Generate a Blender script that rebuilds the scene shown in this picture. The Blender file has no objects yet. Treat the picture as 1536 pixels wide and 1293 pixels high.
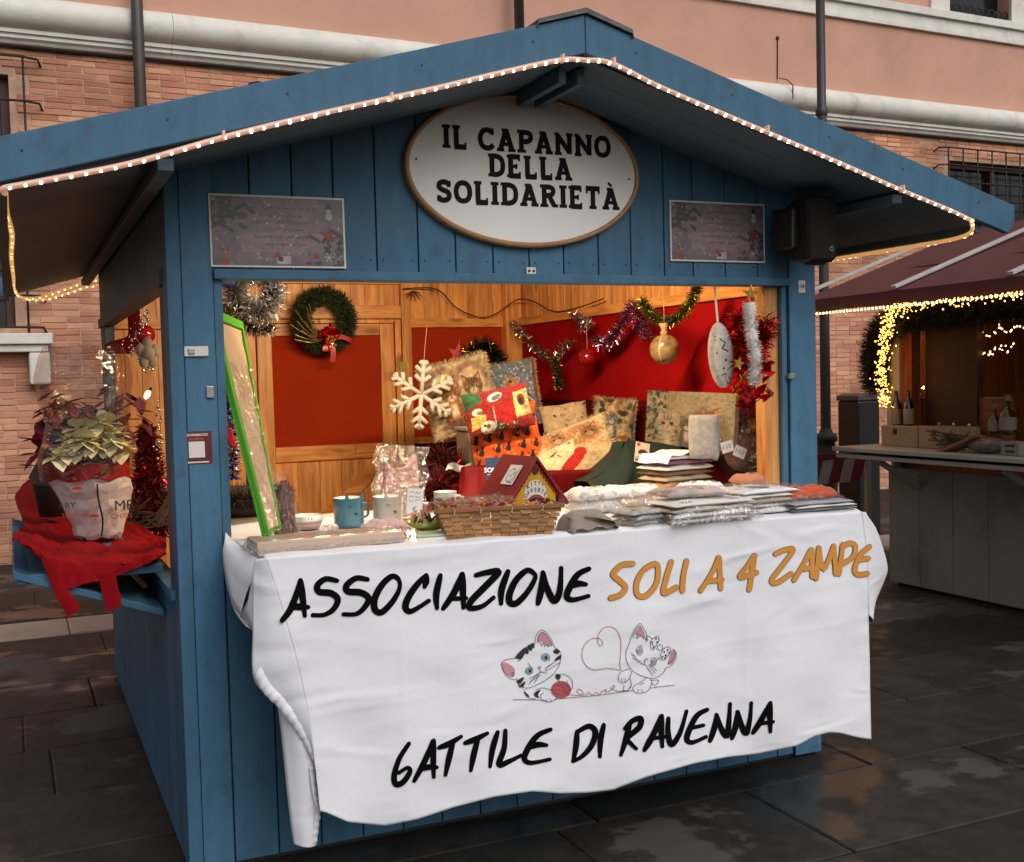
import bpy, math, random
import numpy as np
from mathutils import Vector, Matrix
random.seed(7); rng = np.random.default_rng(11)
SC = bpy.context.scene; COL = SC.collection
R = math.radians
# ------------------------------------------------------------------ camera
FP = 1691.0; PCX, PCY = 768.0, 646.5
CAM = Vector((-0.466, -3.730, 1.6)); YAW = 0.4172; PIT = 0.0459; ROL = -0.0260
Fv = Vector((math.sin(YAW)*math.cos(PIT), math.cos(YAW)*math.cos(PIT), -math.sin(PIT)))
R0 = Vector((math.cos(YAW), -math.sin(YAW), 0)); U0 = R0.cross(Fv)
Rv = R0*math.cos(ROL) + U0*math.sin(ROL); Uv = -R0*math.sin(ROL) + U0*math.cos(ROL)
cd = bpy.data.cameras.new('camera'); cam = bpy.data.objects.new('camera', cd); COL.objects.link(cam)
cam.matrix_world = Matrix(((Rv.x, Uv.x, -Fv.x, CAM.x), (Rv.y, Uv.y, -Fv.y, CAM.y), (Rv.z, Uv.z, -Fv.z, CAM.z), (0, 0, 0, 1)))
cd.sensor_width = 36; cd.sensor_fit = 'HORIZONTAL'; cd.lens = FP/1536*36; cd.clip_end = 500; cd.clip_start = .05
SC.camera = cam
# ------------------------------------------------------------------ world, sun, exposure
w = bpy.data.worlds.new('World'); SC.world = w; w.use_nodes = True
nt = w.node_tree; nt.nodes.clear()
sky = nt.nodes.new('ShaderNodeTexSky'); sky.sky_type = 'NISHITA'; sky.sun_disc = False
sky.sun_elevation = R(42); sky.sun_rotation = R(170); sky.dust_density = 4; sky.air_density = 1.2
hs = nt.nodes.new('ShaderNodeHueSaturation'); hs.inputs['Saturation'].default_value = 0.42
bg = nt.nodes.new('ShaderNodeBackground'); bg.inputs['Strength'].default_value = 0.098
wo = nt.nodes.new('ShaderNodeOutputWorld')
nt.links.new(sky.outputs[0], hs.inputs['Color']); nt.links.new(hs.outputs[0], bg.inputs[0]); nt.links.new(bg.outputs[0], wo.inputs[0])
sd = bpy.data.lights.new('sun', 'SUN'); sd.energy = 1.0; sd.angle = R(50); sd.color = (1, .985, .965)
sun = bpy.data.objects.new('sun', sd); COL.objects.link(sun)
_sv = Vector((math.sin(R(170))*math.cos(R(42)), math.cos(R(170))*math.cos(R(42)), math.sin(R(42))))
sun.rotation_euler = _sv.to_track_quat('Z', 'Y').to_euler(); sun.location = (0, -5, 12)
SC.view_settings.view_transform = 'Standard'; SC.view_settings.look = 'None'; SC.view_settings.gamma = 1
SC.view_settings.use_curve_mapping = False; SC.view_settings.exposure = 0.04
try:
    SC.cycles.max_bounces = 8; SC.cycles.transparent_max_bounces = 16; SC.cycles.caustics_reflective = False
    SC.cycles.caustics_refractive = False; SC.cycles.sample_clamp_indirect = 4
except Exception: pass

# ------------------------------------------------------------------ helpers
def at(px, py, ax, v):
    "where the sight line through a photograph pixel meets the plane coordinate[ax] = v"
    d = Fv + Rv*((px-PCX)/FP) - Uv*((py-PCY)/FP)
    return CAM + d*((v-CAM[ax])/d[ax])
X, Y, Z = 0, 1, 2
def mpp(p): return (Vector(p)-CAM).dot(Fv)/FP          # metres per photo pixel at a point
def lin(c):
    if isinstance(c, str): c = tuple(int(c[i:i+2], 16)/255 for i in (0, 2, 4))
    return tuple((x/12.92 if x <= .04045 else ((x+.055)/1.055)**2.4) for x in c[:3])

def nodes(name):
    m = bpy.data.materials.new(name); m.use_nodes = True; t = m.node_tree
    b = t.nodes['Principled BSDF']; return m, t, b
def mat(name, col, rough=.6, metal=0, var=.12, scale=8, bump=0, bscale=60, spec=.5, dirt=None, dscale=3, rnd=0, emit=None, estr=0, stretch=None, sheen=0, detail=4, coat=0, trans=0):
    m, t, b = nodes(name); L = t.links; N = t.nodes
    c = lin(col) if isinstance(col, str) else col
    tc = N.new('ShaderNodeTexCoord'); mp = N.new('ShaderNodeMapping'); L.new(tc.outputs['Object'], mp.inputs[0])
    if stretch: mp.inputs['Scale'].default_value = stretch
    n = N.new('ShaderNodeTexNoise'); n.inputs['Scale'].default_value = scale; n.inputs['Detail'].default_value = detail
    L.new(mp.outputs[0], n.inputs['Vector'])
    mr = N.new('ShaderNodeMapRange'); mr.inputs[1].default_value = .3; mr.inputs[2].default_value = .7
    mr.inputs[3].default_value = 1-var; mr.inputs[4].default_value = 1+var; L.new(n.outputs[0], mr.inputs[0])
    last = mr.outputs[0]
    if rnd:
        oi = N.new('ShaderNodeObjectInfo'); gi = N.new('ShaderNodeNewGeometry'); ad = N.new('ShaderNodeMath'); ad.operation = 'ADD'
        L.new(oi.outputs['Random'], ad.inputs[0]); L.new(gi.outputs['Random Per Island'], ad.inputs[1])
        fr = N.new('ShaderNodeMath'); fr.operation = 'FRACT'; L.new(ad.outputs[0], fr.inputs[0])
        m2 = N.new('ShaderNodeMapRange'); m2.inputs[3].default_value = 1-rnd; m2.inputs[4].default_value = 1+rnd; L.new(fr.outputs[0], m2.inputs[0])
        mu = N.new('ShaderNodeMath'); mu.operation = 'MULTIPLY'; L.new(last, mu.inputs[0]); L.new(m2.outputs[0], mu.inputs[1]); last = mu.outputs[0]
    vm = N.new('ShaderNodeVectorMath'); vm.operation = 'SCALE'; vm.inputs[0].default_value = c; L.new(last, vm.inputs['Scale'])
    out = vm.outputs[0]
    if dirt:
        d = N.new('ShaderNodeTexNoise'); d.inputs['Scale'].default_value = dscale; d.inputs['Detail'].default_value = 8; d.inputs['Roughness'].default_value = .7
        L.new(tc.outputs['Object'], d.inputs['Vector'])
        cr = N.new('ShaderNodeMapRange'); cr.inputs[1].default_value = .52; cr.inputs[2].default_value = .72; cr.inputs[4].default_value = dirt[1]; L.new(d.outputs[0], cr.inputs[0])
        mx = N.new('ShaderNodeMixRGB'); mx.inputs[2].default_value = (*lin(dirt[0]), 1); L.new(cr.outputs[0], mx.inputs[0]); L.new(out, mx.inputs[1]); out = mx.outputs[0]
    L.new(out, b.inputs['Base Color'])
    b.inputs['Roughness'].default_value = rough; b.inputs['Metallic'].default_value = metal
    b.inputs['Specular IOR Level'].default_value = spec
    if coat: b.inputs['Coat Weight'].default_value = coat
    if trans: b.inputs['Transmission Weight'].default_value = trans
    if sheen: b.inputs['Sheen Weight'].default_value = sheen
    if bump:
        bn = N.new('ShaderNodeTexNoise'); bn.inputs['Scale'].default_value = bscale; bn.inputs['Detail'].default_value = 5; L.new(mp.outputs[0], bn.inputs['Vector'])
        bp = N.new('ShaderNodeBump'); bp.inputs['Strength'].default_value = bump; bp.inputs['Distance'].default_value = .01
        L.new(bn.outputs[0], bp.inputs['Height']); L.new(bp.outputs[0], b.inputs['Normal'])
    if emit:
        b.inputs['Emission Color'].default_value = (*lin(emit), 1); b.inputs['Emission Strength'].default_value = estr
    return m
def wood(name, c1, c2, rough=.45, axis='z', knots=True, rnd=.18, spec=.4):
    m, t, b = nodes(name); L = t.links; N = t.nodes
    tc = N.new('ShaderNodeTexCoord'); oi = N.new('ShaderNodeObjectInfo'); gi = N.new('ShaderNodeNewGeometry')
    ad = N.new('ShaderNodeMath'); ad.operation = 'ADD'; L.new(oi.outputs['Random'], ad.inputs[0]); L.new(gi.outputs['Random Per Island'], ad.inputs[1])
    sc = N.new('ShaderNodeMath'); sc.operation = 'MULTIPLY'; sc.inputs[1].default_value = 13.7; L.new(ad.outputs[0], sc.inputs[0])
    va = N.new('ShaderNodeVectorMath'); L.new(tc.outputs['Object'], va.inputs[0]); L.new(sc.outputs[0], va.inputs[1])
    mp = N.new('ShaderNodeMapping'); s = {'x': (2.2, 22, 22), 'y': (22, 2.2, 22), 'z': (22, 22, 2.2)}[axis]; mp.inputs['Scale'].default_value = s
    L.new(va.outputs[0], mp.inputs[0])
    n = N.new('ShaderNodeTexNoise'); n.inputs['Scale'].default_value = 1.6; n.inputs['Detail'].default_value = 7; n.inputs['Distortion'].default_value = .6; L.new(mp.outputs[0], n.inputs['Vector'])
    cr = N.new('ShaderNodeValToRGB'); e = cr.color_ramp.elements
    e[0].position = .3; e[0].color = (*lin(c2), 1); e[1].position = .68; e[1].color = (*lin(c1), 1); L.new(n.outputs[0], cr.inputs[0])
    out = cr.outputs[0]
    if knots:
        v = N.new('ShaderNodeTexVoronoi'); mk = N.new('ShaderNodeMapping'); mk.inputs['Scale'].default_value = {'x': (2.4, 7, 7), 'y': (7, 2.4, 7), 'z': (7, 7, 2.4)}[axis]
        L.new(va.outputs[0], mk.inputs[0]); L.new(mk.outputs[0], v.inputs['Vector']); v.inputs['Scale'].default_value = 1
        kr = N.new('ShaderNodeMapRange'); kr.inputs[1].default_value = .07; kr.inputs[2].default_value = .17; kr.inputs[3].default_value = .6; kr.inputs[4].default_value = 0; L.new(v.outputs['Distance'], kr.inputs[0])
        mx = N.new('ShaderNodeMixRGB'); mx.inputs[2].default_value = (.06, .022, .008, 1); L.new(kr.outputs[0], mx.inputs[0]); L.new(out, mx.inputs[1]); out = mx.outputs[0]
    fr = N.new('ShaderNodeMath'); fr.operation = 'FRACT'; L.new(ad.outputs[0], fr.inputs[0])
    m2 = N.new('ShaderNodeMapRange'); m2.inputs[3].default_value = 1-rnd; m2.inputs[4].default_value = 1+rnd; L.new(fr.outputs[0], m2.inputs[0])
    vm = N.new('ShaderNodeVectorMath'); vm.operation = 'SCALE'; L.new(out, vm.inputs[0]); L.new(m2.outputs[0], vm.inputs['Scale'])
    L.new(vm.outputs[0], b.inputs['Base Color']); b.inputs['Roughness'].default_value = rough; b.inputs['Specular IOR Level'].default_value = spec
    bp = N.new('ShaderNodeBump'); bp.inputs['Strength'].default_value = .25; bp.inputs['Distance'].default_value = .004; L.new(n.outputs[0], bp.inputs['Height']); L.new(bp.outputs[0], b.inputs['Normal'])
    return m
def film(name, tint='ffffff', fac=.14, bscale=35, bump=.9, rough=.12, milky=0):
    m, t, b = nodes(name); L = t.links; N = t.nodes
    out = N['Material Output']; tr = N.new('ShaderNodeBsdfTransparent'); tr.inputs[0].default_value = (*lin(tint), 1)
    N.remove(b); b = N.new('ShaderNodeBsdfGlossy'); b.inputs['Color'].default_value = (.92, .90, .88, 1); b.inputs['Roughness'].default_value = rough
    tc = N.new('ShaderNodeTexCoord'); n = N.new('ShaderNodeTexNoise'); n.inputs['Scale'].default_value = bscale; n.inputs['Detail'].default_value = 3; n.inputs['Distortion'].default_value = 1.5
    L.new(tc.outputs['Object'], n.inputs['Vector'])
    bp = N.new('ShaderNodeBump'); bp.inputs['Strength'].default_value = bump; bp.inputs['Distance'].default_value = .02; L.new(n.outputs[0], bp.inputs['Height']); L.new(bp.outputs[0], b.inputs['Normal'])
    lw = N.new('ShaderNodeLayerWeight'); lw.inputs[0].default_value = .25; L.new(bp.outputs[0], lw.inputs['Normal'])
    mr = N.new('ShaderNodeMapRange'); mr.inputs[3].default_value = fac; mr.inputs[4].default_value = min(1, fac+(.3 if fac < .08 else .6)); L.new(lw.outputs['Facing'], mr.inputs[0])
    mx = N.new('ShaderNodeMixShader'); L.new(mr.outputs[0], mx.inputs[0]); L.new(tr.outputs[0], mx.inputs[1]); L.new(b.outputs[0], mx.inputs[2]); L.new(mx.outputs[0], out.inputs[0])
    return m
def emitm(name, col, s):
    m, t, b = nodes(name); b.inputs['Base Color'].default_value = (*lin(col), 1)
    b.inputs['Emission Color'].default_value = (*lin(col), 1); b.inputs['Emission Strength'].default_value = s; return m
def printm(name, rough=.7, sheen=0, bump=.15, bscale=90, spec=.3):
    m, t, b = nodes(name); L = t.links; N = t.nodes
    a = N.new('ShaderNodeAttribute'); a.attribute_name = 'print'
    tc = N.new('ShaderNodeTexCoord'); n = N.new('ShaderNodeTexNoise'); n.inputs['Scale'].default_value = 45; n.inputs['Detail'].default_value = 5; L.new(tc.outputs['Object'], n.inputs['Vector'])
    mr = N.new('ShaderNodeMapRange'); mr.inputs[1].default_value = .3; mr.inputs[2].default_value = .7; mr.inputs[3].default_value = .62; mr.inputs[4].default_value = .88; L.new(n.outputs[0], mr.inputs[0])
    vm = N.new('ShaderNodeVectorMath'); vm.operation = 'SCALE'; L.new(a.outputs['Color'], vm.inputs[0]); L.new(mr.outputs[0], vm.inputs['Scale'])
    L.new(vm.outputs[0], b.inputs['Base Color']); b.inputs['Roughness'].default_value = rough; b.inputs['Specular IOR Level'].default_value = spec; b.inputs['Sheen Weight'].default_value = sheen
    if bump:
        n2 = N.new('ShaderNodeTexNoise'); n2.inputs['Scale'].default_value = bscale; L.new(tc.outputs['Object'], n2.inputs['Vector'])
        bp = N.new('ShaderNodeBump'); bp.inputs['Strength'].default_value = bump; bp.inputs['Distance'].default_value = .01; L.new(n2.outputs[0], bp.inputs['Height']); L.new(bp.outputs[0], b.inputs['Normal'])
    return m

class MB:
    def __init__(s): s.v = []; s.f = []; s.m = []
    def add(s, vs, fs, mi=0):
        o = len(s.v); s.v += [tuple(v) for v in vs]; s.f += [tuple(i+o for i in f) for f in fs]; s.m += [mi]*len(fs); return s
    def box(s, x0, x1, y0, y1, z0, z1, mi=0):
        return s.add([(x0,y0,z0),(x1,y0,z0),(x1,y1,z0),(x0,y1,z0),(x0,y0,z1),(x1,y0,z1),(x1,y1,z1),(x0,y1,z1)],
                     [(0,3,2,1),(4,5,6,7),(0,1,5,4),(1,2,6,5),(2,3,7,6),(3,0,4,7)], mi)
    def obox(s, c, size, rot=None, mi=0):
        a, b_, c_ = size[0]/2, size[1]/2, size[2]/2; rot = rot or Matrix.Identity(3); c = Vector(c)
        vs = [c+rot@Vector((x, y, z)) for z in (-c_, c_) for x, y in ((-a,-b_),(a,-b_),(a,b_),(-a,b_))]
        return s.add(vs, [(0,3,2,1),(4,5,6,7),(0,1,5,4),(1,2,6,5),(2,3,7,6),(3,0,4,7)], mi)
    def bar(s, a, b, w, h, mi=0, up=(0,0,1)):
        a, b = Vector(a), Vector(b); d = (b-a).normalized(); r = d.cross(Vector(up)).normalized(); u = r.cross(d)
        return s.obox((a+b)/2, ((b-a).length, w, h), Matrix((d, -r, u)).transposed(), mi)
    def tube(s, pts, r, n=8, mi=0, closed=False, caps=True):
        pts = [Vector(p) for p in pts]; k = len(pts); rs = r if isinstance(r, (list, tuple)) else [r]*k; o = len(s.v)
        pr = None
        for i, p in enumerate(pts):
            a = pts[(i-1) % k] if (closed or i > 0) else p; c = pts[(i+1) % k] if (closed or i < k-1) else p
            d = (c-a).normalized() if (c-a).length > 1e-9 else Vector((0, 0, 1))
            if pr is None: pr = d.cross(Vector((0, 0, 1))) if abs(d.z) < .9 else d.cross(Vector((1, 0, 0)))
            pr = (pr-d*pr.dot(d)); pr = pr.normalized() if pr.length > 1e-6 else d.orthogonal().normalized()
            q = d.cross(pr)
            for j in range(n):
                t = 2*math.pi*j/n; s.v.append(tuple(p+(pr*math.cos(t)+q*math.sin(t))*rs[i]))
        for i in range(k if closed else k-1):
            for j in range(n):
                a = o+i*n+j; b = o+i*n+(j+1) % n; c = o+((i+1) % k)*n+(j+1) % n; d = o+((i+1) % k)*n+j
                s.f.append((a, b, c, d)); s.m.append(mi)
        if caps and not closed:
            s.f.append(tuple(o+j for j in range(n-1, -1, -1))); s.m.append(mi)
            s.f.append(tuple(o+(k-1)*n+j for j in range(n))); s.m.append(mi)
        return s
    def lathe(s, prof, n=24, c=(0,0,0), mi=0, sx=1, sy=1):
        o = len(s.v); k = len(prof)
        for r, z in prof:
            for j in range(n):
                t = 2*math.pi*j/n; s.v.append((c[0]+r*math.cos(t)*sx, c[1]+r*math.sin(t)*sy, c[2]+z))
        for i in range(k-1):
            for j in range(n):
                s.f.append((o+i*n+j, o+i*n+(j+1) % n, o+(i+1)*n+(j+1) % n, o+(i+1)*n+j)); s.m.append(mi)
        return s
    def ball(s, c, r, n=12, mi=0, m_=None):
        m_ = m_ or max(4, n//2+1); rr = r if isinstance(r, (list, tuple)) else (r, r, r)
        return s.lathe2([(math.sin(math.pi*i/m_), -math.cos(math.pi*i/m_)) for i in range(m_+1)], n, c, rr, mi)
    def lathe2(s, prof, n, c, rr, mi):
        o = len(s.v); k = len(prof)
        for r, z in prof:
            for j in range(n):
                t = 2*math.pi*j/n; s.v.append((c[0]+r*math.cos(t)*rr[0], c[1]+r*math.sin(t)*rr[1], c[2]+z*rr[2]))
        for i in range(k-1):
            for j in range(n):
                s.f.append((o+i*n+j, o+i*n+(j+1) % n, o+(i+1)*n+(j+1) % n, o+(i+1)*n+j)); s.m.append(mi)
        return s
    def prism(s, poly, y0, y1, mi=0):
        n = len(poly); vs = [(x, y0, z) for x, z in poly]+[(x, y1, z) for x, z in poly]
        return s.add(vs, [tuple(range(n)), tuple(range(2*n-1, n-1, -1))]+[(i, i+n, (i+1) % n+n, (i+1) % n) for i in range(n)], mi)
    def quad(s, a, b, c, d, mi=0): return s.add([a, b, c, d], [(0, 1, 2, 3)], mi)
    def grid(s, P, mi=0, closeu=False):
        n = len(P); k = len(P[0]); o = len(s.v)
        for row in P: s.v += [tuple(p) for p in row]
        for i in range(n-1):
            for j in range(k if closeu else k-1):
                s.f.append((o+i*k+j, o+i*k+(j+1) % k, o+(i+1)*k+(j+1) % k, o+(i+1)*k+j)); s.m.append(mi)
        return s
    def xf(s, M):
        s.v = [tuple(M@Vector(v)) for v in s.v]; return s
    def mesh(s, name, mats, smooth=False):
        me = bpy.data.meshes.new(name); me.from_pydata(s.v, [], s.f)
        mats = mats if isinstance(mats, (list, tuple)) else [mats]
        for q in mats: me.materials.append(q)
        if len(mats) > 1: me.polygons.foreach_set('material_index', s.m)
        if smooth: me.polygons.foreach_set('use_smooth', [True]*len(s.f))
        me.update(); return me
    def build(s, name, mats, parent=None, smooth=False, bevel=0, **k):
        return link(name, s.mesh(name, mats, smooth), parent, bevel, **k)
def link(name, me, parent=None, bevel=0, loc=None, kind=None, label=None):
    o = bpy.data.objects.new(name, me); COL.objects.link(o)
    if parent: o.parent = parent
    if loc: o.location = loc
    if kind: o['kind'] = kind
    if label: o['label'] = label
    if bevel:
        b = o.modifiers.new('bevel', 'BEVEL'); b.width = bevel; b.segments = 2; b.limit_method = 'ANGLE'; b.angle_limit = R(40)
    return o
def thing(name, label, cat, loc=(0,0,0), rot=(0,0,0), group=None):
    o = bpy.data.objects.new(name, None); COL.objects.link(o); o.location = loc; o.rotation_euler = rot; o.empty_display_size = .05
    o['label'] = label; o['category'] = cat
    if group: o['group'] = group
    return o
def tag(o, label, cat, group=None):
    o['label'] = label; o['category'] = cat
    if group: o['group'] = group
    return o
def struct(o): o['kind'] = 'structure'; return o
def face_cam(p): # yaw that turns local -y towards the camera
    d = CAM-Vector(p); return math.atan2(d.x, -d.y)
def crm(pts, n=8, closed=False):
    "Catmull-Rom through points"
    P = [Vector(p) for p in pts]; k = len(P); out = []
    if k < 3: return P
    for i in range(k if closed else k-1):
        g = lambda j: P[j % k] if closed else P[max(0, min(k-1, j))]
        a, b, c, d = g(i-1), g(i), g(i+1), g(i+2)
        for q in range(n):
            t = q/n; out.append(.5*((2*b)+(c-a)*t+(2*a-5*b+4*c-d)*t*t+(3*b-a-3*c+d)*t**3))
    if not closed: out.append(P[-1])
    return out
# flat lettering: strokes become ribbons laid on a surface f(u, v, lift)
_lift = [0]
def strokes(mb, lines, wd, f, mi=0, smooth=True, closed=False, round_=True, taper=None, step=.00006):
    for ln in lines:
        p = [Vector((a, b, 0)) for a, b in ln]
        if smooth and len(p) > 2: p = crm(p, 6, closed)
        if closed: p = p+[p[0]]
        k = len(p); Lp = []; Rp = []
        _lift[0] = (_lift[0]+1) % 12; lf = _lift[0]*step
        for i in range(k):
            if closed and i in (0, k-1): d = p[1]-p[k-2]
            else: d = p[min(i+1, k-1)]-p[max(i-1, 0)]
            d = d.normalized() if d.length > 1e-9 else Vector((1, 0, 0)); nrm = Vector((-d.y, d.x, 0))
            ww = wd/2*(taper(i/(k-1)) if taper else 1)
            Lp.append(p[i]+nrm*ww); Rp.append(p[i]-nrm*ww)
        mb.grid([[f(q.x, q.y, lf) for q in Lp], [f(q.x, q.y, lf) for q in Rp]], mi)
        if round_ and not closed:
            for c, w2 in ((p[0], taper(0) if taper else 1), (p[-1], taper(1) if taper else 1)):
                ring = [f(c.x+math.cos(t)*wd/2*w2, c.y+math.sin(t)*wd/2*w2, lf+step*.5) for t in [2*math.pi*j/10 for j in range(10)]]
                mb.add(ring, [tuple(range(10))], mi)
def txt(name, s, size, mat_, parent, loc, rot=(R(90),0,0), align='CENTER', shear=0, extrude=.0004, bold=0):
    cu = bpy.data.curves.new(name, 'FONT'); cu.body = s; cu.size = size; cu.align_x = align; cu.align_y = 'CENTER'; cu.extrude = extrude; cu.shear = shear; cu.offset = bold; cu.resolution_u = 3
    o = bpy.data.objects.new('t', cu); COL.objects.link(o)
    me = bpy.data.meshes.new_from_object(o); bpy.data.objects.remove(o); me.name = name
    me.materials.clear(); me.materials.append(mat_)
    q = link(name, me, parent, loc=loc); q.rotation_euler = rot; return q
def tinsel(mb, pts, r, n, mi=(0,), ln=None, wd=.0022, seed=1, core=None, droop=0):
    rr = random.Random(seed); pts = [Vector(p) for p in pts]; k = len(pts)-1
    seg = [(pts[i+1]-pts[i]).length for i in range(k)]; tot = sum(seg)
    for _ in range(n):
        t = rr.random()*tot; i = 0
        while i < k-1 and t > seg[i]: t -= seg[i]; i += 1
        p = pts[i].lerp(pts[i+1], min(1, t/max(seg[i], 1e-6)))
        d = Vector((rr.gauss(0, 1), rr.gauss(0, 1), rr.gauss(0, 1)-droop)); ax = (pts[i+1]-pts[i]).normalized() if seg[i] > 0 else Vector((0,0,1))
        d -= ax*d.dot(ax)*.6; d.normalize(); l = r*rr.uniform(.6, 1.15); e = Vector((rr.gauss(0,1), rr.gauss(0,1), rr.gauss(0,1))); s_ = d.cross(e).normalized()*wd*rr.uniform(.6, 1.4)/2
        a = p+d*l*.05; b = p+d*l; kink = Vector((rr.gauss(0,1), rr.gauss(0,1), rr.gauss(0,1)))*l*.12; c = (a+b)/2+kink
        mb.add([a-s_, a+s_, c+s_*1.2, c-s_*1.2, b+s_*.4, b-s_*.4], [(0,1,2,3), (3,2,4,5)], rr.choice(mi))
    return mb

# ------------------------------------------------------------------ flat prints, painted as colours on a fine grid
class Img:
    def __init__(s, w, h, bgc, asp=None):
        s.w, s.h = w, h; s.asp = asp or w/h; s.a = np.empty((h, w, 3)); s.a[:] = s.c(bgc)
        s.u, s.v = np.meshgrid((np.arange(w)+.5)/w, (np.arange(h)+.5)/h)
    def c(s, c): return np.array([int(c[i:i+2], 16)/255 for i in (0, 2, 4)]) if isinstance(c, str) else np.array(c)
    def put(s, m, c):
        m = np.clip(m, 0, 1)[..., None]; s.a = s.a*(1-m)+s.c(c)*m; return s
    def ell(s, cx, cy, rx, ry, c, rot=0, soft=.12, al=1):
        x = (s.u-cx)*s.asp; y = s.v-cy; ca, sa = math.cos(rot), math.sin(rot)
        d = np.sqrt(((x*ca+y*sa)/rx)**2+((-x*sa+y*ca)/ry)**2); return s.put((1-d)/soft*al+.5*(al == 1) if al == 1 else np.clip((1-d)/soft, 0, 1)*al, c)
    def line(s, pts, wd, c, al=1):
        for (x0, y0), (x1, y1) in zip(pts[:-1], pts[1:]):
            x = (s.u-x0)*s.asp; y = s.v-y0; dx = (x1-x0)*s.asp; dy = y1-y0; L2 = dx*dx+dy*dy+1e-9
            t = np.clip((x*dx+y*dy)/L2, 0, 1); d = np.hypot(x-t*dx, y-t*dy); s.put(np.clip((wd/2-d)*s.h+.5, 0, 1)*al, c)
        return s
    def poly(s, pts, c, al=1):
        m = np.zeros((s.h, s.w), bool); n = len(pts)
        for i in range(n):
            x0, y0 = pts[i]; x1, y1 = pts[(i+1) % n]
            if y0 == y1: continue
            cond = ((y0 > s.v) != (y1 > s.v)) & (s.u < (x1-x0)*(s.v-y0)/(y1-y0)+x0); m ^= cond
        return s.put(m*al, c)
    def speck(s, n, r, c, u=(0, 1), v=(0, 1), seed=3, al=1):
        q = random.Random(seed)
        for _ in range(n):
            rr = r*q.uniform(.4, 1.3); s.ell(q.uniform(*u), q.uniform(*v), rr, rr, c if isinstance(c, str) else q.choice(c), soft=.5, al=al)
        return s
    def noise(s, amp, cells=12, seed=1):
        g = np.random.default_rng(seed); n = g.normal(0, 1, (cells+2, cells+2)); yi = s.v*cells; xi = s.u*cells
        y0 = yi.astype(int); x0 = xi.astype(int); fy = yi-y0; fx = xi-x0
        val = n[y0, x0]*(1-fy)*(1-fx)+n[y0+1, x0]*fy*(1-fx)+n[y0, x0+1]*(1-fy)*fx+n[y0+1, x0+1]*fy*fx
        s.a = np.clip(s.a*(1+amp*val[..., None]), 0, 1); return s
    def cat(s, cx, cy, r, c, dark='3a2a1c', eye='8a9a60', body=True, light='f0e0c8'):
        A = s.asp
        if body:
            s.ell(cx, cy-r*1.9, r*1.05, r*1.7, c, soft=.2); s.ell(cx, cy-r*1.5, r*.55, r*1.1, light, soft=.6, al=.7)
            for k in range(5): s.line([(cx-r*.9/A, cy-r*(1.1+.42*k)), (cx-r*.45/A, cy-r*(1.25+.42*k))], r*.1, dark, al=.6); s.line([(cx+r*.9/A, cy-r*(1.1+.42*k)), (cx+r*.45/A, cy-r*(1.25+.42*k))], r*.1, dark, al=.6)
        for sg in (-1, 1):
            s.poly([(cx+sg*r*.95/A, cy+r*1.35), (cx+sg*r*.95/A, cy+r*.15), (cx+sg*r*.15/A, cy+r*.75)], c); s.poly([(cx+sg*r*.85/A, cy+r*1.1), (cx+sg*r*.8/A, cy+r*.4), (cx+sg*r*.4/A, cy+r*.7)], 'c89080', al=.7)
        s.ell(cx, cy, r, r*.86, c, soft=.2); s.ell(cx, cy-r*.4, r*.55, r*.4, light, soft=.6, al=.8)
        for k in (-.35, 0, .35): s.line([(cx+k*r/A, cy+r*.75), (cx+k*r*.7/A, cy+r*.35)], r*.13, dark, al=.8)
        for sg in (-1, 1):
            s.ell(cx+sg*r*.4/A, cy+r*.02, r*.2, r*.15, eye, soft=.3); s.ell(cx+sg*r*.4/A, cy+r*.02, r*.08, r*.13, '101010', soft=.4)
            s.line([(cx+sg*r*.5/A, cy-r*.1), (cx+sg*r*.9/A, cy-r*.25)], r*.07, dark, al=.7)
        s.ell(cx, cy-r*.25, r*.11, r*.08, 'b06858', soft=.4); s.line([(cx, cy-r*.3), (cx-r*.16/A, cy-r*.48)], r*.06, dark); s.line([(cx, cy-r*.3), (cx+r*.16/A, cy-r*.48)], r*.06, dark)
        return s
def lin_np(a): return np.where(a <= .04045, a/12.92, ((a+.055)/1.055)**2.4)
def print_mesh(name, img, pos, mat_, parent=None, back=None, smooth=True, **k):
    "pos(u, v) -> (h, w, 3) array; back: colour of a second sheet closed behind, given by back_pos"
    h, wd = img.h, img.w
    u, v = np.meshgrid(np.linspace(0, 1, wd), np.linspace(0, 1, h)); P = pos(u, v).reshape(-1, 3); C = lin_np(img.a).reshape(-1, 3)
    i = np.arange(h-1)[:, None]*wd+np.arange(wd-1)[None, :]; F = np.stack([i, i+1, i+wd+1, i+wd], -1).reshape(-1, 4)
    if back is not None:
        bc, bpos = back; nb = 16; ub, vb = np.meshgrid(np.linspace(0, 1, nb), np.linspace(0, 1, nb)); Pb = bpos(ub, vb).reshape(-1, 3)
        j = np.arange(nb-1)[:, None]*nb+np.arange(nb-1)[None, :]+len(P); Fb = np.stack([j, j+nb, j+nb+1, j+1], -1).reshape(-1, 4)
        C = np.vstack([C, np.tile(lin(bc), (len(Pb), 1))]); P = np.vstack([P, Pb]); F = np.vstack([F, Fb])
    me = bpy.data.meshes.new(name); me.from_pydata(P.tolist(), [], F.tolist()); me.materials.append(mat_)
    a = me.attributes.new('print', 'FLOAT_COLOR', 'POINT'); a.data.foreach_set('color', np.hstack([C, np.ones((len(C), 1))]).astype(np.float32).ravel())
    if smooth: me.polygons.foreach_set('use_smooth', [True]*len(F))
    me.update(); return link(name, me, parent, **k)
def flat_pos(w_, h_, y=0): return lambda u, v: np.stack([(u-.5)*w_, np.full_like(u, y), (v-.5)*h_], -1)

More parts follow.
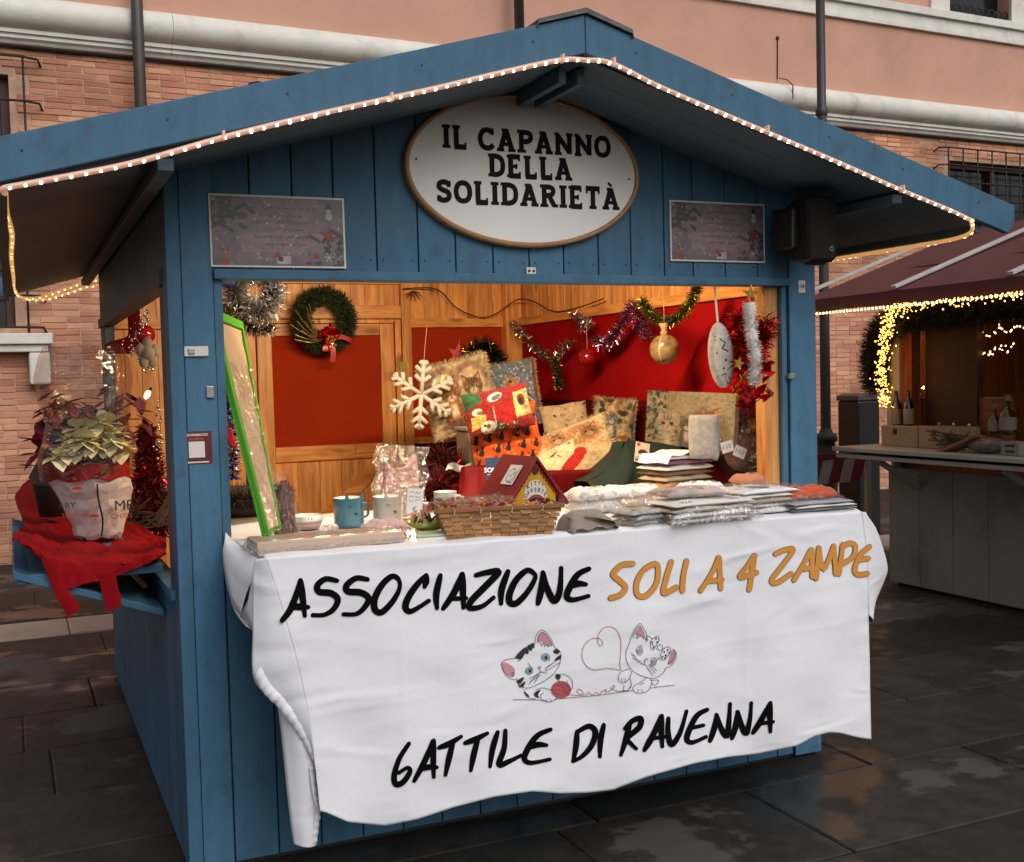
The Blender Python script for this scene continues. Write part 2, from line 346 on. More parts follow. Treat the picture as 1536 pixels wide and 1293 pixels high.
# ------------------------------------------------------------------ materials
M = {}
BLUE = '5f85a2'
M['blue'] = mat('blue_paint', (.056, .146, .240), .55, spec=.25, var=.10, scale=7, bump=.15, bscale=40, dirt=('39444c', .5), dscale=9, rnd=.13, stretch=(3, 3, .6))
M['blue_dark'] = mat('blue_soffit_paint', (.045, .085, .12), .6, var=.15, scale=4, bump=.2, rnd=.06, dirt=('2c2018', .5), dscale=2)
M['screw'] = mat('screw_head', '1a2026', .6)
M['lead'] = mat('lead_cap', '55585a', .6, .3, dirt=('a0a09a', .5), dscale=14, bump=.5)
M['pine'] = wood('varnished_pine', 'f2b26c', 'c07a3a', .38)
M['pine_x'] = wood('varnished_pine_beam', 'f0ae64', 'bb7230', .38, axis='x')
M['pine_y'] = wood('varnished_pine_side_beam', 'eeaa5c', 'ba702e', .38, axis='y')
M['panel_o'] = mat('rust_red_panel', 'a03010', .85, spec=.12, var=.08, scale=3, bump=.1, bscale=20)
M['panel_r'] = mat('bright_red_felt', '96090c', .95, var=.07, scale=6, bump=.15, bscale=180, spec=.1)
M['panel_d'] = mat('dark_red_cloth', '55080a', .95, spec=.1, var=.15, scale=5, bump=.3, bscale=20)
M['white'] = mat('white_board', 'e8e6e2', .45, var=.03, scale=3)
M['tan'] = mat('oval_rim', 'a0784c', .5, var=.1)
M['ink'] = mat('sign_ink', '18181c', .7, var=.02, spec=.15)
M['black'] = mat('black_plastic', '0e0e10', .45, var=.1, bump=.15, bscale=200)
M['metal'] = mat('galvanised', '9a9a96', .35, .8, var=.15, scale=20)
M['paper'] = mat('paper', 'd8d4cc', .6, var=.03)
M['cloth'] = None
# cloth material: white cotton with fine creases
def cloth_mat(name, col, crease=.5, scale=1.0):
    m, t, b = nodes(name); L = t.links; N = t.nodes; c = lin(col)
    b.inputs['Base Color'].default_value = (*c, 1); b.inputs['Roughness'].default_value = .85; b.inputs['Sheen Weight'].default_value = .15; b.inputs['Specular IOR Level'].default_value = .25
    tc = N.new('ShaderNodeTexCoord')
    mp = N.new('ShaderNodeMapping'); mp.inputs['Scale'].default_value = (3*scale, 3*scale, 9*scale); mp.inputs['Rotation'].default_value = (0, .5, 0); L.new(tc.outputs['Object'], mp.inputs[0])
    n = N.new('ShaderNodeTexNoise'); n.noise_type = 'RIDGED_MULTIFRACTAL'; n.inputs['Scale'].default_value = 1.1; n.inputs['Detail'].default_value = 4; n.inputs['Distortion'].default_value = .8; L.new(mp.outputs[0], n.inputs['Vector'])
    n2 = N.new('ShaderNodeTexNoise'); n2.inputs['Scale'].default_value = 26*scale; n2.inputs['Detail'].default_value = 5; L.new(tc.outputs['Object'], n2.inputs['Vector'])
    ad = N.new('ShaderNodeMath'); ad.operation = 'MULTIPLY_ADD'; ad.inputs[1].default_value = .7; L.new(n.outputs[0], ad.inputs[0])
    n3 = N.new('ShaderNodeMath'); n3.operation = 'MULTIPLY'; n3.inputs[1].default_value = .16; L.new(n2.outputs[0], n3.inputs[0]); L.new(n3.outputs[0], ad.inputs[2])
    bp = N.new('ShaderNodeBump'); bp.inputs['Strength'].default_value = crease; bp.inputs['Distance'].default_value = .02; L.new(ad.outputs[0], bp.inputs['Height']); L.new(bp.outputs[0], b.inputs['Normal'])
    return m
M['cloth'] = cloth_mat('white_cotton', 'e6e7ec', .6)

# ================================================================== ground
GND = None
def build_ground():
    m, t, b = nodes('wet_stone_paving'); L = t.links; N = t.nodes
    tc = N.new('ShaderNodeTexCoord'); oi = N.new('ShaderNodeObjectInfo'); gi = N.new('ShaderNodeNewGeometry')
    n = N.new('ShaderNodeTexNoise'); n.inputs['Scale'].default_value = 7; n.inputs['Detail'].default_value = 9; n.inputs['Roughness'].default_value = .65
    L.new(gi.outputs['Position'], n.inputs['Vector'])
    cr = N.new('ShaderNodeValToRGB'); e = cr.color_ramp.elements; e[0].position = .3; e[0].color = (.016, .0145, .013, 1); e[1].position = .75; e[1].color = (.046, .041, .036, 1); L.new(n.outputs[0], cr.inputs[0])
    m2 = N.new('ShaderNodeMapRange'); m2.inputs[3].default_value = .75; m2.inputs[4].default_value = 1.3; L.new(oi.outputs['Random'], m2.inputs[0])
    vm = N.new('ShaderNodeVectorMath'); vm.operation = 'SCALE'; L.new(cr.outputs[0], vm.inputs[0]); L.new(m2.outputs[0], vm.inputs['Scale']); 
    pp = N.new('ShaderNodeTexNoise'); pp.inputs['Scale'].default_value = 1.0; pp.inputs['Detail'].default_value = 6; pp.inputs['Roughness'].default_value = .6; pm = N.new('ShaderNodeMapping'); pm.inputs['Location'].default_value = (3.7, 1.2, 0); L.new(gi.outputs['Position'], pm.inputs[0]); L.new(pm.outputs[0], pp.inputs['Vector'])
    pq = N.new('ShaderNodeMapRange'); pq.inputs[1].default_value = .575; pq.inputs[2].default_value = .60; pq.inputs[4].default_value = .75; L.new(pp.outputs[0], pq.inputs[0])
    pmx = N.new('ShaderNodeMixRGB'); pmx.inputs[2].default_value = (.092, .092, .090, 1); L.new(pq.outputs[0], pmx.inputs[0]); L.new(vm.outputs[0], pmx.inputs[1])
    L.new(pmx.outputs[0], b.inputs['Base Color'])
    # puddles and damp patches: broad noise drives the gloss
    p = N.new('ShaderNodeTexNoise'); p.inputs['Scale'].default_value = 1.35; p.inputs['Detail'].default_value = 4; p.inputs['Roughness'].default_value = .55; L.new(gi.outputs['Position'], p.inputs['Vector'])
    pr = N.new('ShaderNodeMapRange'); pr.inputs[1].default_value = .555; pr.inputs[2].default_value = .60; L.new(p.outputs[0], pr.inputs[0])
    rr = N.new('ShaderNodeMapRange'); rr.inputs[3].default_value = .55; rr.inputs[4].default_value = .26; L.new(pr.outputs[0], rr.inputs[0]); L.new(rr.outputs[0], b.inputs['Roughness'])
    sp = N.new('ShaderNodeMapRange'); sp.inputs[3].default_value = .25; sp.inputs[4].default_value = .6; L.new(pr.outputs[0], sp.inputs[0]); L.new(sp.outputs[0], b.inputs['Specular IOR Level'])
    bs = N.new('ShaderNodeMapRange'); bs.inputs[3].default_value = .55; bs.inputs[4].default_value = .06; L.new(pr.outputs[0], bs.inputs[0])
    bp = N.new('ShaderNodeBump'); bp.inputs['Distance'].default_value = .012; L.new(bs.outputs[0], bp.inputs['Strength']); L.new(n.outputs[0], bp.inputs['Height']); L.new(bp.outputs[0], b.inputs['Normal'])
    M['paving'] = m
    M['soil'] = mat('paving_bed', '1e1a17', .8, var=.3, scale=12, bump=.4)
    g = MB(); g.add([(-80, -60, -.012), (90, -60, -.012), (90, 110, -.012), (-80, 110, -.012)], [(0, 1, 2, 3)])
    G = struct(g.build('ground', M['soil']))
    # slabs as single stones, long side along x, staggered
    q = random.Random(5); var = []
    def slab_mesh(w_, d_, seed):
        r = random.Random(seed); mb = MB(); h = .006
        xs = [-w_/2+.004, w_/2-.004]; j = lambda: r.uniform(-.003, .005)
        a = [(xs[0]+j(), -d_/2+.004+j()), (xs[1]+j(), -d_/2+.004+j()), (xs[1]+j(), d_/2-.004+j()), (xs[0]+j(), d_/2-.004+j())]
        i_ = [(x*.985, y*.975) for x, y in a]
        mb.add([(x, y, -.012) for x, y in a]+[(x, y, h-.005) for x, y in a]+[(x, y, h+r.uniform(-.001, .001)) for x, y in i_],
               [(0,1,5,4), (1,2,6,5), (2,3,7,6), (3,0,4,7), (4,5,9,8), (5,6,10,9), (6,7,11,10), (7,4,8,11), (8,9,10,11)])
        return mb.mesh('slab', M['paving'])
    sizes = [.95, 1.1, .8, 1.25]; meshes = {s: [slab_mesh(s, .62, 10*k+int(s*100)) for k in range(2)] for s in sizes}
    y = -3.3; row = 0; cnt = 0
    while y < 7.3:
        if abs(y+.31-4.42) < .45:
            if row != -99: pass
        x = -5.0+q.uniform(-.6, 0)
        while x < 8.6:
            s_ = q.choice(sizes); cx = x+s_/2; cy = y+.31
            x += s_
            if 3.98 < cy < 4.9: continue
            # keep only slabs in or near the view
            d = Vector((cx, cy, 0))-CAM; dep = d.dot(Fv)
            if dep < .8 or abs(d.dot(Rv))/dep > .75: continue
            o = link('slab', q.choice(meshes[s_]), G, loc=(cx, cy, q.uniform(-.0015, .0015))); o.rotation_euler = (q.uniform(-.0012, .0012), q.uniform(-.0012, .0012), 0); cnt += 1
        y += .62; row += 1
    M['kerb'] = mat('pale_stone_kerb', 'b3a498', .55, var=.15, scale=6, bump=.3, dirt=('5a4c42', .5))
    x = -6
    while x < 9:
        l = q.uniform(1.1, 1.6); mb = MB().box(-l/2+.003, l/2-.003, -.27, .27, -.012, .012); mb.build('kerb_stone', M['kerb'], G, bevel=.006, loc=(x+l/2, 4.43, 0)); x += l
    return G
build_ground()

# ================================================================== palazzo behind
FA = math.atan(.04); FO = Vector((0, 7.70, 0))
fdir = Vector((math.cos(FA), math.sin(FA), 0)); fn = Vector((-math.sin(FA), math.cos(FA), 0))
def fac(px, py, dep=0):
    "photo pixel -> local (x, z) on the facade plane pushed dep metres forward"
    d = Fv+Rv*((px-PCX)/FP)-Uv*((py-PCY)/FP); t = ((FO-CAM).dot(fn)-dep)/d.dot(fn); p = CAM+d*t-FO
    return p.dot(fdir), p.z
def build_palazzo():
    M['mortar'] = mat('old_mortar', 'c09a80', .9, var=.2, scale=9, bump=.6, bscale=40, dirt=('8a705c', .5), dscale=2)
    # bricks: colour by piece, from yellow through rose to brown
    m, t, b = nodes('old_brick'); L = t.links; N = t.nodes
    oi = N.new('ShaderNodeObjectInfo'); gi = N.new('ShaderNodeNewGeometry'); ad = N.new('ShaderNodeMath'); ad.operation = 'ADD'; L.new(oi.outputs['Random'], ad.inputs[0]); L.new(gi.outputs['Random Per Island'], ad.inputs[1])
    fr = N.new('ShaderNodeMath'); fr.operation = 'FRACT'; L.new(ad.outputs[0], fr.inputs[0])
    cr = N.new('ShaderNodeValToRGB'); el = cr.color_ramp.elements; el[0].color = (*lin('a8705a'), 1); el[1].color = (*lin('c89070'), 1)
    for p, c in ((.2, 'b57c64'), (.45, 'c0886c'), (.6, 'bd8a6c'), (.75, 'cb9a78'), (.9, 'b27860')):
        x = el.new(p); x.color = (*lin(c), 1)
    L.new(fr.outputs[0], cr.inputs[0])
    n = N.new('ShaderNodeTexNoise'); n.inputs['Scale'].default_value = 1.1; n.inputs['Detail'].default_value = 7; L.new(gi.outputs['Position'], n.inputs['Vector'])
    mr = N.new('ShaderNodeMapRange'); mr.inputs[1].default_value = .3; mr.inputs[2].default_value = .7; mr.inputs[3].default_value = .72; mr.inputs[4].default_value = 1.42; L.new(n.outputs[0], mr.inputs[0])
    vm = N.new('ShaderNodeVectorMath'); vm.operation = 'SCALE'; L.new(cr.outputs[0], vm.inputs[0]); L.new(mr.outputs[0], vm.inputs['Scale'])
    L.new(vm.outputs[0], b.inputs['Base Color']); b.inputs['Roughness'].default_value = .9
    bn = N.new('ShaderNodeTexNoise'); bn.inputs['Scale'].default_value = 45; L.new(gi.outputs['Position'], bn.inputs['Vector']); bp = N.new('ShaderNodeBump'); bp.inputs['Strength'].default_value = .5; bp.inputs['Distance'].default_value = .008
    L.new(bn.outputs[0], bp.inputs['Height']); L.new(bp.outputs[0], b.inputs['Normal']); M['brick'] = m
    M['pink'] = mat('salmon_plaster', (.60, .33, .24), .85, var=.07, scale=1.2, bump=.2, bscale=40, dirt=('a87c68', .4), dscale=.9)
    M['stone'] = mat('white_istrian_stone', 'dedad2', .6, var=.08, scale=4, bump=.3, bscale=30, dirt=('8c8278', .5), dscale=2.2)
    M['glassdark'] = mat('dark_window_glass', '15161a', .12, var=.1)
    M['iron'] = mat('window_iron', '2c2826', .6, .3, var=.2)
    M['pipe'] = mat('grey_downpipe', '4b4542', .5, .2, var=.12, scale=5)
    P = thing('palazzo', 'long brick and salmon pink palazzo standing behind the market stalls', 'building', FO, (0, 0, FA))
    # openings (x0, x1, z0, z1)
    wl = (-2.1, fac(22, 150)[0], 2.55+.55, fac(20, 92)[1]-.35)
    lx = fac(0, 500); 
    wA = (-1.75, fac(14, 150)[0], 3.05, fac(14, 112)[1])            # left grilled window, high
    wB = (-1.9, fac(24, 480)[0], fac(10, 500)[1]+.05, fac(10, 430)[1]+.35)  # left low window over the sill
    xr = fac(1422, 240); wC = (xr[0], xr[0]+2.0, 3.0, xr[1])        # right grilled window
    wD = (fac(1420, 20)[0], fac(1512, 20)[0], 6.40, 7.6)
    holes = [wA, wB, wC]
    x0, x1, zc = -7.0, 17.0, 4.92
    def wallbits(mb, xa, xb, za, zb, hs, y0, y1):
        xs = sorted({xa, xb, *[h[0] for h in hs], *[h[1] for h in hs]}); zs = sorted({za, zb, *[h[2] for h in hs], *[h[3] for h in hs]})
        for i in range(len(xs)-1):
            for j in range(len(zs)-1):
                cx, cz = (xs[i]+xs[i+1])/2, (zs[j]+zs[j+1])/2
                if any(h[0] < cx < h[1] and h[2] < cz < h[3] for h in hs): continue
                mb.box(xs[i], xs[i+1], y0, y1, zs[j], zs[j+1])
    w_ = MB(); wallbits(w_, x0, x1, -.2, zc, holes, .002, .5); wl_o = w_.build('brick_wall', M['mortar'], P)
    w2 = MB(); wallbits(w2, x0, x1, zc, 13, [wD], -.02, .5); w2.build('plaster_wall', M['pink'], P)
    # bricks
    q = random.Random(3); BL, BH = .235, .0585; allb = []
    z = .02; row = 0
    while z < zc-.10:
        x = x0+(row % 2)*BL/2
        while x < 15:
            l = BL-.009 if q.random() > .2 else BL/2-.009
            cx, cz = x+l/2, z+BH/2-.005
            if not any(h[0]-.02 < cx+l/2 and cx-l/2 < h[1]+.02 and h[2]-.02 < cz+BH/2 and cz-BH/2 < h[3]+.02 for h in holes): allb.append((cx, cz, l))
            x += l+.009
        z += BH; row += 1
    def pix(cx, cz):
        p = FO+fdir*cx+Vector((0, 0, cz))-CAM; d = p.dot(Fv); return PCX+FP*p.dot(Rv)/d, PCY-FP*p.dot(Uv)/d, d
    vis = []; rest = []
    for bk in allb:
        a, c, d = pix(bk[0], bk[1])
        roofy = 215-(a*.178) if a < 880 else 40+(a-880)*.43
        seen = -10 < a < 1545 and -10 < c < 860 and ((a < 640 and c < roofy+10 and c > 60) or (a < 150 and c > 440) or (1236 < a < 1310 and 380 < c < 700) or (a > 1240 and c > 150 and c < 240+(a-1240)*.4))
        near = -250 < a < 1800 and -60 < c < 900
        if seen: vis.append((-bk[2]/d, bk))
        elif near: rest.append(bk)
        elif bk[0] < 4 and q.random() < 1: rest.append(bk)
    vis.sort(key=lambda t: t[0]); rest += [b_ for _, b_ in vis[300:]]
    meshes = {}
    def bmesh_(l, k):
        r = random.Random(k*7+int(l*1000)); j = lambda a: r.uniform(-a, a); h = BH/2-.0035; mb = MB()
        f = [(-l/2+j(.004), -h+j(.002)), (l/2+j(.004), -h+j(.002)), (l/2+j(.004), h+j(.002)), (-l/2+j(.004), h+j(.002))]
        mb.add([(x, .02, z) for x, z in f]+[(x, -.000+j(.0015), z) for x, z in f]+[(x*.97, -.005+j(.002), z*.85) for x, z in f],
               [(0,1,5,4), (1,2,6,5), (2,3,7,6), (3,0,4,7), (4,5,9,8), (5,6,10,9), (6,7,11,10), (7,4,8,11), (8,9,10,11)]); return mb
    for _, (cx, cz, l) in vis[:300]:
        k = q.randrange(4); key = (round(l, 3), k)
        if key not in meshes: meshes[key] = bmesh_(l, k).mesh('brick', M['brick'])
        link('brick', meshes[key], wl_o, loc=(cx, q.uniform(-.004, .004), cz))
    tmpl = {(round(l, 3), k): bmesh_(l, k) for l in (BL-.009, BL/2-.009) for k in range(4)}
    mb = MB()
    for cx, cz, l in rest:
        k = q.randrange(4); tm = tmpl[(round(l, 3), k)]; dy = q.uniform(-.004, .004); o = len(mb.v)
        mb.v += [(v[0]+cx, v[1]+dy, v[2]+cz) for v in tm.v]; mb.f += [tuple(i+o for i in f) for f in tm.f]; mb.m += tm.m
    mb.build('brick', M['brick'], wl_o, kind='stuff')
    # stone torus cornice with fillets below, cut in lengths
    zt = 5.22; xx = x0; k = 0
    while xx < x1:
        l = [2.6, 3.1, 2.4, 2.9][k % 4]; k += 1
        prof = [(.0, zt), (-.03, zt)]+[(-.03-.15*math.sin(a), zt-.15+.15*math.cos(a)) for a in [math.pi*i/10 for i in range(1, 10)]]+[(-.05, zt-.30), (-.07, zt-.305), (-.07, zt-.34), (-.045, zt-.345), (-.045, zt-.38), (-.02, zt-.40), (0.0, zt-.43)]
        mb = MB(); a, b_ = xx+.002, xx+l-.002
        mb.grid([[(a, y, z) for y, z in prof], [(b_, y, z) for y, z in prof]])
        mb.add([(a, y, z) for y, z in prof], [tuple(range(len(prof)-1, -1, -1))]); mb.add([(b_, y, z) for y, z in prof], [tuple(range(len(prof)))])
        o = mb.build('cornice_stone', M['stone'], P); xx += l
        me = o.data
        for pl in me.polygons: pl.use_smooth = 1 < (pl.index % 99) < 10
    mb = MB().tube([(x0, -.03, zt-.45), (3, -.035, zt-.455), (8, -.03, zt-.46), (x1, -.03, zt-.45)], .02, 6); mb.build('cable', M['iron'], P)
    # upper string course and window
    zs = 6.16; mb = MB().box(x0, x1, -.07, -.02, zs, zs+.055); mb.build('string_course', M['stone'], P)
    MB().box(x0, x1, -.05, -.021, zs+.058, zs+.20).build('string_course', M['stone'], P)
    MB().box(x0, x1, -.10, -.022, zs+.203, zs+.30).build('string_course', M['stone'], P)
    fw = MB(); a, b_, c, d = wD
    fr_ = [(a-.35, a-.003, -.06, -.021, c, d), (b_+.003, b_+.35, -.06, -.021, c, d)]
    fw.box(*fr_[0]); wo_ = fw.build('window', M['stone'], P); MB().box(*fr_[1]).build('frame', M['stone'], wo_); MB().box(a, b_, .18, .22, c, d).build('pane', M['glassdark'], wo_)
    ir = MB()
    for i in range(9):
        cx = a+.06+i*(b_-a-.12)/8
        for s_ in (-1, 1):
            pts = [(cx+s_*.075*math.cos(t)*(1-t/9), -.0, c+.14+.09*math.sin(t)*(1-t/9)) for t in [j*.7 for j in range(11)]]; ir.tube(pts, .009, 5)
    ir.tube([(a, 0, c+.03), (b_, 0, c+.03)], .011, 5); ir.build('railing', M['iron'], wo_)
    # grilled windows
    def grille(h, nx, nz, out=.12, hook=True, ext=.12):
        a, b_, c, d = h; f = MB(); f.box(a, b_, .20, .24, c, d); o = f.build('window', M['glassdark'], P)
        fr = MB(); fr.box(a, a+.07, .12, .2, c, d); fr.box(b_-.07, b_, .12, .2, c, d); fr.box(a+.07, b_-.07, .12, .2, d-.08, d); fr.box((a+b_)/2-.04, (a+b_)/2+.04, .12, .2, c, d-.08); fr.build('frame', M['woodbrown'], o)
        g = MB()
        for i in range(nx+1): x = a-ext+(b_-a+2*ext)*i/nx; g.tube([(x, -out, c-.1), (x, -out, d+.14)], .011, 6)
        for j in range(nz+1):
            z = c+(d-c+.14)*j/nz
            g.tube([(a-ext-.16, -.0, z-.05), (a-ext-.13, -out*.6, z), (a-ext, -out-.015, z), (b_+ext, -out-.015, z), (b_+ext+.13, -out*.6, z), (b_+ext+.16, 0, z-.05)], .011, 6)
        g.build('grille', M['iron'], o, smooth=True)
    M['woodbrown'] = mat('brown_window_wood', '4a2c22', .6, var=.2)
    grille(wA, 7, 4); grille(wB, 6, 3, ext=.1); grille(wC, 8, 7)
    # sill with brackets at the left
    zx, zz = fac(78, 500, .12); sl = MB(); sl.box(-2.6, zx, -.20, -.01, zz-.10, zz); sl.box(-2.6, zx-.04, -.16, -.01, zz-.17, zz-.101); so = sl.build('window_sill', M['stone'], P, bevel=.01)
    for bx in (fac(58, 540)[0], fac(58, 540)[0]-1.6):
        MB().box(bx-.09, bx+.09, -.15, -.01, zz-.47, zz-.171).build('sill_bracket', M['stone'], P, bevel=.02)
    # downpipes
    for px_, py_, ztop, zbot in ((208, 100, 9, 0.2), (776, 15, 9, 5.25)):
        lx_, _ = fac(px_, py_, .2); mb = MB().tube([(lx_, -.24, zbot), (lx_, -.24, ztop)], .055, 12)
        po = mb.build('downpipe', M['pipe'], P, smooth=True)
        for zz_ in ([4.0, 6.6] if zbot < 1 else [5.9, 7.5]): MB().tube([(lx_, -.24, zz_), (lx_, -.24, zz_+.05)], .064, 12).build('pipe_collar', M['pipe'], P)
    # small dark iron bracket over the hut roof, wire and hook on the plaster
    hx, hz = fac(370, 125, .2); MB().tube([(hx, 0, hz-.12), (hx, -.18, hz-.08), (hx+.03, -.2, hz), (hx+.12, -.2, hz+.02), (hx+.3, -.2, hz-.01)], .014, 6).build('iron_bracket', M['iron'], P)
    ax, az = fac(1164, 58); bx, bz = fac(1164, 118); mb = MB().tube([(ax, -.03, az), (bx, -.03, bz), (bx+.03, -.17, bz-.05), (bx+.1, -.2, bz-.12), (bx+.12, -.17, bz-.28)], .008, 5); mb.ball((ax, -.03, az), .025, 8); mb.build('wire', M['woodbrown'], P)
build_palazzo()

# ================================================================== the hut
W = 2.557; D = 2.86; RX = 1.278; SL = .285
FY = -.462
def ztop(x): return 2.768-SL*abs(x-RX)
def zund(x): return 2.640-SL*abs(x-RX)       # underside of the roof deck
HUT = thing('market_hut', 'large blue painted wooden Christmas market hut with open front and oval sign', 'market hut')
def build_hut():
    H = HUT
    XB = [.133,.272,.412,.552,.699,.849,.988,1.131,1.273,1.413,1.558,1.698,1.845,1.975,2.123,2.278,2.424]
    g = .0025
    # gable planks
    for i in range(16):
        a, b = XB[i]+g, XB[i+1]-g; ins = [a, b]
        poly = [(a, 1.98), (b, 1.98), (b, zund(b)+.005)]+([(RX, zund(RX)+.005)] if a < RX < b else [])+[(a, zund(a)+.005)]
        MB().prism(poly, .0, .022).build('plank', M['blue'], H, bevel=.002)
        for x in (a+.02, b-.02): MB().tube([(x, -.0015, 2.02), (x, .002, 2.02)], .0035, 8).build('screw', M['screw'], H)
    MB().prism([(.133, 1.99), (2.42, 1.99), (2.42, zund(2.42)+.004), (RX, zund(RX)+.004), (.133, zund(.133)+.004)], .0235, .030).build('added_backing', M['blue_dark'], H)  # added unseen board, keeps inside light from showing between the gable planks
    # posts: corner boards
    for x0, x1 in ((0, .045), (.047, .145)):
        MB().prism([(x0, .02), (x1, .02), (x1, zund(x1)+.004), (x0, zund(x0)+.004)], -.004 if x0 else -.008, .09).build('post_board', M['blue'], H, bevel=.003)
    MB().prism([(2.426, .02), (W, .02), (W, zund(W)+.004), (2.426, zund(2.426)+.004)], -.006, .09).build('post_board', M['blue'], H, bevel=.003)
    # lintel, jambs, sill
    MB().box(.147, 2.418, -.022, .06, 1.947, 1.979).build('lintel', M['blue'], H, bevel=.003)
    MB().box(.147, .175, .004, .09, 1.02, 1.946).build('jamb', M['blue'], H, bevel=.002)
    MB().box(2.395, 2.418, .004, .09, 1.02, 1.946).build('jamb', M['blue'], H, bevel=.002)
    MB().box(2.330, 2.394, .03, .10, 1.02, 1.946).build('inner_post', M['pine'], H, bevel=.003)
    # lower front boards
    x = .148
    while x < 2.40:
        b = min(x+.146, 2.418); MB().box(x+g, b-g, .0, .022, .03, 1.06).build('plank', M['blue'], H, bevel=.002); x = b
    MB().box(.148, 2.418, .0235, .029, .03, 1.05).build('added_backing', M['blue_dark'], H)  # added behind the lower planks to block lamp light leaking out
    MB().box(.0, W, .091, .096, .03, .05).build('added_backing', M['blue_dark'], H)
    MB().box(.01, 2.55, .031, .06, 0, .10).build('plinth', M['screw'], H)
    # left side wall: boards below and above the side window, jamb posts
    y = .092; ys = []
    while y < D-.01:
        b = min(y+.145, D); ys.append((y, b)); y = b
    wy0, wy1, wz0, wz1 = .20, 2.60, .93, 1.955
    for a, b in ys:
        MB().box(.0, .022, a+g, b-g, .03, wz0-.03).build('side_plank', M['blue'], H, bevel=.002)
        MB().box(.0, .022, a+g, b-g, wz1+.03, zund(0)-.012).build('side_plank', M['blue'], H, bevel=.002)
    MB().box(-.012, .05, .092, D, wz1-.02, wz1+.03).build('window_rail', M['blue_dark'], H, bevel=.003)
    MB().box(-.012, .05, .092, D, wz0-.03, wz0).build('window_rail', M['blue'], H, bevel=.003)
    MB().box(.001, .05, .092, wy0, wz0+.001, wz1-.021).build('window_jamb', M['blue_dark'], H, bevel=.003)
    MB().box(.001, .05, wy1, D, wz0+.001, wz1-.021).build('window_jamb', M['blue_dark'], H, bevel=.003)
    # right outer wall and back outer wall
    for a, b in ys: MB().box(W-.022, W, a+g, b-g, .03, zund(W)-.012).build('side_plank', M['blue'], H, bevel=.002)
    x = .0
    while x < W-.01:
        b = min(x+.15, W); xm = x+.001
        pts = [(x+g, .03), (b-g, .03), (b-g, zund(b)-.01)]+([(RX, zund(RX)-.01)] if x < RX < b else [])+[(x+g, zund(x)-.01)]
        MB().prism(pts, D+.001, D+.022).build('rear_plank', M['blue'], H); x = b
    # floor
    MB().box(.03, W-.03, .07, D-.01, .04, .08).build('hut_floor', M['pine_x'], H)
    # roof deck (two slopes), purlins, fascias, ridge
    def slope(xa, xb, y0, y1, za, th, nm, mt, bev=0):
        poly = [(xa, za(xa)), (xb, za(xb)), (xb, za(xb)+th), (xa, za(xa)+th)]
        return MB().prism(poly, y0, y1).build(nm, mt, H, bevel=bev)
    XL, XR = -.45, 2.99; YB = 3.30
    yy = FY+.03
    nb = 25
    for i in range(nb):                       # boards of the soffit, running down the slope
        a = yy+(YB-yy)*i/nb; b = yy+(YB-yy)*(i+1)/nb
        for xa, xb in ((XL, RX-.001), (RX+.001, XR)):
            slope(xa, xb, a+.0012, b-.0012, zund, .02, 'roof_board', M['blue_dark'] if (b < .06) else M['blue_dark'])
    for xa, xb in ((XL-.01, RX), (RX+.0, XR+.01)): slope(xa, xb, yy, YB, lambda x: zund(x)+.023, .018, 'roofing_felt', M['lead'])
    # bargeboards
    for sgn, xe in ((-1, -.60), (1, 3.165)):
        xe2 = xe
        pts = [(RX, ztop(RX)-.122), (RX, ztop(RX)), (xe2, ztop(xe2)), (xe2, ztop(xe2)-.07), (xe2-sgn*.035, ztop(xe2-sgn*.035)-.118)]
        pts = pts if sgn < 0 else pts[::-1]
        pts = [(x+sgn*.001 if abs(x-RX) < .01 else x, z) for x, z in pts]
        MB().prism(pts[::-1], FY, FY+.028).build('bargeboard', M['blue'], H, bevel=.003)
        for t in (.1, .3, .52, .7, .9):
            x = RX+sgn*abs(xe-RX)*t; MB().tube([(x, FY-.0012, ztop(x)-.05), (x, FY+.002, ztop(x)-.05)], .004, 8).build('screw', M['screw'], H)
        pts = [(RX+sgn*.001, ztop(RX)-.122), (RX+sgn*.001, ztop(RX)-.01), (xe, ztop(xe)-.01), (xe, ztop(xe)-.118)]
        MB().prism(pts, YB, YB+.028).build('bargeboard', M['blue'], H)
    # eave boards along the sides
    MB().box(XL-.03, XL-.002, FY+.03, YB-.001, zund(XL)-.03, zund(XL)+.05).build('eave_board', M['blue_dark'], H, bevel=.003)
    MB().box(XR+.002, XR+.03, FY+.03, YB-.001, zund(XR)-.03, zund(XR)+.05).build('eave_board', M['blue_dark'], H, bevel=.003)
    # lead ridge cap, folded at the front
    c = MB(); yb = FY-.012
    for sgn in (-1, 1):
        a = RX+sgn*.17; poly = [(RX, ztop(RX)+.004), (RX, ztop(RX)+.020), (a, ztop(a)+.016), (a+sgn*.004, ztop(a)-.012), (a, ztop(a)+.002)]
        c.prism(poly if sgn > 0 else poly[::-1], yb, YB+.03)
    c.build('ridge_cap', M['lead'], H)
    # ridge beam and side purlins under the overhang
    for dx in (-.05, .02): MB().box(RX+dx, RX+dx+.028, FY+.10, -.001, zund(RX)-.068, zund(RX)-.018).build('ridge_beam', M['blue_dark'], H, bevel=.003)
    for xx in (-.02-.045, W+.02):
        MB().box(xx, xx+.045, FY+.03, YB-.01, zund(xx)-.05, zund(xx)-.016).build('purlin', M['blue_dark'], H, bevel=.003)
    # rafters inside
    for yr in (.5, 1.45, 2.4):
        for xa, xb in ((.03, RX-.03), (RX+.03, W-.03)):
            poly = [(xa, zund(xa)-.075), (xb, zund(xb)-.075), (xb, zund(xb)-.002), (xa, zund(xa)-.002)]
            MB().prism(poly, yr, yr+.05).build('rafter', M['pine_x'], H)
    # ---- inside: back wall
    yb = D-.022
    x = .03
    q = random.Random(2)
